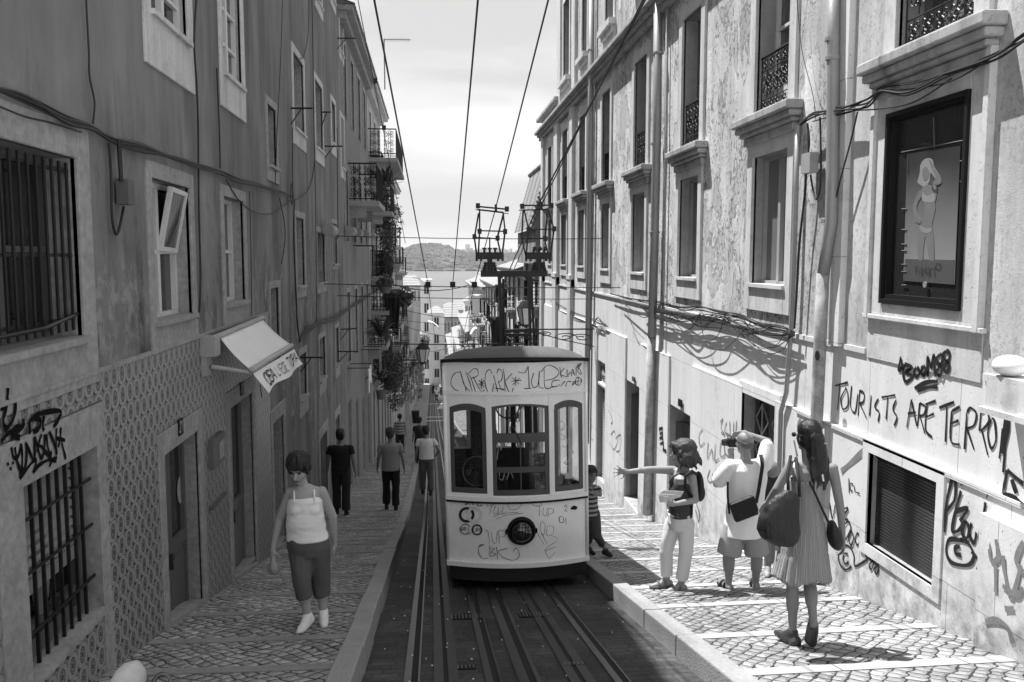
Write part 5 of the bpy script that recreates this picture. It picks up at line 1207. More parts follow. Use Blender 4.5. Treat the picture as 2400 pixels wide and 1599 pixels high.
# headlight
hl = tpx(1222, 1244, 0); g = G(); g.lathe(hl, [(.150, .03), (.160, -.012), (.148, -.04), (.130, -.05), (.128, -.03), (.01, -.02)], 32, axis='Y'); lamp = g.build('headlight', blackp, tr, smooth=True)
g = G(); g.lathe(hl, [(.126, -.035), (.105, -.075), (.07, -.10), (.03, -.112), (.002, -.114)], 28, axis='Y')
t = MT('headlight_glass', .08, .0, .8); dx = (t.x-hl.x); dz = (t.z-hl.z); rr = (dx*dx+dz*dz).op('SQRT'); 
t.col(rr.rng(.02, .11, .10, .025)); t.b.inputs['Metallic'].default_value = .55; t.b.inputs['Coat Weight'].default_value = 1
g.build('lens', t.m, lamp, smooth=True)
g = G()
for i in range(-3, 4):
    o_ = i*.034; L_ = math.sqrt(max(0, .115**2-o_*o_))
    g.tube([hl+Vector((o_, -.118+.35*(o_*o_+s_*s_*L_*L_)/.115*.3, s_*L_)) for s_ in (-1, -.5, 0, .5, 1)], .0026, 4); g.tube([hl+Vector((s_*L_, -.118+.35*(o_*o_+s_*s_*L_*L_)/.115*.3, o_)) for s_ in (-1, -.5, 0, .5, 1)], .0026, 4)
g.build('wire_guard', blackp, lamp)
for s_ in (-1, 1): g = G(); g.box(hl.x+s_*.155-.018, hl.x+s_*.155+.018, hl.y-.03, hl.y+.02, hl.z-.022, hl.z+.022); g.build('clip', blackp, lamp)
# hook beside the number 2
g = G(); c = tpx(1346, 1189, 0); g.ell(c+Vector((0, -.02, 0)), .032, .025, .022); g.ell(c+Vector((-.03, -.01, -.008)), .022, .02, .016); g.build('towing_cap', blackp, tr, smooth=True)
# writing
s6 = 2.6125; N = (0, -1, 0); g = G()
def W6(P, w, gg=None):
    global g
    strokes(gg or g, [[(1000+x/s6, 780+y/s6) for x, y in p] for p in P], lambda a, b: tpx(a, b, .001), w, N)
    if len(P) > 4 or w > .007: g.build('graffiti', CURI[0], tr); g = G()
CURI = [mat('tram_marker_ink', .02, .5)]
W6([[(205, 240), (170, 250), (148, 300), (170, 345), (230, 362), (240, 340)], [(205, 235), (225, 300), (245, 350)], [(222, 300), (232, 320), (265, 360)], [(240, 240), (262, 300), (280, 362)], [(250, 245), (272, 280), (300, 366)], [(272, 280), (312, 262), (310, 225), (285, 222), (262, 245)], [(285, 270), (330, 355), (352, 350)],
    [(338, 280), (335, 345)], [(315, 315), (360, 312)], [(322, 290), (352, 335)], [(352, 292), (325, 330)],
    [(400, 250), (385, 225), (362, 250), (358, 310), (375, 360), (400, 362), (412, 310)], [(410, 260), (422, 310), (435, 362)], [(430, 250), (440, 222), (462, 240), (458, 290), (435, 300)], [(440, 300), (455, 345), (475, 350)], [(420, 340), (475, 345)], [(470, 222), (478, 300), (480, 362)], [(478, 300), (522, 250)], [(480, 300), (500, 355), (520, 365), (530, 340)],
    [(545, 270), (545, 325)], [(518, 297), (580, 290)], [(525, 275), (565, 315)], [(570, 275), (528, 318)],
    [(562, 240), (600, 245), (622, 205)], [(622, 205), (628, 340)], [(598, 343), (642, 340)], [(655, 245), (642, 300), (655, 335), (680, 320), (690, 250)], [(690, 235), (688, 325), (715, 340)], [(720, 225), (725, 335), (775, 332)], [(700, 240), (740, 200), (790, 215), (810, 245), (780, 280), (725, 292)],
    [(815, 210), (825, 275)], [(845, 215), (818, 255), (870, 270)], [(860, 225), (862, 262), (880, 240)], [(885, 265), (893, 222), (905, 262)], [(885, 248), (905, 245)], [(915, 262), (915, 215)], [(915, 215), (935, 195), (945, 190), (925, 232), (945, 258)], [(950, 188), (925, 200), (940, 230), (950, 250)],
    [(815, 290), (775, 295), (765, 325), (790, 330), (815, 318)], [(820, 330), (845, 295)], [(850, 330), (862, 300), (885, 300)], [(890, 325), (900, 300), (915, 302), (895, 318)], [(925, 270), (948, 290), (935, 322), (910, 310), (915, 280), (930, 270)], [(928, 275), (926, 318)], [(912, 298), (945, 295)]], .0085)
W6([[(255, 1025), (235, 1030), (250, 1045), (235, 1052)], [(262, 1055), (270, 1030), (285, 1052), (300, 1028)], [(340, 1030), (305, 1025), (315, 1060), (340, 1055)], [(308, 1042), (330, 1040)]], .011)
W6([[(842, 1065), (850, 1055), (858, 1065), (845, 1090), (862, 1090)]], .008)
W6([[(830, 1125), (812, 1130), (815, 1160), (838, 1158), (835, 1128)], [(850, 1135), (852, 1175)], [(850, 1135), (868, 1140), (855, 1152), (872, 1165), (852, 1172)], [(885, 1140), (878, 1200)], [(905, 1150), (878, 1170), (915, 1185)], [(790, 1225), (800, 1190), (860, 1180), (910, 1165), (918, 1185), (880, 1235), (868, 1280), (900, 1305), (945, 1285), (955, 1235), (940, 1200), (925, 1215)], [(838, 1195), (868, 1200)]], .009)
W6([[(320, 1310), (340, 1300), (355, 1300)], [(355, 1300), (325, 1300), (318, 1345), (345, 1382), (375, 1378)], [(385, 1300), (388, 1370)], [(385, 1320), (415, 1320), (395, 1345), (425, 1355), (390, 1372)], [(428, 1310), (435, 1388)], [(492, 1320), (440, 1338), (470, 1375), (520, 1392), (560, 1380), (565, 1340), (545, 1318), (530, 1340)]], .0065)
CURI[0] = mat('tram_faded_ink', .16, .5); g = G(); W6([[(355, 1210), (375, 1215), (385, 1290)], [(395, 1215), (405, 1280), (425, 1285), (432, 1215)], [(440, 1210), (445, 1290)], [(440, 1212), (478, 1215), (478, 1245), (445, 1252)],
    [(640, 1040), (665, 1060), (700, 1058), (705, 1040)], [(690, 1060), (690, 1120)], [(715, 1070), (712, 1110), (730, 1118), (738, 1075)], [(745, 1075), (742, 1130)], [(745, 1075), (775, 1080), (770, 1105), (745, 1110)], [(375, 1065), (372, 1025), (400, 1030), (410, 1050), (385, 1060)], [(400, 1055), (385, 1110)], [(420, 1060), (410, 1105), (430, 1105)], [(440, 1070), (435, 1110), (455, 1090)], [(470, 1065), (462, 1108), (485, 1108)], [(490, 1030), (510, 1080), (560, 1075), (578, 1040), (545, 1020), (500, 1040)], [(425, 1140), (500, 1115), (590, 1105)], [(410, 1125), (470, 1105), (560, 1100)],
    [(700, 1160), (695, 1200), (715, 1240), (725, 1180), (705, 1150)], [(740, 1180), (735, 1240), (770, 1230), (775, 1190), (745, 1180)], [(680, 1230), (720, 1300)], [(700, 1225), (735, 1290)], [(760, 1240), (800, 1265), (745, 1310), (725, 1335), (750, 1385)], [(815, 1305), (780, 1350), (750, 1385)], [(725, 1335), (790, 1310)]], .006)
def annulus(cx, cy, r0, r1, m, nm, lift, a0=0, a1=2*PI):
    g = G(); n = 28; L = []
    for i in range(n+1):
        a = a0+(a1-a0)*i/n; L.append((tpx(1000+(cx+r0*math.cos(a))/s6, 780+(cy+r0*math.sin(a))/s6, lift), tpx(1000+(cx+r1*math.cos(a))/s6, 780+(cy+r1*math.sin(a))/s6, lift)))
    for p, q in zip(L, L[1:]): g.quad(p[0], q[0], q[1], p[1])
    return g.build(nm, m, tr)
lg = mat('emblem_light', .60, .5); ld = mat('emblem_dark', .022, .5); lm = mat('emblem_mid', .25, .5)
annulus(245, 1115, 32, 48, ld, 'emblem_ring', .006); annulus(292, 1115, 32, 50, lg, 'emblem_ring', .0075); annulus(237, 1203, 28, 33, ld, 'emblem_ring', .006, .6, 5.8); annulus(308, 1207, 24, 34, ld, 'emblem_ring', .006)
g = G(); f = lambda a, b: tpx(a, b, .001); text(g, 'CARRIS', ((1077, 1236), (1100, 1236), (1077, 1244), (1100, 1244)), f, .004, N); text(g, 'T.RRIS', ((1108, 1238), (1128, 1238), (1108, 1246), (1128, 1246)), f, .004, N); W6([[(240, 1226), (268, 1226)], [(245, 1232), (270, 1232)]], .003); g.build('emblem_lettering', ld, tr)
g = G(); a, b = tpx(1137.5, 1056, .004), tpx(1142.5, 1066, .004); g.tube([Vector((a.x, a.y-.003, a.z)), Vector((b.x, a.y-.003, a.z)), Vector((b.x, a.y-.003, b.z)), Vector((a.x, a.y-.003, b.z)), Vector((a.x, a.y-.003, a.z))], .0018, 4); W6([[(363, 728), (370, 738)], [(370, 728), (363, 738)]], .003); g.build('pictogram', ld, tr)
# ---- mast and the two collectors on the roof
my = TY+3.1; q5 = lambda x, y, Yd=my: onY(1100+x/4.355, 470+y/4.355, Yd)
g = G()
def bar(p0, p1, w=.05, d=.05):
    p0, p1 = Vector(p0), Vector(p1); dv = (p1-p0).normalized(); s_ = dv.cross(Vector((0, 1, 0)))
    s_ = s_.normalized() if s_.length > .01 else Vector((1, 0, 0)); u = dv.cross(s_).normalized()
    g.hexa([p0-s_*w/2-u*d/2, p0+s_*w/2-u*d/2, p0+s_*w/2+u*d/2, p0-s_*w/2+u*d/2, p1-s_*w/2-u*d/2, p1+s_*w/2-u*d/2, p1+s_*w/2+u*d/2, p1-s_*w/2+u*d/2])
bar(q5(305, 740), q5(335, 1600), .045, .10); bar(q5(345, 800), q5(352, 1600, my+.1), .03, .05)
bar(q5(605, 740), q5(628, 1600), .035, .10); bar(q5(628, 740), q5(668, 1600, my+.1), .03, .05)
bar(q5(118, 750), q5(795, 745), .085, .12); bar(q5(350, 1335), q5(700, 1320), .05, .06); bar(q5(350, 1372), q5(610, 1372), .04, .05)
bar(q5(310, 800), q5(350, 765), .03, .06); bar(q5(600, 810), q5(560, 765), .04, .06); bar(q5(540, 1372), q5(610, 1420), .03, .04)
bar(q5(-20, 1470), q5(430, 1460), .015, .03)
g.build('mast', iron, tr)
for k, ox in enumerate((0, 0)):
    g = G(); r_ = .011
    def tb(P, r=r_): g.tube([q5(*p) if len(p) == 2 else q5(p[0], p[1], my+p[2]) for p in P], r, 6)
    if k == 0:
        tb([(65, 60), (385, 90)], .013); tb([(80, 92), (350, 122)], .011); tb([(62, 95), (400, 135)], .006)
        tb([(105, 90), (105, 310)]); tb([(95, 130), (52, 380)], .012); tb([(52, 380), (75, 560)], .012); tb([(105, 310), (92, 550)], .012); tb([(345, 130), (365, 310)]); tb([(350, 130), (285, 385)], .013); tb([(365, 315), (335, 560)], .013); tb([(285, 390), (320, 540)], .012)
        tb([(80, 308), (385, 316)]); tb([(32, 376), (305, 392)]); tb([(208, 375), (208, 560)], .010); C = 208; pts = ((88, 55), (383, 88), (105, 315), (365, 318), (52, 370), (288, 385)); top = (270, 75); B = (75, 345)
    else:
        tb([(515, 52), (855, 48)], .013); tb([(560, 98), (800, 92)], .011); tb([(505, 100), (560, 98)], .008)
        tb([(560, 95), (605, 300)]); tb([(605, 300), (580, 560)], .012); tb([(550, 100), (535, 380)], .012); tb([(535, 380), (580, 590)], .010); tb([(800, 92), (865, 290)]); tb([(865, 290), (830, 560)], .013); tb([(795, 130), (775, 390)], .013); tb([(770, 390), (800, 540)], .010)
        tb([(585, 298), (885, 292)]); tb([(545, 388), (800, 386)]); C = 710; pts = ((540, 60), (838, 52), (605, 300), (865, 290), (775, 390)); top = (735, 48); B = (580, 835)
    for p in pts: g.box(*(lambda c: (c.x-.028, c.x+.028, c.y-.03, c.y+.03, c.z-.036, c.z+.036))(q5(*p)))
    bar(q5(top[0], top[1]-35), q5(top[0]+2, top[1]+40), .03, .06)
    c0, c1 = q5(B[0], 565), q5(B[1], 570)
    g.box(c0.x, c1.x, my-.09, my+.09, c0.z-.05, c0.z+.05)
    for x in (B[0], B[0]+45, B[1]-50, B[1]-5): bar(q5(x, 545), q5(x, 620), .03, .05)
    for x in (C-55, C, C+55): bar(q5(x, 500), q5(x+(0 if k == 0 else 25), 482), .06, .06); tb([(x, 500), (x, 555)], .016)
    bar(q5(C, 600), q5(C+5, 725), .07, .07)
    for x in (C-35, C+35):
        for i in range(5): c = q5(x+(x-C)*.3*i/4, 640+i*20); g.lathe(c-Vector((0, 0, .012)), [(.012, 0), (.045+.004*i, .006), (.045+.004*i, .014), (.012, .024)], 10)
        bar(q5(x, 630), q5(x+(x-C)*.9, 735), .04, .06)
    g.build('current_collector', iron, tr)
# ============================================================ overhead wires
def wire(name, pts, r, label, cat='wire', grp='overhead wires above the tracks', sag=0.0, joints=()):
    g = G(); P = []
    for (a, b) in zip(pts, pts[1:]):
        for i in range(8): t_ = i/8; p = Vector(a)*(1-t_)+Vector(b)*t_; p.z -= sag*4*t_*(1-t_); P.append(p)
    P.append(Vector(pts[-1])); g.tube(P, r, 5)
    for j in joints: j = Vector(j); g.box(j.x-.05, j.x+.05, j.y-.06, j.y+.06, j.z-.05, j.z+.06)
    return tag(centre(g.build(name, rubber, None)), label, cat, grp)
def wz(px, py, h=4.55):     # the point on this ray that hangs h above the street
    r = ray(px, py); lo, hi = .5, 200
    for i in range(50):
        m = (lo+hi)/2
        if (r*(m/r.y)).z-gz(m) > h: hi = m
        else: lo = m
    return r*(lo/r.y)
def far_of(a, b, Y): return a+(b-a)*((Y-a.y)/(b.y-a.y))
a, b = wz(877, 0), onY(1002, 660, 17.0); wire('trolley_wire', [far_of(a, b, 2.0), b, onY(1020, 800, 40)], .008, 'leftmost overhead wire, descending from the top left of the sky', joints=[onY(1003, 668, 17)])
a, b = wz(1120, 0), onY(1061, 668, 17.0); wire('trolley_wire', [far_of(a, b, 2.0), b, onY(1058, 790, 40)], .008, 'middle overhead wire hanging alone in the open sky', joints=[onY(1061, 668, 17)])
a, b = onY(1285, 0, 7.0), q5(270, 75); wire('trolley_wire', [far_of(a, b, 2.5), b, onY(1112, 668, 17), onY(1085, 790, 40)], .008, 'overhead wire meeting the left current collector', joints=[onY(1112, 668, 17)])
a, b = onY(1507, 0, 8.0), q5(735, 48); wire('trolley_wire', [far_of(a, b, 4.0), b, onY(1150, 760, 30)], .008, 'upper of two overhead wires running to the right collector')
a, b = onY(1512, 0, 8.2), onY(1262, 480, my); wire('trolley_wire', [far_of(a, b, 4.0), b, onY(1120, 800, 30)], .011, 'thicker lower overhead wire beside the right collector')
a, b = onX(838, -20, XL+.6), onX(960, 600, -.9); wire('trolley_wire', [far_of(a, b, 10), onX(950, 570, XL+1.35)], .010, 'knotted cable running along the left roofline', joints=[onX(900, 300, XL+1.0), onX(880, 190, XL+.8)])
SP = [((752, 665), (1362, 668), 17.0, 'span wire crossing just above the tram roof level'), ((775, 553), (1440, 562), 19.5, 'upper span wire crossing near the far hills'), ((790, 693), (1335, 695), 22, 'span wire below the main crossing wire'), ((918, 806), (1230, 805), 30, 'thick span wire just above the tram roof'), ((905, 747), (1110, 765), 40, 'distant span wire sagging over the lower street')]
for (l, r_, Yd, lb) in SP:
    a = onX(l[0], l[1], XL) if Yd < 23 else onY(l[0], l[1], Yd); b = onX(r_[0], r_[1], XR) if Yd < 23 else onY(r_[0], r_[1], Yd)
    if Yd < 23: b = Vector((XR, a.y, (a.z+b.z)/2 if abs(a.z-b.z) < .5 else a.z))
    wire('span_wire', [a, b], .009 if Yd != 30 else .02, lb, sag=.03)
# ============================================================ houses further down the hill
t = MT('pale_far_render', .9); t.col((t.noise(.9, t.vec(t.x, t.y*1.5, t.z*.3), det=5)-.5)*.35+.62); farw = t.m
t = MT('grey_far_render', .9); t.col((t.noise(.9, t.vec(t.x, t.y*1.5, t.z*.3), det=5)-.5)*.25+.36); farg = t.m
t = MT('dark_far_render', .9); t.col((t.noise(.9, t.vec(t.x, t.y*1.5, t.z*.3), det=5)-.5)*.16+.20); fard = t.m
t = MT('clay_roof_tiles', .85); r1 = (t.y*4.2).op('SINE'); r2 = (t.x*2.6).fr(); t.col((r1*.06+.24)*(t.noise(3, det=4)*.7+.65)); t.bump(r1, .03); rooft = t.m
def leaves(g, c, r, n, sz, rnd, long=1.0):
    for i in range(n):
        d = Vector((rnd.gauss(0, 1), rnd.gauss(0, 1), rnd.gauss(0, 1)*long)); d = d.normalized()*r*rnd.random()**.5; p = Vector(c)+Vector((d.x, d.y, d.z*long))
        a = Vector((rnd.uniform(-1, 1), rnd.uniform(-1, 1), rnd.uniform(-1, 1))).normalized(); b = a.orthogonal().normalized(); s = sz*rnd.uniform(.6, 1.3)
        g.quad(p-a*s, p-b*s*.4, p+a*s, p+b*s*.4)
def plant(label, c, r, n, sz, pot=True, long=1.0, seed=1, spiky=False, grp='plants on the left balconies'):
    rnd = random.Random(seed); th = thing('potted_plant', label, 'plant', c, grp)
    g = G()
    if spiky:
        for i in range(n):
            a = rnd.uniform(0, 2*PI); e = rnd.uniform(.2, 1.2); L_ = r*rnd.uniform(.7, 1.2); d = Vector((math.cos(a)*math.cos(e), math.sin(a)*math.cos(e), math.sin(e)))
            p = Vector(c); s = d.cross(Vector((0, 0, 1))).normalized()*sz; m1 = p+d*L_*.6; m2 = p+d*L_+Vector((0, 0, -L_*.25)); g.quad(p-s*.5, p+s*.5, m1+s, m1-s); g.tri(m1-s, m1+s, m2)
    else: leaves(g, Vector(c)+Vector((0, 0, r*.2)), r, int(n*1.6), sz*1.25, rnd, long)
    g.build('foliage', leaf, th)
    if pot: g = G(); g.lathe(Vector(c)-Vector((0, 0, r*.9)), [(.01, 0), (.13, 0), (.18, .3), (.16, .3), (.01, .28)], 12); g.build('pot', terrac, th)
    return th
def balcony(par, n, Xw, y0, y1, z, d=.7, h=.95, slabm_=None, style='scroll', name='balcony'):
    g = G(); fb(g, n, Xw, 0, d+.06, y0-.05, y1+.05, z-.14, z); fb(g, n, Xw, 0, d*.6, y0+.1, y0+.25, z-.45, z-.14); fb(g, n, Xw, 0, d*.6, y1-.25, y1-.1, z-.45, z-.14)
    o = g.build(name, slabm_ or stone_d, par); g = G()
    X = Xw+n*d; g.tube([(Xw, y0, z+h), (X, y0, z+h), (X, y1, z+h), (Xw, y1, z+h)], .022, 5); g.tube([(Xw, y0, z+.06), (X, y0, z+.06), (X, y1, z+.06), (Xw, y1, z+.06)], .014, 4)
    k = int((y1-y0)/.13)
    for i in range(k+1): y = y0+(y1-y0)*i/k; g.tube([(X, y, z), (X, y, z+h)], .010, 4)
    for i in range(5): x = Xw+n*d*i/5; g.tube([(x, y0, z), (x, y0, z+h)], .010, 4)
    if style == 'scroll': scrolls(g, lambda u, v: Vector((Xw+n*u, y0, z+v)), .02, d-.02, .08, h-.04, 2, 3, .010, 10)
    g.build('iron_railing', iron, o); return o
HN = [0]
def house(side, y0, y1, ztop, X, m, floors=4, label='', eave=.35, roof=True, balc=.5, seed=1, sh=None, shut=.3):
    rnd = random.Random(seed); n = 1 if side < 0 else -1; ym = (y0+y1)/2; zb = gz(y1)-.6
    th = thing('town_house', label, 'house', (X, ym, gz(ym)), 'house fronts lining the street')
    H = ztop-gz(ym); fl = max(2, floors); fh = H/fl; k = max(1, int((y1-y0)/2.2)); holes = []; W = []
    for f_ in range(fl):
        for i in range(k):
            c = y0+(y1-y0)*(i+.5)/k; w2 = .48; za = ztop-fh*(fl-f_)+(.75 if f_ else .0); hb = fh*.58 if f_ else fh*.75
            if f_ == 0: za = gz(c)-.0
            frn = f_ and rnd.random() < balc
            if frn: za -= .45; hb += .45
            holes.append((c-w2, c+w2, za, za+hb, .25)); W.append((f_, frn, holes[-1]))
    facade(n, X, y0, y1, zb, ztop, holes, [m, stone_d], th, thick=9)
    for f_, frn, h in W:
        if f_ == 0: g = G(); fb(g, n, X, -.2, -.15, h[0], h[1], h[2]-.5, h[3]); g.build('door', rnd.choice([dwood, mwood, gfr]), th); continue
        st = 'shutter' if rnd.random() < shut else 'casement'
        w_ = window(th, n, X, h, style=st, rails=0, dep=.12, sur=.12, surm=stone if m is not fard else stone_d, fm=wfr, pm=pane_d, sill=False, bot=.02)
        if frn: balcony(w_, n, X, h[0]-.25, h[1]+.25, h[2], d=rnd.uniform(.4, .6), style='plain' if y0 > 45 else 'scroll')
        elif rnd.random() < .25 and y0 < 130:
            g = G(); z = h[2]-.1; g.tube([(X, h[0], z), (X+n*.6, h[0], z)], .012, 4); g.tube([(X, h[1], z), (X+n*.6, h[1], z)], .012, 4); g.tube([(X+n*.55, h[0], z), (X+n*.55, h[1], z)], .006, 4)
            a = h[0]; 
            while a < h[1]-.1:
                L_ = rnd.uniform(.3, .8); wd = rnd.uniform(.12, .35); g.hexa([(X+n*.54, a, z-L_), (X+n*.56, a, z-L_), (X+n*.56, a+wd, z-L_), (X+n*.54, a+wd, z-L_), (X+n*.545, a, z), (X+n*.555, a, z), (X+n*.555, a+wd, z), (X+n*.545, a+wd, z)], 1); a += wd+.05
            g.build('washing_line', [iron, rnd.choice([white_f, grey_f, dark_f, cream_f])], th)
    if roof:
        g = G(); fb(g, n, X, 0, eave, y0-.05, y1+.05, ztop-.10, ztop+.02); fb(g, n, X, 0, eave*.5, y0, y1, ztop-.28, ztop-.10); g.build('eave', stone if m is not fard else stone_d, th)
        g = G(); Xa, Xb = X+n*(eave+.05), X-n*4.5; za, zb2 = ztop+.05, ztop+1.7
        ny = max(4, int((y1-y0)*3)); 
        def rfn(u, v): return Vector((Xa+(Xb-Xa)*u, y0-.1+(y1-y0+.2)*v, za+(zb2-za)*u+.05*abs(math.sin(v*ny*PI/1))))
        g.grid(rfn, 6, ny*4); g.box(min(Xa, Xb), max(Xa, Xb), y0, y1, ztop+.02, ztop+.04)
        g.tri((Xa, y0-.02, za), (Xb, y0-.02, za), (Xb, y0-.02, zb2)); g.build('tiled_roof', rooft, th)
    return th
# left side
h1 = house(-1, 22.32, 31.5, 6.1, XL, fard, 4, 'dark house front with iron balconies just past the nearest left house', balc=.0, seed=5, shut=.8)
for (xa, xb, py, pb, nm) in ((816, 866, 483, 388, 0), (866, 900, 505, 430, 0)):
    P = onX(xa, py, XL); y0 = P.y; balcony(h1, 1, XL, y0+.2, y0+3.4, P.z+.15, d=.75, h=1.0)
h2 = house(-1, 31.52, 39.6, 6.0, XL+.02, farg, 4, 'weathered grey house with a long curved balcony high on the left', balc=.75, seed=11)
P = onY(918, 430, 36); balcony(h2, 1, XL, 31.8, 39.3, 3.5, d=1.0, h=1.0, style='scroll')
h3 = house(-1, 39.62, 47.5, 3.4, XL, farg, 4, 'grey house with a projecting cornice left of the wires', balc=.8, seed=12, eave=.6)
h4 = house(-1, 47.52, 56, 2.6, XL, farw, 4, 'pale house with plants and lamps left of the lower street', balc=.8, seed=13)
h5 = house(-1, 56.02, 68, -1.2, XL+.05, farw, 4, 'pale house hung with awnings low on the left', balc=.7, seed=14)
house(-1, 68.02, 84, -3.2, XL, farg, 4, 'narrow grey house on the left below the river line', balc=.6, seed=15)
house(-1, 84.02, 104, -6.2, XL, farw, 4, 'white house left of the far street end', balc=.4, seed=16)
house(-1, 104.02, 135, -10, XL-.05, farw, 4, 'plain pale house further down on the left', balc=.3, seed=17)
house(-1, 135.02, 175, -15, XL, farg, 4, 'distant grey house on the left of the lower street', balc=.3, seed=18)
house(-1, 175.02, 225, -21, XL, farw, 4, 'last pale house on the left of the street', balc=.2, seed=19)
# right side
hr1 = house(1, 30.95, 37.5, -.2, XR+.05, farw, 4, 'bright gabled house with a tiled roof beyond the limestone house', balc=.7, seed=21, roof=False)
# steep tiled roof of that house, seen above the collectors
g = G(); za, zt = 1.0, 3.45
def rq(u, v): return Vector((3.55+(4.25-3.55)*u+.0, 31.0+6.4*v, za+(zt-za)*u+.05*abs(math.sin(u*16*PI))))
g.grid(rq, 64, 8); g.box(3.7, 9, 31.0, 37.4, -.25, 1.0, 0)
g.tri((3.55, 30.99, za), (4.25, 30.99, za), (4.25, 30.99, zt)); g.quad((4.25, 30.99, za), (9, 30.99, za), (9, 30.99, zt), (4.25, 30.99, zt)); g.box(4.25, 9, 31.0, 37.4, 1.0, zt)
for i in range(18):
    v = i/17; g.lathe((4.25, 31.0+6.2*v, zt+.0), [(.02, 0), (.10, 0), (.12, .30), (.02, .30)], 10, axis='Y')
for i in range(14): p = rq(i/14, 0); g.ell(p+Vector((0, -.02, .03)), .11, .09, .09, n=8, k=5)
g.build('steep_tiled_roof', rooft, hr1)
house(1, 37.52, 47, -.6, XR, farw, 4, 'pale house with many guards seen between the tram mast posts', balc=.8, seed=22)
house(1, 47.02, 60, -1.6, XR-.2, farw, 4, 'bright house with washing lines right of the lower street', balc=.7, seed=23)
house(1, 60.02, 78, -2.2, XR-.1, farw, 4, 'sunlit house with louvred shutters beside the river view', balc=.6, seed=24, shut=.7)
house(1, 78.02, 92, -2.6, XR, farw, 4, 'tall pale house whose eave touches the river', balc=.5, seed=25)
house(1, 92.02, 120, -8.0, XR, farw, 4, 'sunlit house well down the right side', balc=.4, seed=26)
house(1, 120.02, 160, -13, XR, farg, 4, 'distant greyish house on the right', balc=.3, seed=27)
house(1, 160.02, 225, -20, XR, farw, 4, 'last pale house on the right of the street', balc=.2, seed=28)
# town at the foot of the hill
def block(x0, x1, y0, y1, z0, z1, label, m, rows, cols, roofh=2.0, seed=1, cat='building'):
    th = thing('town_block', label, cat, ((x0+x1)/2, y0, z0), 'buildings at the foot of the hill'); g = G(); g.box(x0, x1, y0, y1, z0, z1); g.build('wall', m, th)
    g = G(); xm, ym = (x0+x1)/2, (y0+y1)/2
    for a, b, c, d in (((x0-.3, y0-.3), (x1+.3, y0-.3), (x1-1.5, ym), (x0+1.5, ym)), ((x1+.3, y0-.3), (x1+.3, y1), (x1-1.5, ym), (x1-1.5, ym)), ((x1+.3, y1), (x0-.3, y1), (x0+1.5, ym), (x1-1.5, ym)), ((x0-.3, y1), (x0-.3, y0-.3), (x0+1.5, ym), (x0+1.5, ym))):
        if roofh: g.quad((*a, z1), (*b, z1), (*c, z1+roofh), (*d, z1+roofh))
    if roofh: g.build('tiled_roof', rooft, th)
    H = (z1-z0)/rows
    for r in range(rows):
        for c in range(cols):
            xc = x0+(x1-x0)*(c+.5)/cols; w_ = min(.6, (x1-x0)/cols*.28); g = G(); za = z0+H*(r+.25); g.box(xc-w_, xc+w_, y0-.06, y0-.02, za, za+H*.5); o = g.build('window', pane_d, th)
            g = G(); g.box(xc-w_-.15, xc-w_, y0-.10, y0-.0, za-.1, za+H*.5+.15); g.box(xc+w_, xc+w_+.15, y0-.10, y0, za-.1, za+H*.5+.15); g.box(xc-.05, xc+.05, y0-.10, y0-.0, za, za+H*.5); g.box(xc-w_, xc+w_, y0-.10, y0, za+H*.5, za+H*.5+.12); g.build('frame', wfr, o)
    return th
px2x = lambda px, Y: (px-VX)/F*Y
block(px2x(1003, 228), px2x(1040, 228), 228, 240, -37, pz(733, 228), 'pale house facing up the street with one small square window', farw, 5, 1, 1.5)
block(px2x(985, 245), px2x(1012, 245), 245, 255, -38, pz(655, 245), 'tall white tower house rising before the river', farw, 6, 1, 0)
block(px2x(1030, 262), px2x(1078, 262), 262, 276, -41, pz(742, 262), 'broad building with a dark tiled roof across the foot of the street', farg, 4, 6, 3.2)
block(px2x(1055, 285), px2x(1115, 285), 285, 298, -41, pz(726, 285), 'long tiled roof block in front of the river on the right', farg, 4, 7, 3)
block(px2x(1040, 310), px2x(1085, 310), 310, 318, -43, pz(716, 310), 'low quayside shed with a shallow roof', farw, 2, 6, 1)
block(px2x(1088, 240), px2x(1112, 240), 240, 250, -38, pz(705, 240), 'pale corner block under the right hand roofs', farw, 5, 3, 1.5)
block(px2x(1112, 250), px2x(1190, 250), 250, 262, -38, pz(660, 250), 'tiled house glimpsed beyond the right hand row', farg, 5, 6, 3)
block(px2x(935, 250), px2x(985, 250), 250, 262, -38, pz(668, 250), 'grey block glimpsed beyond the left hand row', farg, 5, 6, 3)
for (xa, py, Yd, w_, hh) in ((878, 655, 0, 2.2, h2), (900, 745, 0, 2.0, h3), (880, 870, 0, 2.0, h2), (908, 815, 0, 2.0, h3), (925, 640, 0, 2.4, h4), (928, 745, 0, 2.2, h4), (924, 850, 0, 2.2, h4)):
    P = onX(xa, py, XL)
    for q_ in (h1, h2, h3, h4):
        hy_ = q_.location.y
    tgt = h1 if P.y < 31.5 else h2 if P.y < 39.6 else h3 if P.y < 47.5 else h4
    balcony(tgt, 1, XL, P.y, P.y+w_, P.z, d=random.uniform(.5, .75), h=.95)
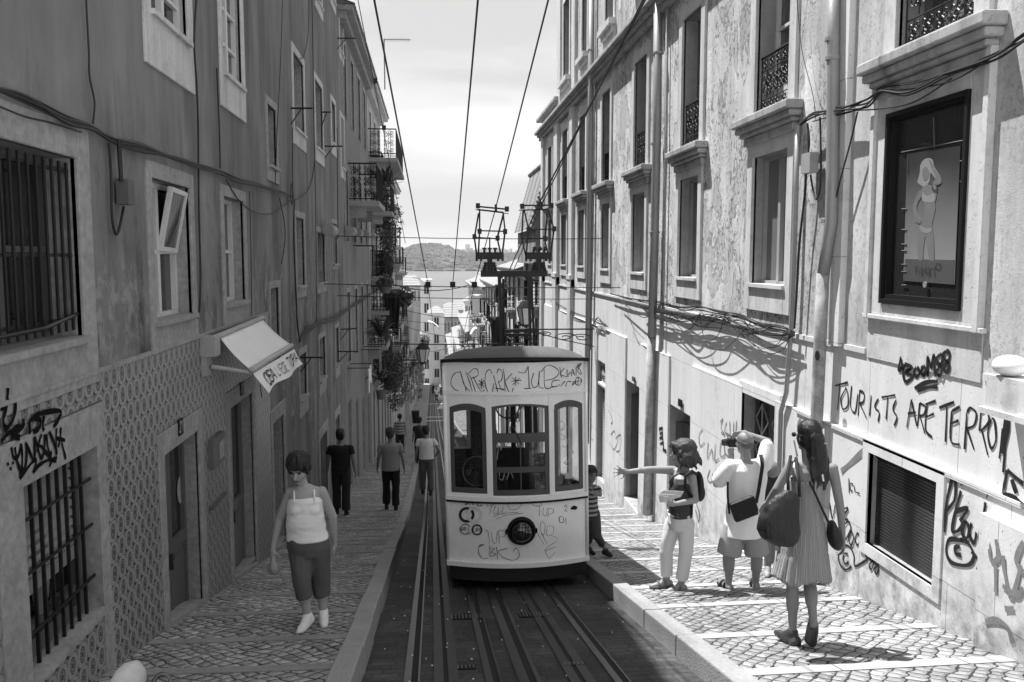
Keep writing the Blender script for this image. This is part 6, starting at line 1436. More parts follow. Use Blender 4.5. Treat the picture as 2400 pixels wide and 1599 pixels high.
# plants on the balconies
plant('palm-like plant on the topmost balcony left of the wires', onX(903, 436, XL+.8), .9, 40, .05, False, seed=1, spiky=True)
plant('dark bushy climber hanging below the upper left balconies', onX(905, 520, XL+.5), .7, 750, .055, False, 1.5, seed=2)
plant('trailing creeper under the dark climber', onX(908, 600, XL+.45), .42, 300, .06, False, 2.0, seed=3)
plant('spiky plant spreading over a lower left balcony', onX(892, 790, XL+.6), .9, 50, .05, False, seed=4, spiky=True)
plant('big dark bush on a balcony above the striped shirt man', onX(912, 878, XL+.55), .62, 900, .055, True, 1.2, seed=5)
plant('small spiky plant left of the big dark bush', onX(893, 892, XL+.5), .7, 40, .05, True, seed=6, spiky=True)
plant('trailing plant below the big dark bush', onX(925, 920, XL+.7), .5, 400, .05, False, 1.8, seed=7)
plant('potted plant on a pale balcony halfway down', onX(903, 668, XL+.7), .3, 200, .05, True, seed=8)
plant('round shrub on a far left balcony', onX(948, 700, XL+.9), .5, 300, .08, True, seed=9)
plant('dark shrub on the far left above the lantern', onX(994, 800, XL+1.0), 1.0, 260, .14, False, seed=10)
for i, (xa, py) in enumerate(((868, 730), (862, 812))):
    P = onX(xa, py, XL); balcony(h1 if P.y < 31.5 else h2, 1, XL, P.y, P.y+2.2, P.z, d=.6, h=.9)
# dark laundry on the left, awnings, bins, lanterns
def cloth(label, c, w_, h, m, Yn=.03, grp='washing hung over the street'):
    g = G(); c = Vector(c)
    def q(u, v): return c+Vector((w_*(u-.5)*(1-.3*v), .06*math.sin(u*9+v*4), -h*v))
    g.grid(q, 8, 10); o = g.build('washing', m, None, smooth=True); so = o.modifiers.new('s', 'SOLIDIFY'); so.thickness = .02; return tag(centre(o), label, 'washing', grp)
cloth('dark trousers hanging from the left balcony beside the potted plant', onX(918, 688, XL+.75), .55, 1.3, dark_f); cloth('black shirt hanging right of the dark trousers', onX(926, 690, XL+.9), .3, 1.5, black_f)
cloth('dark garment hanging by the tram mast', onY(1163, 742, 34), .45, 1.9, dark_f); cloth('pale cloth hanging high over the lower street on the left', onY(970, 720, 52), .8, 2.6, white_f); cloth('white sheet hanging on the right above the street', onY(1125, 690, 60), 1.2, 1.6, white_f)
def lantern(label, c, s, arm, grp='street lanterns on wall brackets'):
    th = thing('street_lantern', label, 'lantern', c, grp); c = Vector(c); g = G(); g.lathe(c, [(.08*s, -.02), (.14*s, 0), (.23*s, .45*s), (.02, .62*s), (.02, .75*s)][0:2]+[(.23*s, .45*s)], 6); g.build('glass', mat('lantern_glass', .75, .3), th)
    g = G(); g.lathe(c+Vector((0, 0, .45*s)), [(.26*s, 0), (.20*s, .08*s), (.10*s, .20*s), (.03*s, .24*s), (.05*s, .30*s), (.01, .34*s)], 6)
    for i in range(6): a = i*PI/3; g.tube([c+Vector((.145*s*math.cos(a), .145*s*math.sin(a), 0)), c+Vector((.24*s*math.cos(a), .24*s*math.sin(a), .45*s))], .014*s, 4)
    g.lathe(c+Vector((0, 0, -.1*s)), [(.02, 0), (.16*s, .07*s), (.16*s, .10*s), (.02, .10*s)], 6); g.build('lantern_frame', iron, th)
    g = G(); a = Vector(arm); b = c+Vector((0, 0, -.02)); d = b-a; g.tube([a, Vector((b.x, b.y, a.z))], .022*s, 6); g.tube([a-Vector((0, 0, .5*s)), a+d*.5+Vector((0, 0, -.35*s)), Vector((b.x, b.y, a.z))], .014*s, 5)
    f = lambda u, v: Vector((a.x+(b.x-a.x)*u, a.y, a.z-.42*s+.4*s*v))
    for (cu, cv, r_, a0, sg2) in ((.2, .45, .28, 0, 1), (.45, .5, .30, PI, -1), (.72, .72, .18, 0, 1)): g.tube([f(cu+(p[0])*.6, cv+p[1]) for p in spiral((0, 0), r_, 1.5, a0, sg2)], .014*s, 4)
    g.tube([a+Vector((0, 0, .15*s)), a-Vector((0, 0, .6*s))], .03*s, 6); g.build('scroll_bracket', iron, th); return th
c = onY(1232, 760, 20.5); lantern('pale lantern framed by the tram mast posts', c, .85, Vector((XR, c.y, onY(1300, 772, c.y).z)))
c = onY(991, 848, 46); lantern('lantern on a scroll bracket low over the left pavement', c, 1.5, Vector((XL, c.y, c.z+.1)))
# hanging basket bracket and bin
bn = thing('waste_bin', 'dark tall bin standing on the left pavement behind the walkers', 'bin', onG(975, 985)); p = onG(974, 992); g = G(); g.lathe(p, [(.02, 0), (.24, .02), (.33, .95), (.36, .97), (.36, 1.04), (.02, 1.06)], 14); g.build('bin_body', dark_f, bn)
for i, (px, py, Yd, wd, h, lab) in enumerate(((1003, 755, 60, .8, .5, 'pale awning sagging over the street on the left'), (968, 652, 50, 1.0, .5, 'light awning on the roof edge at left'), (1118, 770, 46, .35, .4, 'small pale awning on the right hand house'))):
    c = onY(px, py, Yd); g = G(); n_ = 1 if c.x < 1 else -1
    g.grid(lambda u, v: c+Vector((n_*wd*u, 1.1*v, -h*u+.12*math.sin(u*PI))), 6, 4); o = g.build('far_awning', white_f, None, smooth=True); so = o.modifiers.new('s', 'SOLIDIFY'); so.thickness = .03; tag(centre(o), lab, 'awning', 'awnings further down the street')
# roof antenna on the left skyline
an = thing('roof_antenna', 'thin television aerial against the sky above the left roofs', 'aerial', onY(900, 180, 27)); g = G(); a = onY(900, 92, 27); g.tube([a, onY(902, 210, 27)], .02, 5); g.tube([a, onY(963, 93, 27)], .022, 5)
for i in range(12): p = onY(902+i*5, 94, 27); g.tube([p-Vector((0, .25, 0)), p+Vector((0, .25, 0))], .006, 4)
g.build('aerial_rods', zinc, an)
for i, (xa, ya, xb, yb, Y1, lb) in enumerate(((905, 660, 1100, 668, 30, 'thin cable crossing at mid height far down the street'), (945, 725, 1140, 740, 45, 'slack line between far houses'), (950, 765, 1130, 790, 50, 'lowest slack line between far houses'), (960, 820, 1060, 812, 60, 'short cable over the lower street'))):
    wire('far_wire', [onY(xa, ya, Y1), onY(xb, yb, Y1)], .015, lb, 'wire', 'slack lines over the lower street', sag=.25)
# ============================================================ people
def person(label, loc): return thing('person', label, 'person', loc, 'people in the street')
def rotz(v, a): return Vector((v.x*math.cos(a)-v.y*math.sin(a), v.x*math.sin(a)+v.y*math.cos(a), v.z))
def hand(g, w, d, up, s=1.0, spread=.15, curl=.5, side=1, hold=None):
    """palm + four unequal fingers + thumb; d = direction of the hand, up = direction across the palm towards the thumb"""
    d = Vector(d).normalized(); up = Vector(up); up = (up-d*up.dot(d)).normalized(); nrm = d.cross(up)*side
    pc = w+d*.045*s; R = Matrix((up, nrm, d)).transposed()
    g.ell(pc, .036*s, .015*s, .052*s, R, n=12, k=8); g.cap(w-d*.02*s, w+d*.03*s, .022*s, .024*s, n=10)
    for k, (o, L) in enumerate(((.028, .070), (.010, .078), (-.009, .072), (-.027, .056))):
        b = w+d*.082*s+up*o*s; a = o/.028*spread; fd = (d*math.cos(a)+up*math.sin(a)).normalized()
        c1 = curl*.5; m = b+(fd*math.cos(c1)+nrm*math.sin(c1))*L*.5*s; c2 = curl*1.5; e = m+(fd*math.cos(c2)+nrm*math.sin(c2))*L*.5*s
        g.cap(b-fd*.02*s, m, .0095*s, .0085*s, n=8); g.cap(m, e, .0085*s, .007*s, n=8)
    b = w+d*.03*s+up*.028*s; a = .75+spread*.6; td = (d*math.cos(a)+up*math.sin(a)).normalized(); m = b+td*.036*s; e = m+(td*.8+d*.35+nrm*curl*.5).normalized()*.032*s
    g.cap(b-td*.01*s, m, .0125*s, .010*s, n=8); g.cap(m, e, .010*s, .008*s, n=8)
def foot(g, a, d, s=1.0, fat=1.0, lift=0.0, r0=.034):
    """ankle a, toe direction d (unit), sole below"""
    d = Vector(d).normalized(); up = Vector((0, 0, 1))
    heel = a-d*.035*s+Vector((0, 0, -.050*s)); ball = a+d*.115*s+Vector((0, 0, -.062*s))+up*0; toe = a+d*.165*s+Vector((0, 0, -.066*s))
    g.cap(heel, ball, .034*s*fat, .030*s*fat, n=12); g.cap(ball, toe, .032*s*fat, .020*s*fat, n=12, sq=1.0); g.cap(a, ball-d*.03*s, .034*s*fat, .026*s*fat, n=12)
def head(g, c, yaw, pitch, s=1.0, female=False):
    """c = centre of the skull, yaw = heading of the face (0 = +Y away), pitch>0 = looks down"""
    R = Matrix.Rotation(yaw, 3, 'Z')@Matrix.Rotation(-pitch, 3, 'X')
    P = lambda x, y, z: c+R@Vector((x, y, z))*s
    g.ell(P(0, -.012, .03), .074*s, .092*s, .086*s, R); g.ell(P(0, .022, -.035), .060*s, .062*s, .075*s, R); g.ell(P(0, .050, -.092), .030*s, .028*s, .022*s, R)
    g.cap(P(0, .086, .005), P(0, .104, -.028), .009*s, .0135*s, n=10); g.ell(P(0, .078, -.058), .024*s, .016*s, .010*s, R, n=12, k=6); g.ell(P(0, .070, .030), .050*s, .020*s, .012*s, R, n=12, k=6)
    for sx in (-1, 1): g.ell(P(sx*.075, -.005, -.012), .010*s, .018*s, .030*s, R, n=10, k=6); g.ell(P(sx*.034, .056, -.030), .020*s, .018*s, .018*s, R, n=10, k=6)
    return P, R
def face_parts(P, R, s, par, brow=True, open_=True):
    g = G()
    for sx in (-1, 1): g.ell(P(sx*.031, .076, .006), .014*s, .007*s, .0055*s, R, n=10, k=6)
    g.build('eyes', hairb, par, smooth=True); g = G()
    for sx in (-1, 1): g.cap(P(sx*.048, .074, .026), P(sx*.018, .086, .029), .0028*s, .0035*s, n=6)
    g.build('eyebrows', hairb, par, smooth=True)
    g = G(); g.cap(P(-.020, .090, -.060), P(.020, .090, -.060), .0042*s, .0042*s, n=6); g.build('lips', mat('lips', .085, .5), par, smooth=True)
def limb(g, a, b, r0, r1, bulge=0, n=14):
    a, b = Vector(a), Vector(b); g.cap(a, b, r0, r1, n=n)
    if bulge: m = a*.68+b*.32; d = (b-a); g.cap(a*.85+b*.15, a*.5+b*.5, bulge, bulge*.9, n=n)
def torso(g, pel, wai, che, nec, W, inf=0.0, yaw=0, top=True, hipw=None):
    """W: (hip rx,ry), (waist), (chest), shoulder rx"""
    (hx, hy), (wx, wy), (cx, cy), sx = W; i = inf
    secs = [(pel+Vector((0, 0, -.10)), hx*.72+i, hy*.8+i, yaw), (pel+Vector((0, 0, -.04)), hx+i, hy+i, yaw), (pel*.6+wai*.4, (hx*.6+wx*.4)+i, (hy*.6+wy*.4)+i, yaw), (wai, wx+i, wy+i, yaw), (wai*.45+che*.55, (wx*.4+cx*.6)+i, (wy*.4+cy*.6)+i, yaw), (che, cx+i, cy+i, yaw),
            (che*.45+nec*.55, sx*.93+i, cy*.86+i, yaw), (che*.2+nec*.8, sx*.66+i, cy*.62+i, yaw), (nec, .055+i, .055+i, yaw)]
    if not top: secs = secs[:-1]
    g.loft(secs)
def fig(label, Y0, J, W, s=1.0, fat=1.0, hy=0, hp=0, sk=None, vox=.010, top=None, bottom=None, hair=None, shoes=None, face=False, hands=None, toes=None, yaw=0, female=False, gz_=None, hsz=1.0):
    """J: joint name -> (px, py[, dy]) in photo pixels at depth Y0+dy, or a Vector. Placed in real metres."""
    K = {}
    for k, v in J.items(): K[k] = v if isinstance(v, Vector) else onY(v[0], v[1], Y0+(v[2] if len(v) > 2 else 0))
    sk = sk or skin; foot_c = (K['anL']+K['anR'])/2; th = person(label, Vector((foot_c.x, foot_c.y, min(K['anL'].z, K['anR'].z)-.08*s)))
    g = G(); torso(g, K['pel'], K['wai'], K['che'], K['nec'], W, 0, yaw)
    hc = K['head']; g.cap(K['nec']+Vector((0, 0, -.04*s)), hc+Vector((0, 0, -.05*s)), .052*s, .048*s)
    P, R = head(g, hc, hy, hp, s*hsz, female)
    for q in 'LR':
        limb(g, K['hi'+q], K['kn'+q], .086*s*fat, .056*s*fat); limb(g, K['kn'+q], K['an'+q], .053*s*fat, .033*s*fat, .058*s*fat)
        g.cap(K['nec']*.75+K['sh'+q]*.25+Vector((0, 0, -.03*s)), K['sh'+q]+Vector((0, 0, -.012*s)), .046*s, .046*s*fat)
        limb(g, K['sh'+q], K['el'+q], .046*s*fat, .037*s*fat); limb(g, K['el'+q], K['wr'+q], .038*s*fat, .024*s*fat**.5)
        td = (toes or {}).get(q, (0, 1, 0)); foot(g, K['an'+q], td, s)
        h = (hands or {}).get(q)
        if h is None: d = (K['wr'+q]-K['el'+q]).normalized(); hand(g, K['wr'+q], d, (0, 1, 0) if hy == 0 or abs(hy) < 1.5 else (0, -1, 0), s, .12, .7, 1 if q == 'L' else -1)
        else: hand(g, K['wr'+q], h['d'], h['up'], s, h.get('spread', .12), h.get('curl', .6), h.get('side', 1))
    b = blob(g, 'body', sk, th, vox, 2)
    if face: face_parts(P, R, s*hsz, th)
    if hair: hair(P, R, s*hsz, th, K)
    if top: top(K, W, s, fat, th, yaw, vox)
    if bottom: bottom(K, W, s, fat, th, yaw, vox)
    if shoes: shoes(K, s, th, toes or {}, vox)
    return th, K, P, R
# ---- clothing makers
def tshirt(m, sleeve=.55, inf=.016, hem=0.0, folds=.009, name='shirt', sr=.062, fs=7, flat=True, low=.012):
    def f(K, W, s, fat, th, yaw, vox):
        g = G(); (hx, hy), (wx, wy), (cx, cy), sx = W; i = inf; p, w_, c, n = K['pel'], K['wai'], K['che'], K['nec']
        g.loft([(p+Vector((0, 0, -.02-hem)), hx+i+low, hy+i+low, yaw), (p+Vector((0, 0, .04)), hx+i+.006, hy+i+.01, yaw), (p*.5+w_*.5, (hx+wx)/2+i+.01, (hy+wy)/2+i+.01, yaw), (w_, wx+i+.008, wy+i+.012, yaw), (w_*.45+c*.55, (wx*.4+cx*.6)+i, (wy*.4+cy*.6)+i, yaw), (c, cx+i, cy+i, yaw), (c*.45+n*.55, sx*.93+i, cy*.86+i, yaw), (c*.2+n*.8, sx*.66+i, cy*.62+i, yaw), (n+Vector((0, 0, -.012)), .062+i*.4, .062+i*.4, yaw)])
        for q in 'LR':
            e = K['sh'+q]+(K['el'+q]-K['sh'+q])*sleeve; (g.hem if flat else g.cap)(K['sh'+q], e, sr*.92*s*fat, sr*.98*s*fat); g.cap(n*.72+K['sh'+q]*.28+Vector((0, 0, -.035*s)), K['sh'+q]+Vector((0, 0, -.006*s)), .052*s*fat, sr*.90*s*fat)
            if sleeve >= 1: g.hem(K['el'+q], K['el'+q]+(K['wr'+q]-K['el'+q])*(sleeve-1), sr*.8*s*fat, sr*.62*s*fat)
        blob(g, name, m, th, vox, 2, folds, fs)
    return f
def trousers(m, length=1.0, r=(.098, .075, .066), folds=.006, name='trousers', inf=.014, waist=.06, fs=8):
    def f(K, W, s, fat, th, yaw, vox):
        g = G(); (hx, hy) = W[0]; p = K['pel']; w_ = K['wai']
        g.loft([(p+Vector((0, 0, -.10)), hx*.8+inf, hy*.85+inf, yaw), (p+Vector((0, 0, -.03)), hx+inf, hy+inf, yaw), (p+(w_-p).normalized()*waist, hx*.94+inf, hy*.96+inf, yaw)])
        for q in 'LR':
            h, k, a = K['hi'+q], K['kn'+q], K['an'+q]; L = length
            fat = min(fat, 1.05)
            if L <= .5: e = h+(k-h)*(L/.5); g.hem(h, e, r[0]*s*fat, r[1]*s*fat)
            else: e = k+(a-k)*((L-.5)/.5); g.cap(h, k, r[0]*s*fat, r[1]*s*fat); g.hem(k, e, r[1]*s*fat, r[2]*s*fat)
        blob(g, name, m, th, vox, 2, folds, fs)
    return f
def shoes_(m, k=1.22, name='shoe', lift=0):
    def f(K, s, th, toes, vox):
        for q in 'LR':
            g = G(); d = Vector(toes.get(q, (0, 1, 0))); foot(g, K['an'+q]+Vector((0, 0, -.004)), d, s*1.03, k); 
            g2 = G(); 
            blob(g, name, m, th, min(vox, .010), 2)
    return f
def sandals(m, name='sandal'):
    def f(K, s, th, toes, vox):
        for q in 'LR':
            d = Vector(toes.get(q, (0, 1, 0))).normalized(); a = K['an'+q]; g = G(); z = -.085*s
            side_ = Vector((d.y, -d.x, 0)).normalized()
            secs = [(-.07, .030), (-.03, .036), (.05, .034), (.12, .042), (.17, .034), (.195, .012)]
            top_ = [[a+d*u*s+side_*w_*s*e+Vector((0, 0, z+(d.z*u*s if abs(d.z) > .01 else 0)*0+hh)) for e, hh in ((-1, 0), (1, 0), (1, .018), (-1, .018))] for u, w_ in secs]
            g.rings(top_)
            for u in (.10, .03): g.tube([a+d*u*s+side_*.040*s*math.cos(t_*PI/6)+Vector((0, 0, z+.012+.060*math.sin(t_*PI/6)*(.8 if u > .05 else 1.15))) for t_ in range(7)], .011, 6)
            g.build(name, m, th, smooth=False)
    return f
def both(*fs):
    def f(*a):
        for q in fs: q(*a)
    return f
# ---- hair makers
def short_hair(m, r=1.0, low=-.02, vol=.010, fringe=False, back=True, name='hair'):
    def f(P, R, s, th, K):
        g = G(); v = vol; g.ell(P(0, -.022, .042), (.076+v)*s, (.088+v)*s, (.080+v)*s, R)
        if back: g.ell(P(0, -.050, -.01), (.070+v)*s, (.052+v)*s, (.070+v)*s, R)
        for sx in (-1, 1): g.ell(P(sx*.062, -.018, .01), (.018+v)*s, .05*s, .05*s, R)
        if fringe:
            for x in (-.055, -.035, -.014, .008, .03, .052): g.cap(P(x*.8, .045, .090), P(x, .082, .043+.006*abs(x)*20), .020*s, .010*s, n=8)
            for sx in (-1, 1): g.cap(P(sx*.068, .035, .06), P(sx*.074, .022, -.035), .020*s, .010*s, n=8)
        rnd = random.Random(int(K['head'].x*1000)); v = vol
        for i in range(34):
            a_ = rnd.uniform(0, 2*PI); e_ = rnd.uniform(.1, 1.2); q_ = lambda a, e, r_: P(math.sin(a)*math.cos(e)*(.078+v)*r_, -.022+math.cos(a)*math.cos(e)*(.090+v)*r_, .040+math.sin(e)*(.082+v)*r_)
            if abs(((a_+PI) % (2*PI))-PI) < .75 and e_ < .7: continue
            g.tube([q_(a_, e_+.35, .98), q_(a_+.1, e_, 1.03), q_(a_+.18, e_-.4, 1.04)], [.007*s, .009*s, .003*s], 6)
        blob(g, name, m, th, .0075, 1, .0035, 45)
    return f
def locks(g, P, base, n, L, r, rnd, s, drop):
    for i in range(n):
        a, b = base(i); pts = [a]; d = (b-a)
        for k in range(1, 6): t_ = k/5; pts.append(a+d*t_+Vector((rnd.uniform(-.012, .012), rnd.uniform(-.012, .012), 0))*s)
        g.tube(pts, [r*s*q for q in (.8, 1.1, 1.1, .9, .6, .15)], 6)
# -------------------------------------------------- 1. woman with the striped dress and black bag, back view
Y1 = 5.85
def dress(K, W, s, fat, th, yaw, vox):
    t = MT('striped_crinkle_dress', .85); an = (t.y-Y1).op('ARCTAN2', t.x-K['pel'].x); nn = t.noise(9, t.vec(an*2.2, t.z*.25), det=3)
    st = ((an*58+nn*7).op('SINE')).rng(.0, .9); t.col((st*.16+.24)*(t.noise(40, t.vec(an*8, t.z*.6))*.5+.75)); t.bump(st+t.noise(60)*.6, .006)
    g = G(); p, w_, c, n = K['pel'], K['wai'], K['che'], K['nec']; zt = onY(1893, 1124, Y1).z; zh = onY(1880, 1353, Y1).z; rnd = random.Random(4)
    tiers = [onY(1893, 1215, Y1).z, onY(1893, 1290, Y1).z]; N_ = 96; R = []
    ph = [rnd.uniform(0, 6) for _ in range(6)]
    H = 34
    for i in range(H+1):
        z = zt+(zh-zt)*i/H; u = i/H; cx = onY(1893-(8*u), 1200, Y1).x
        rx = (.128 if u < .02 else .124+.004*u) if u < .35 else .124+(u-.35)/.65*.092; ry = .105+(max(0, u-.3))*.095
        am = .004+.03*max(0, u-.25)**1.2
        for tz in tiers: 
            if abs(z-tz) < .012: rx -= .006; ry -= .006
        ring = []
        for j in range(N_):
            a = 2*PI*j/N_; nz = noise.noise(Vector((a*3, u*2.2, 1.7)))*2.2; k = 1+am*(.6+.8*abs(noise.noise(Vector((a*1.5, u*1.5, 5)))))*(math.sin(a*17+ph[0]+u*2+nz)+.6*math.sin(a*29+ph[1]-nz*1.6)+.5*math.sin(a*7+ph[2]+u))/.25*.25
            hz = .02*math.sin(a*4+1)*max(0, u-.8)*4+(.012*math.sin(a*23))*max(0, u-.9)*5
            ring.append(Vector((cx+rx*k*math.cos(a), Y1+.015+ry*k*math.sin(a), z+hz)))
        R.append(ring)
    g.rings(R, 0, cap=False)
    o = g.build('dress', t.m, th, smooth=True); so = o.modifiers.new('s', 'SOLIDIFY'); so.thickness = .004; so.offset = 1
    g = G()      # white straps
    for a, b in (((1861, 1096), (1872, 1128)), ((1925, 1098), (1930, 1128))): g.tube([onY(a[0], a[1]-10, Y1-.02), onY(*a, Y1-.10), onY(*b, Y1-.11)], .007, 6)
    g.build('bra_straps', white_f, th)
def long_hair(P, R, s, th, K):
    rnd = random.Random(8); g = G(); g.ell(P(0, -.02, .045), .084*s, .096*s, .088*s, R); g.ell(P(0, -.048, -.03), .076*s, .058*s, .09*s, R)
    for sx in (-1, 1): g.ell(P(sx*.058, -.015, -.01), .026*s, .058*s, .075*s, R)
    g.cap(P(0, -.07, 0), P(.02, -.08, -.12), .070*s, .075*s); g.cap(P(.02, -.08, -.12), P(.035, -.085, -.23), .078*s, .060*s)
    def base(i):
        x = rnd.uniform(-.065, .085); a = P(x*.8, -.085+rnd.uniform(-.02, .02), -.05); b = P(x*1.1+.03+rnd.uniform(-.02, .02), -.105, -.05-rnd.uniform(.20, .37)); return a, b
    locks(g, P, base, 46, 0, .013, rnd, s, 0)
    for q in range(5): a = P(.07, -.05, -.04-q*.02); g.tube([a, a+Vector((.03, -.01, -.08)), a+Vector((.035+.02*q, 0, -.16)), a+Vector((.06+.025*q, .01, -.24-.02*q))], [.006, .005, .004, .002], 5)
    blob(g, 'hair', hairb, th, .0075, 1, .003, 60)
    g = G(); c = P(.035, -.128, -.055); g.tube([c+Vector((.022*math.cos(t_*PI/6), -.012*abs(math.sin(t_*PI/6)), .012*math.sin(t_*PI/6)+.010)) for t_ in range(7)], .0055, 6); g.build('hair_clip', mat('clip', .4, .3), th, smooth=True)
    g = G(); g.ell(P(-.066, .072, .004), .016*s, .018*s, .018*s, R); g.cap(P(-.080, .055, .010), P(-.084, -.03, .012), .005, .004, n=6); g.build('sunglasses', blackp, th, smooth=True)
def flats(K, s, th, toes, vox):
    g = G(); a = K['anL']; d = Vector((-.35, 1, 0)).normalized(); foot(g, a+Vector((0, 0, -.006)), d, s*1.04, 1.22); g.box(a.x-.035, a.x+.035, a.y-.06, a.y+.05, a.z-.095, a.z-.05); blob(g, 'shoe', mat('shoe_leather', .045, .4), th, .009, 3)
    g = G(); a = K['anR']; g.cap(a+Vector((0, .0, -.030)), a+Vector((.004, .06, -.165)), .040, .036); g.cap(a+Vector((0, -.02, -.05)), a+Vector((.012, .03, -.175)), .032, .032); blob(g, 'shoe', mat('shoe_leather', .045, .4), th, .009, 3)
J = dict(head=(1893, 1022), nec=(1898, 1086), che=(1900, 1125), wai=(1893, 1185), pel=(1888, 1248), shL=(1853, 1092), shR=(1952, 1098), elL=(1821, 1146), wrL=(1800, 1176, .10), elR=(1969, 1188), wrR=(1975, 1258),
         hiL=(1864, 1262), hiR=(1912, 1262), knL=(1857, 1368), knR=(1898, 1368), anL=(1858, 1481), anR=(1906, 1455, -.16))
w1, K1, P1, R1 = fig('woman seen from behind in a striped sundress with long dark hair', Y1, J, ((.118, .10), (.100, .082), (.122, .088), .150), s=.95, fat=.88, hy=.35, hp=0, sk=skind, vox=.008, hair=long_hair, shoes=flats, bottom=dress,
    hands={'L': dict(d=(-.25, .3, -.6), up=(1, 0, .3), curl=1.0), 'R': dict(d=(.05, 0, -1), up=(0, 1, 0), curl=.6, side=-1)}, toes={'L': (-.35, 1, 0), 'R': (.1, .5, -.9)})
# her big black bag and small one
t = MT('black_bag_cloth', .55); t.col(t.noise(6)*.012+.006); t.bump(t.noise(9, t.vec(t.x*1.6, t.y*1.6, t.z*.5), det=4), .03); bagm = t.m
g = G(); Yb = Y1-.20; c = onY(1828, 1225, Yb)
B = [(1852, 1150, .035), (1846, 1165, .085), (1834, 1190, .115), (1827, 1220, .140), (1826, 1245, .150), (1828, 1265, .130), (1832, 1277, .08)]
Rg = []
for px, py, r_ in B:
    q_ = onY(px, py, Yb); Rg.append([q_+Vector((r_*math.cos(t_*2*PI/28)*(1+.05*math.sin(5*t_)), .085*(r_/.15)*math.sin(t_*2*PI/28), .02*math.cos(t_*2*PI/28)*(-1)*(r_/.15))) for t_ in range(28)])
g.rings(Rg); bt = thing('shoulder_bag', 'large slouchy black bag hanging behind the woman in the striped dress', 'bag', onY(1828, 1278, Yb), 'bags carried by the people')
blob(g, 'bag_body', bagm, bt, .010, 2, .006, 7)
g = G(); g.tube([onY(1848, 1160, Yb), onY(1846, 1110, Y1-.13), onY(1853, 1070, Y1), onY(1850, 1090, Y1+.10)], .011, 8); g.tube([onY(1874, 1165, Yb), onY(1872, 1120, Y1-.15), onY(1866, 1074, Y1-.02), onY(1862, 1090, Y1+.10)], .011, 8); g.build('straps', black_f, bt, smooth=True)
bt = thing('small_bag', 'small dark bag on a thin cross strap at her right hip', 'bag', onY(1958, 1296, Y1), 'bags carried by the people')
g = G(); g.ell(onY(1956, 1258, Y1-.03), .050, .075, .105, Matrix.Rotation(-.25, 3, 'Y')); g.ell(onY(1950, 1236, Y1-.05), .03, .06, .05); blob(g, 'bag_body', bagm, bt, .009, 2, .004, 14)
g = G(); g.tube([onY(1896, 1128, Y1-.115), onY(1912, 1160, Y1-.118), onY(1928, 1196, Y1-.115), onY(1945, 1232, Y1-.09)], .008, 6); g.build('cross_strap', black_f, bt)
# -------------------------------------------------- 2. photographer
Y2 = 8.12
def bald(P, R, s, th, K):
    g = G(); g.ell(P(0, -.036, -.008), .0775*s, .070*s, .052*s, R); 
    for sx in (-1, 1): g.ell(P(sx*.055, -.01, .0), .024*s, .05*s, .038*s, R)
    blob(g, 'cropped_hair', mat('grey_stubble', .13, .8), th, .008, 2, .001, 60)
    g = G(); g.tube([P(-.076, .06, .012), P(-.080, 0, .014), P(-.078, -.02, .010)], .003, 5); g.build('glasses', blackp, th)
J = dict(head=(1745, 1038, -.02), nec=(1751, 1082), che=(1752, 1120), wai=(1748, 1185), pel=(1742, 1232), shL=(1712, 1092), shR=(1790, 1088), elL=(1680, 1134, .08), wrL=(1716, 1078, .22), elR=(1800, 1036, .06), wrR=(1742, 1014, .16),
         hiL=(1720, 1240), hiR=(1766, 1240), knL=(1708, 1302), knR=(1774, 1302), anL=(1708, 1363), anR=(1771, 1363))
w2, K2, P2, R2 = fig('bald man photographing with both arms raised, seen from behind', Y2, J, ((.156, .118), (.154, .122), (.166, .118), .182), s=.95, fat=1.12, hy=.55, hp=.05, sk=mat('tan_skin_2', .25, .5, var=.05), vox=.010, hair=bald,
    top=tshirt(white_f, .80, .020, .07, .013, sr=.074, fs=6, flat=False, low=.034), bottom=trousers(khaki_f, .47, (.112, .122, .10), .007, 'shorts', .012), shoes=sandals(dark_f), hands={'L': dict(d=(-.1, .3, 1), up=(-1, 0, 0), curl=1.0), 'R': dict(d=(-1, .2, -.25), up=(0, .2, -1), curl=.9)}, toes={'L': (-.25, 1, 0), 'R': (.2, 1, 0)})
ct = thing('camera', 'black compact camera held up to the bald man\'s face', 'camera', onY(1716, 1048, Y2+.20)); g = G(); c = onY(1713, 1038, Y2+.20)
g.box(c.x-.03, c.x+.055, c.y-.04, c.y+.04, c.z-.04, c.z+.045); g.lathe(c+Vector((-.03, .02, 0)), [(.012, .02), (.034, .02), (.036, -.02), (.032, -.055), (.02, -.05)], 14, axis='X'); g.box(c.x, c.x+.04, c.y-.02, c.y+.02, c.z+.045, c.z+.062)
o = g.build('camera_body', mat('camera_black', .02, .4), ct); bv = o.modifiers.new('b', 'BEVEL'); bv.width = .006
bt = thing('messenger_bag', 'black messenger bag slung across the bald man\'s white shirt', 'bag', onY(1745, 1228, Y2-.2), 'bags carried by the people')
g = G(); M = Matrix.Translation(onY(1744, 1192, Y2-.215))@Matrix.Rotation(math.radians(-20), 4, 'Y'); g.box(-.125, .125, -.035, .035, -.10, .095); g.xf(M); o = g.build('bag_body', bagm, bt); bv = o.modifiers.new('b', 'BEVEL'); bv.width = .025; bv.segments = 3
g = G(); g.box(-.118, .118, -.045, -.034, -.085, .098); g.box(.01, .03, -.052, -.044, -.02, -.006); g.xf(M); o = g.build('bag_flap', black_f, bt); bv = o.modifiers.new('b', 'BEVEL'); bv.width = .005
g = G()
def strap(g, P, w_=.035):
    P = smooth3([Vector(p) for p in P], 4); g.rings([[p+Vector((-w_/2, 0, 0)), p+Vector((w_/2, 0, 0)), p+Vector((w_/2, .006, 0)), p+Vector((-w_/2, .006, 0))] for p in P])
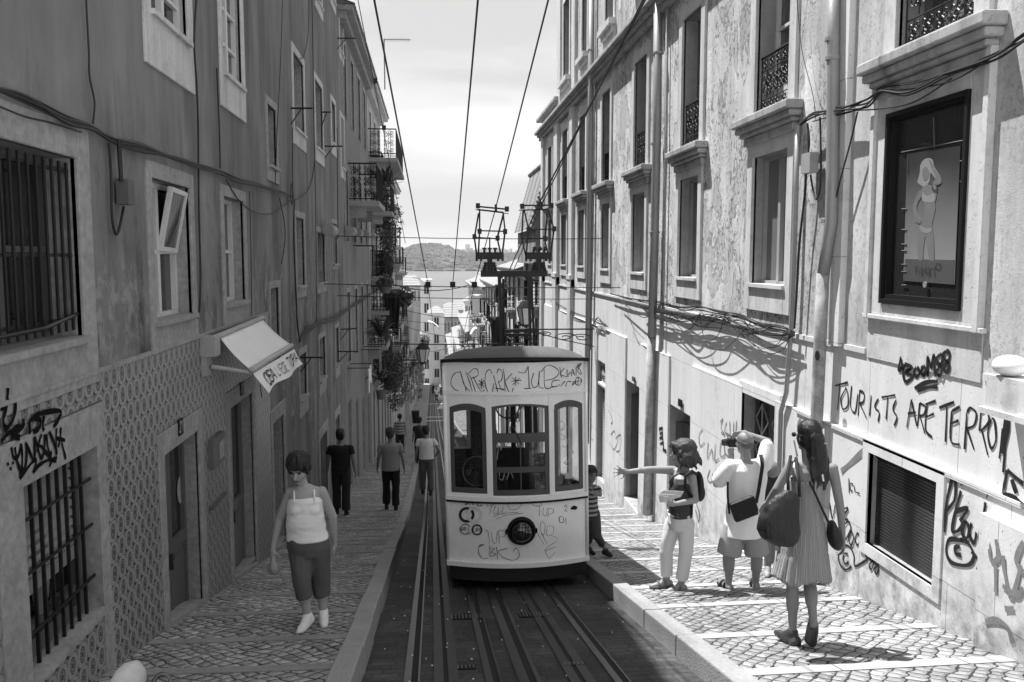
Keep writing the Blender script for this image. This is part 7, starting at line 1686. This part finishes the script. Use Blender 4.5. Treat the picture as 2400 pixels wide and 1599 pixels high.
strap(g, [onY(1783, 1066, Y2-.04), onY(1787, 1090, Y2-.165), onY(1783, 1120, Y2-.20), onY(1778, 1150, Y2-.205), onY(1772, 1180, Y2-.21)]); g.build('strap', black_f, bt); g = G(); strap(g, [onY(1706, 1130, Y2-.165), onY(1706, 1165, Y2-.195), onY(1710, 1205, Y2-.19)], .02); g.build('strap', black_f, bt)
# -------------------------------------------------- 3. pointing woman
Y3 = 8.2
def bob(P, R, s, th, K):
    rnd = random.Random(3); g = G(); g.ell(P(0, -.030, .045), .104*s, .118*s, .098*s, R); g.ell(P(0, -.070, -.04), .118*s, .088*s, .105*s, R)
    for sx in (-1, 1): g.ell(P(sx*.072, -.02, -.02), .034*s, .070*s, .095*s, R)
    def base(i):
        a_ = rnd.uniform(-2.4, 2.4); r_ = .085; x, y = math.sin(a_)*r_, -math.cos(a_)*r_-.02; return P(x, y, .06), P(x*1.65, y*1.75, -.13+rnd.uniform(-.03, .04))
    locks(g, P, base, 40, 0, .016, rnd, s, 0)
    g.cap(P(.03, .07, .09), P(.05, .11, .06), .022*s, .010*s); g.cap(P(-.03, .07, .09), P(-.02, .10, .07), .020*s, .010*s)
    blob(g, 'hair', hairm, th, .0085, 1, .005, 40)
    g = G(); P0 = P(0, .104, .004); g.tube([P(.07, .02, .008), P(.066, .07, .008), P(.02, .098, .006), P(-.02, .098, .006)], .0035, 5); g.build('glasses', blackp, th)
def tanktop(m, straps, name='tank_top', inf=.012, topf=.62, folds=.003):
    def f(K, W, s, fat, th, yaw, vox):
        g = G(); (hx, hy), (wx, wy), (cx, cy), sx = W; i = inf; p, w_, c, n = K['pel'], K['wai'], K['che'], K['nec']; tp = c*(1-topf*.5)+n*(topf*.5)
        g.loft([(p+Vector((0, 0, .03)), hx+i, hy+i, yaw), (p*.5+w_*.5, (hx+wx)/2+i, (hy+wy)/2+i, yaw), (w_, wx+i+.004, wy+i+.006, yaw), (w_*.45+c*.55, (wx*.4+cx*.6)+i, (wy*.4+cy*.6)+i, yaw), (c, cx+i*.8, cy+i, yaw), (tp, (cx*.78+sx*.13), cy*.93+i*.7, yaw)])
        fw = Vector((-math.sin(yaw), math.cos(yaw), 0)); 
        if straps.get('bust'):
            for e in (-1, 1): q_ = c+fw*(cy*.40)+rotz(Vector((e*cx*.42, 0, -.065)), yaw); g.ell(q_, .086*s, .088*s, .084*s)
        blob(g, name, m, th, min(vox, .009), 2, folds*1.6, 11, stretch=(.5, .5, 1.4))
        g = G()
        for e in (-1, 1):
            sd = rotz(Vector((e*cx*.60, 0, 0)), yaw); top_ = c*.28+n*.72+sd*.98+Vector((0, 0, -.004)); a = tp+sd+fw*(cy*.86+i)-Vector((0, 0, .03)); b = tp+sd-fw*(cy*.86+i)-Vector((0, 0, .02)); wd = straps.get('w', .012)
            g.tube(smooth3([a, (a+top_)/2+fw*.03+Vector((0, 0, .015)), top_+Vector((0, 0, .014)), (b+top_)/2-fw*.03+Vector((0, 0, .012)), b], 4), wd, 8)
        g.build('shoulder_straps', m, th, smooth=True)
    return f
J = dict(head=(1598, 1062), nec=(1601, 1102), che=(1600, 1132), wai=(1597, 1175), pel=(1594, 1215), shL=(1578, 1102, .08), shR=(1622, 1118, -.12), elL=(1522, 1101, .02), wrL=(1473, 1106, -.03), elR=(1630, 1172, -.10), wrR=(1585, 1181, -.24),
         hiL=(1577, 1228, .05), hiR=(1609, 1230, -.05), knL=(1560, 1294, .03), knR=(1606, 1298, -.06), anL=(1563, 1356, .06), anR=(1597, 1367, -.05))
w3, K3, P3, R3 = fig('woman in white trousers stretching out her arm towards the tram', Y3, J, ((.150, .112), (.122, .098), (.138, .112), .165), s=.945, hsz=1.10, fat=1.0, hy=1.35, hp=.10, sk=skin, vox=.0085, hair=bob,
    top=tanktop(mat('plum_top', .045, .8), dict(w=.020, bust=1)), bottom=trousers(cream_f, .93, (.092, .070, .068), .010), shoes=sandals(mat('tan_sandal', .14, .6)), yaw=1.15, face=True,
    hands={'L': dict(d=(-1, -.05, .12), up=(0, 0, -1), spread=.50, curl=-.08, side=1), 'R': dict(d=(-1, -.2, .15), up=(0, .3, 1), curl=.9, side=-1)}, toes={'L': (-1, -.15, 0), 'R': (-1, -.25, 0)})
mp_ = thing('map', 'folded paper map in the pointing woman\'s lower hand', 'map', onY(1572, 1178, Y3-.3)); g = G(); mg = lambda x, y, dy: onY(1400+x/3.336, 950+y/3.336, Y3-.30+dy)
for q4, dy in ((((480, 690), (520, 665), (675, 675), (655, 715)), 0), (((480, 692), (600, 700), (652, 718), (560, 745)), -.03), (((478, 700), (560, 720), (545, 760), (490, 760)), -.045)):
    A_ = [mg(x, y, dy) for x, y in q4]; g.rings([A_, [p+Vector((0, .006, .0)) for p in A_]])
g.build('folded_sheets', mat('map_paper', .50, .7, var=.35, vs=20), mp_)
bt = thing('backpack', 'small black backpack on the pointing woman\'s shoulders', 'backpack', onY(1638, 1180, Y3), 'bags carried by the people'); g = G(); g.ell(onY(1637, 1140, Y3+.02), .045, .11, .15); g.ell(onY(1640, 1155, Y3+.02), .05, .09, .09); blob(g, 'pack_body', bagm, bt, .010, 2, .004, 12)
g = G(); g.tube([onY(1634, 1112, Y3-.12), onY(1622, 1104, Y3-.17), onY(1606, 1116, Y3-.20), onY(1606, 1140, Y3-.18), onY(1622, 1165, Y3-.13)], .014, 8); g.tube([onY(1620, 1185, Y3-.1), onY(1622, 1200, Y3-.12), onY(1619, 1215, Y3-.12)], .009, 6); g.tube([onY(1632, 1180, Y3), onY(1640, 1205, Y3-.04), onY(1638, 1226, Y3-.04), onY(1630, 1195, Y3-.05)], .004, 4); g.build('straps', black_f, bt, smooth=True)
# -------------------------------------------------- 4. walking woman on the left
Y4 = 7.15
J = dict(head=(700, 1098, -.04), nec=(712, 1136), che=(716, 1172), wai=(716, 1226), pel=(722, 1272), shL=(680, 1156), shR=(754, 1153), elL=(655, 1216, .03), wrL=(640, 1285, -.02), elR=(780, 1212, .05), wrR=(784, 1272, .10),
         hiL=(704, 1284), hiR=(744, 1284), knL=(709, 1366, -.10), knR=(752, 1364, .06), anL=(721, 1442, -.12), anR=(758, 1433, .04))
w4, K4, P4, R4 = fig('woman in a white strappy top walking uphill with her head bowed', Y4, J, ((.162, .120), (.144, .112), (.134, .106), .142), s=.91, fat=1.10, hsz=1.14, hy=PI-.22, hp=.42, sk=mat('lit_skin', .34, .5, var=.05), vox=.0085, face=True,
    hair=short_hair(hairb, 1, 0, .016, True), top=tanktop(mat('white_top', .80, .8, var=.03, fine=.03), dict(w=.008, bust=1), inf=.012, folds=.005), bottom=trousers(olive_f, .74, (.110, .084, .068), .013, fs=8), shoes=shoes_(white_f, 1.35, 'clog'), yaw=PI+.1,
    toes={'L': (-.35, -1, -.1), 'R': (.15, -1, 0)}, hands={'L': dict(d=(-.05, -.1, -1), up=(1, -.5, 0), curl=1.0, side=-1), 'R': dict(d=(.02, .1, -1), up=(-.3, -1, 0), curl=.6, side=1)})
bt = thing('carrier_bag', 'small crumpled pale bag dangling from the walking woman\'s hand', 'bag', onY(641, 1350, Y4-.05), 'bags carried by the people'); g = G(); g.cap(onY(640, 1305, Y4-.04), onY(641, 1325, Y4-.05), .014, .040); g.ell(onY(642, 1332, Y4-.05), .058, .04, .055); blob(g, 'bag_body', mat('thin_plastic', .30, .4), bt, .008, 2, .010, 16)
# -------------------------------------------------- 5. boy leaning round the tram
Y5 = 10.6
def striped(m1, n_st, lo=.02, hi=.42, per=.052):
    t = MT('striped_jersey', .85); t.col(((t.z/per).fr().gt(.45))*(hi-lo)+lo); return t.m
t_boy = striped(None, 0, .02, .30, .058)
J = dict(head=(1386, 1112, -.05), nec=(1382, 1136), che=(1381, 1152), wai=(1380, 1180), pel=(1381, 1200), shL=(1365, 1146), shR=(1401, 1146), elL=(1369, 1165, -.10), wrL=(1387, 1150, -.16), elR=(1407, 1160, -.05), wrR=(1383, 1154, -.22),
         hiL=(1375, 1206), hiR=(1393, 1206), knL=(1383, 1248, .12), knR=(1399, 1256, -.10), anL=(1379, 1282, .25), anR=(1419, 1288, .0))
w5, K5, P5, R5 = fig('boy in a striped shirt leaning round the corner of the tram', Y5, J, ((.098, .08), (.090, .075), (.100, .08), .118), s=.72, fat=1.0, hy=PI+.25, hp=.0, sk=skink, vox=.009, face=True, hair=short_hair(hairb, 1, 0, .010, True), hsz=1.2,
    top=tshirt(t_boy, .55, .014, .03, .003, sr=.066), bottom=trousers(mat('boy_shorts', .045, .8), .82, (.11, .080, .062), .004, 'trousers'), shoes=shoes_(dark_f, 1.4, 'sandal'), yaw=PI,
    toes={'L': (.5, -1, 0), 'R': (.5, -1, .1)}, hands={'L': dict(d=(.3, -.2, 1), up=(0, -1, 0), curl=.9), 'R': dict(d=(-1, -.1, .2), up=(0, 0, 1), curl=.9)})
# -------------------------------------------------- 6-10. people walking away on the left
def walker(label, px, ph, pf, H, tm, bm, hairmat=hairb, wid=1.0, arms=((-1, 0), (1, 0)), sleeve=.5, step=.10, sk=skind, tucked=0, blen=1.0, hy=0, fat=1.0, shoesm=None, handR=None, Yd=None):
    if Yd is not None:
        lo, hi = 15.0, 220.0
        for _ in range(50):
            m_ = (lo+hi)/2
            if onY(px, ph, m_).z > gz(m_)+H: lo = m_
            else: hi = m_
        Yd = lo if 15.5 < lo < 219 else Yd
    gp_ = onG(px, pf) if Yd is None else Vector((onY(px, ph, Yd).x, Yd, gz(Yd)))
    Y = gp_.y; s = H/1.72; x0 = gp_.x; z0 = gz(Y)
    v = lambda x, y, z: Vector((x0+x*s, Y+y*s, z0+z*s))
    (aL, bL), (aR, bR) = arms
    J = dict(head=v(0, .03, 1.615), nec=v(0, 0, 1.44), che=v(0, 0, 1.28), wai=v(0, 0, 1.07), pel=v(0, 0, .93), shL=v(-.178*wid, 0, 1.365), shR=v(.178*wid, 0, 1.365),
             elL=v(-.222*wid, .02+bL*.1, 1.11), wrL=v(-.232*wid+.02*aL, .1+bL*.25, .88), elR=v(.222*wid, -.02-bR*.1, 1.11), wrR=v(.232*wid+.02*aR, .02-bR*.2, .88),
             hiL=v(-.09, 0, .90), hiR=v(.09, 0, .90), knL=v(-.10, step*.6, .50), knR=v(.10, -step*.3, .49), anL=v(-.10, step, .08), anR=v(.10, -step, .085))
    if handR: J['elR'] = v(.33, -.10, 1.13); J['wrR'] = v(.23, .04, .97)
    return fig(label, Y, J, ((.148*wid, .115), (.142*wid, .11), (.158*wid, .115), .165*wid), s=s, fat=fat, hy=hy, hp=.05, sk=sk, hsz=1.12, vox=.013, hair=short_hair(hairmat, 1, 0, .006), top=tshirt(tm, sleeve, .018, tucked, .006, sr=.064, fs=6), bottom=trousers(bm, .96*blen, (.102, .084, .080), .013, fs=7), shoes=shoes_(shoesm or dark_f, 1.3), toes={'L': (-.1, 1, 0), 'R': (.1, 1, 0)})
walker('man in a black shirt and dark jeans walking downhill by the left wall', 801, 1019, 1206, 1.72, black_f, dark_f, wid=1.12, fat=1.05)
walker('man in a plain grey T-shirt walking away between two others', 917, 1016, 1195, 1.72, mat('heather_grey_fabric', .26, .85), black_f, hairmat=mat('grizzled_hair', .05, .7), wid=1.12, tucked=.06)
walker('man in a light shirt with one hand on his hip beside the rails', 1000, 993, 1158, 1.70, mat('light_shirt', .66, .85), mat('mid_jeans', .09, .85), wid=1.08, handR=True, tucked=.0)
walker('person in a banded striped shirt further down the left pavement', 937, 972, 1100, 1.66, striped(None, 0, .10, .34, .115), dark_f, Yd=27.5)
bpm = walker('man with a dark backpack walking behind the light shirted man', 983, 979, 1110, 1.66, dark_f, dark_f, Yd=28.5)
BPY = bpm[0].location.y-.18; g = G(); c = onY(983, 1012, BPY); g.ell(c, .17, .11, .24); bt = thing('backpack', 'dark backpack on the man furthest right of the walkers', 'backpack', c-Vector((0, 0, .24)), 'bags carried by the people'); blob(g, 'pack_body', bagm, bt, .02, 2)
for i, (px, ph_, pf, Yd, H, tm, bm, lb) in enumerate(((1147, 983, 1062, 24, 1.7, dark_f, dark_f, 'dark dressed figure seen through the tram windows'), (1210, 970, 1062, 23, 1.7, white_f, khaki_f, 'white shirted figure seen through the tram windows'),
        (1023, 911, 935, 105, 1.75, white_f, dark_f, 'tiny figure in white with a bag far down the street'), (1034, 903, 921, 118, 1.75, grey_f, dark_f, 'tiny grey figure right of the one in white far down the street'), (1015, 900, 905, 125, 1.75, dark_f, black_f, 'tiny dark figure furthest down the street'), (1041, 897, 905, 130, 1.75, white_f, black_f, 'tiny figure by the tram roof line far down the street'))):
    walker(lb, px, ph_, pf, H, tm, bm, Yd=Yd)
# a child mostly hidden between the bald man and the dress
hc = person('child almost hidden behind the bald man, only shoe and legs showing', onG(1800, 1352)); p = onG(1803, 1352); g = G(); g.cap(p+Vector((.0, .05, .08)), p+Vector((.0, .10, .42)), .035, .05); g.cap(p+Vector((.12, .25, .08)), p+Vector((.10, .2, .42)), .035, .05); g.cap(p+Vector((.0, .10, .42)), p+Vector((.03, .15, .7)), .055, .06); g.cap(p+Vector((.1, .2, .42)), p+Vector((.07, .15, .7)), .055, .06); g.ell(p+Vector((.05, .15, .85)), .10, .08, .22); g.ell(p+Vector((.05, .15, 1.12)), .08, .09, .10); g.cap(p+Vector((.05, .15, 1.0)), p+Vector((.05, .15, 1.08)), .04, .04); blob(g, 'body', skink, hc, .012, 2)
g = G(); foot(g, p+Vector((0, .04, .085)), (-.5, -1, 0), .8, 1.3); blob(g, 'trainer', mat('trainer_mixed', .25, .6, var=.9, vs=25), hc, .009, 1); g = G(); g.ell(p+Vector((.05, .15, .86)), .115, .09, .24); g.cap(p+Vector((.03, .15, .7)), p+Vector((.02, .12, .5)), .07, .065); g.cap(p+Vector((.07, .16, .7)), p+Vector((.09, .2, .5)), .07, .065); blob(g, 'clothes', dark_f, hc, .012, 2)
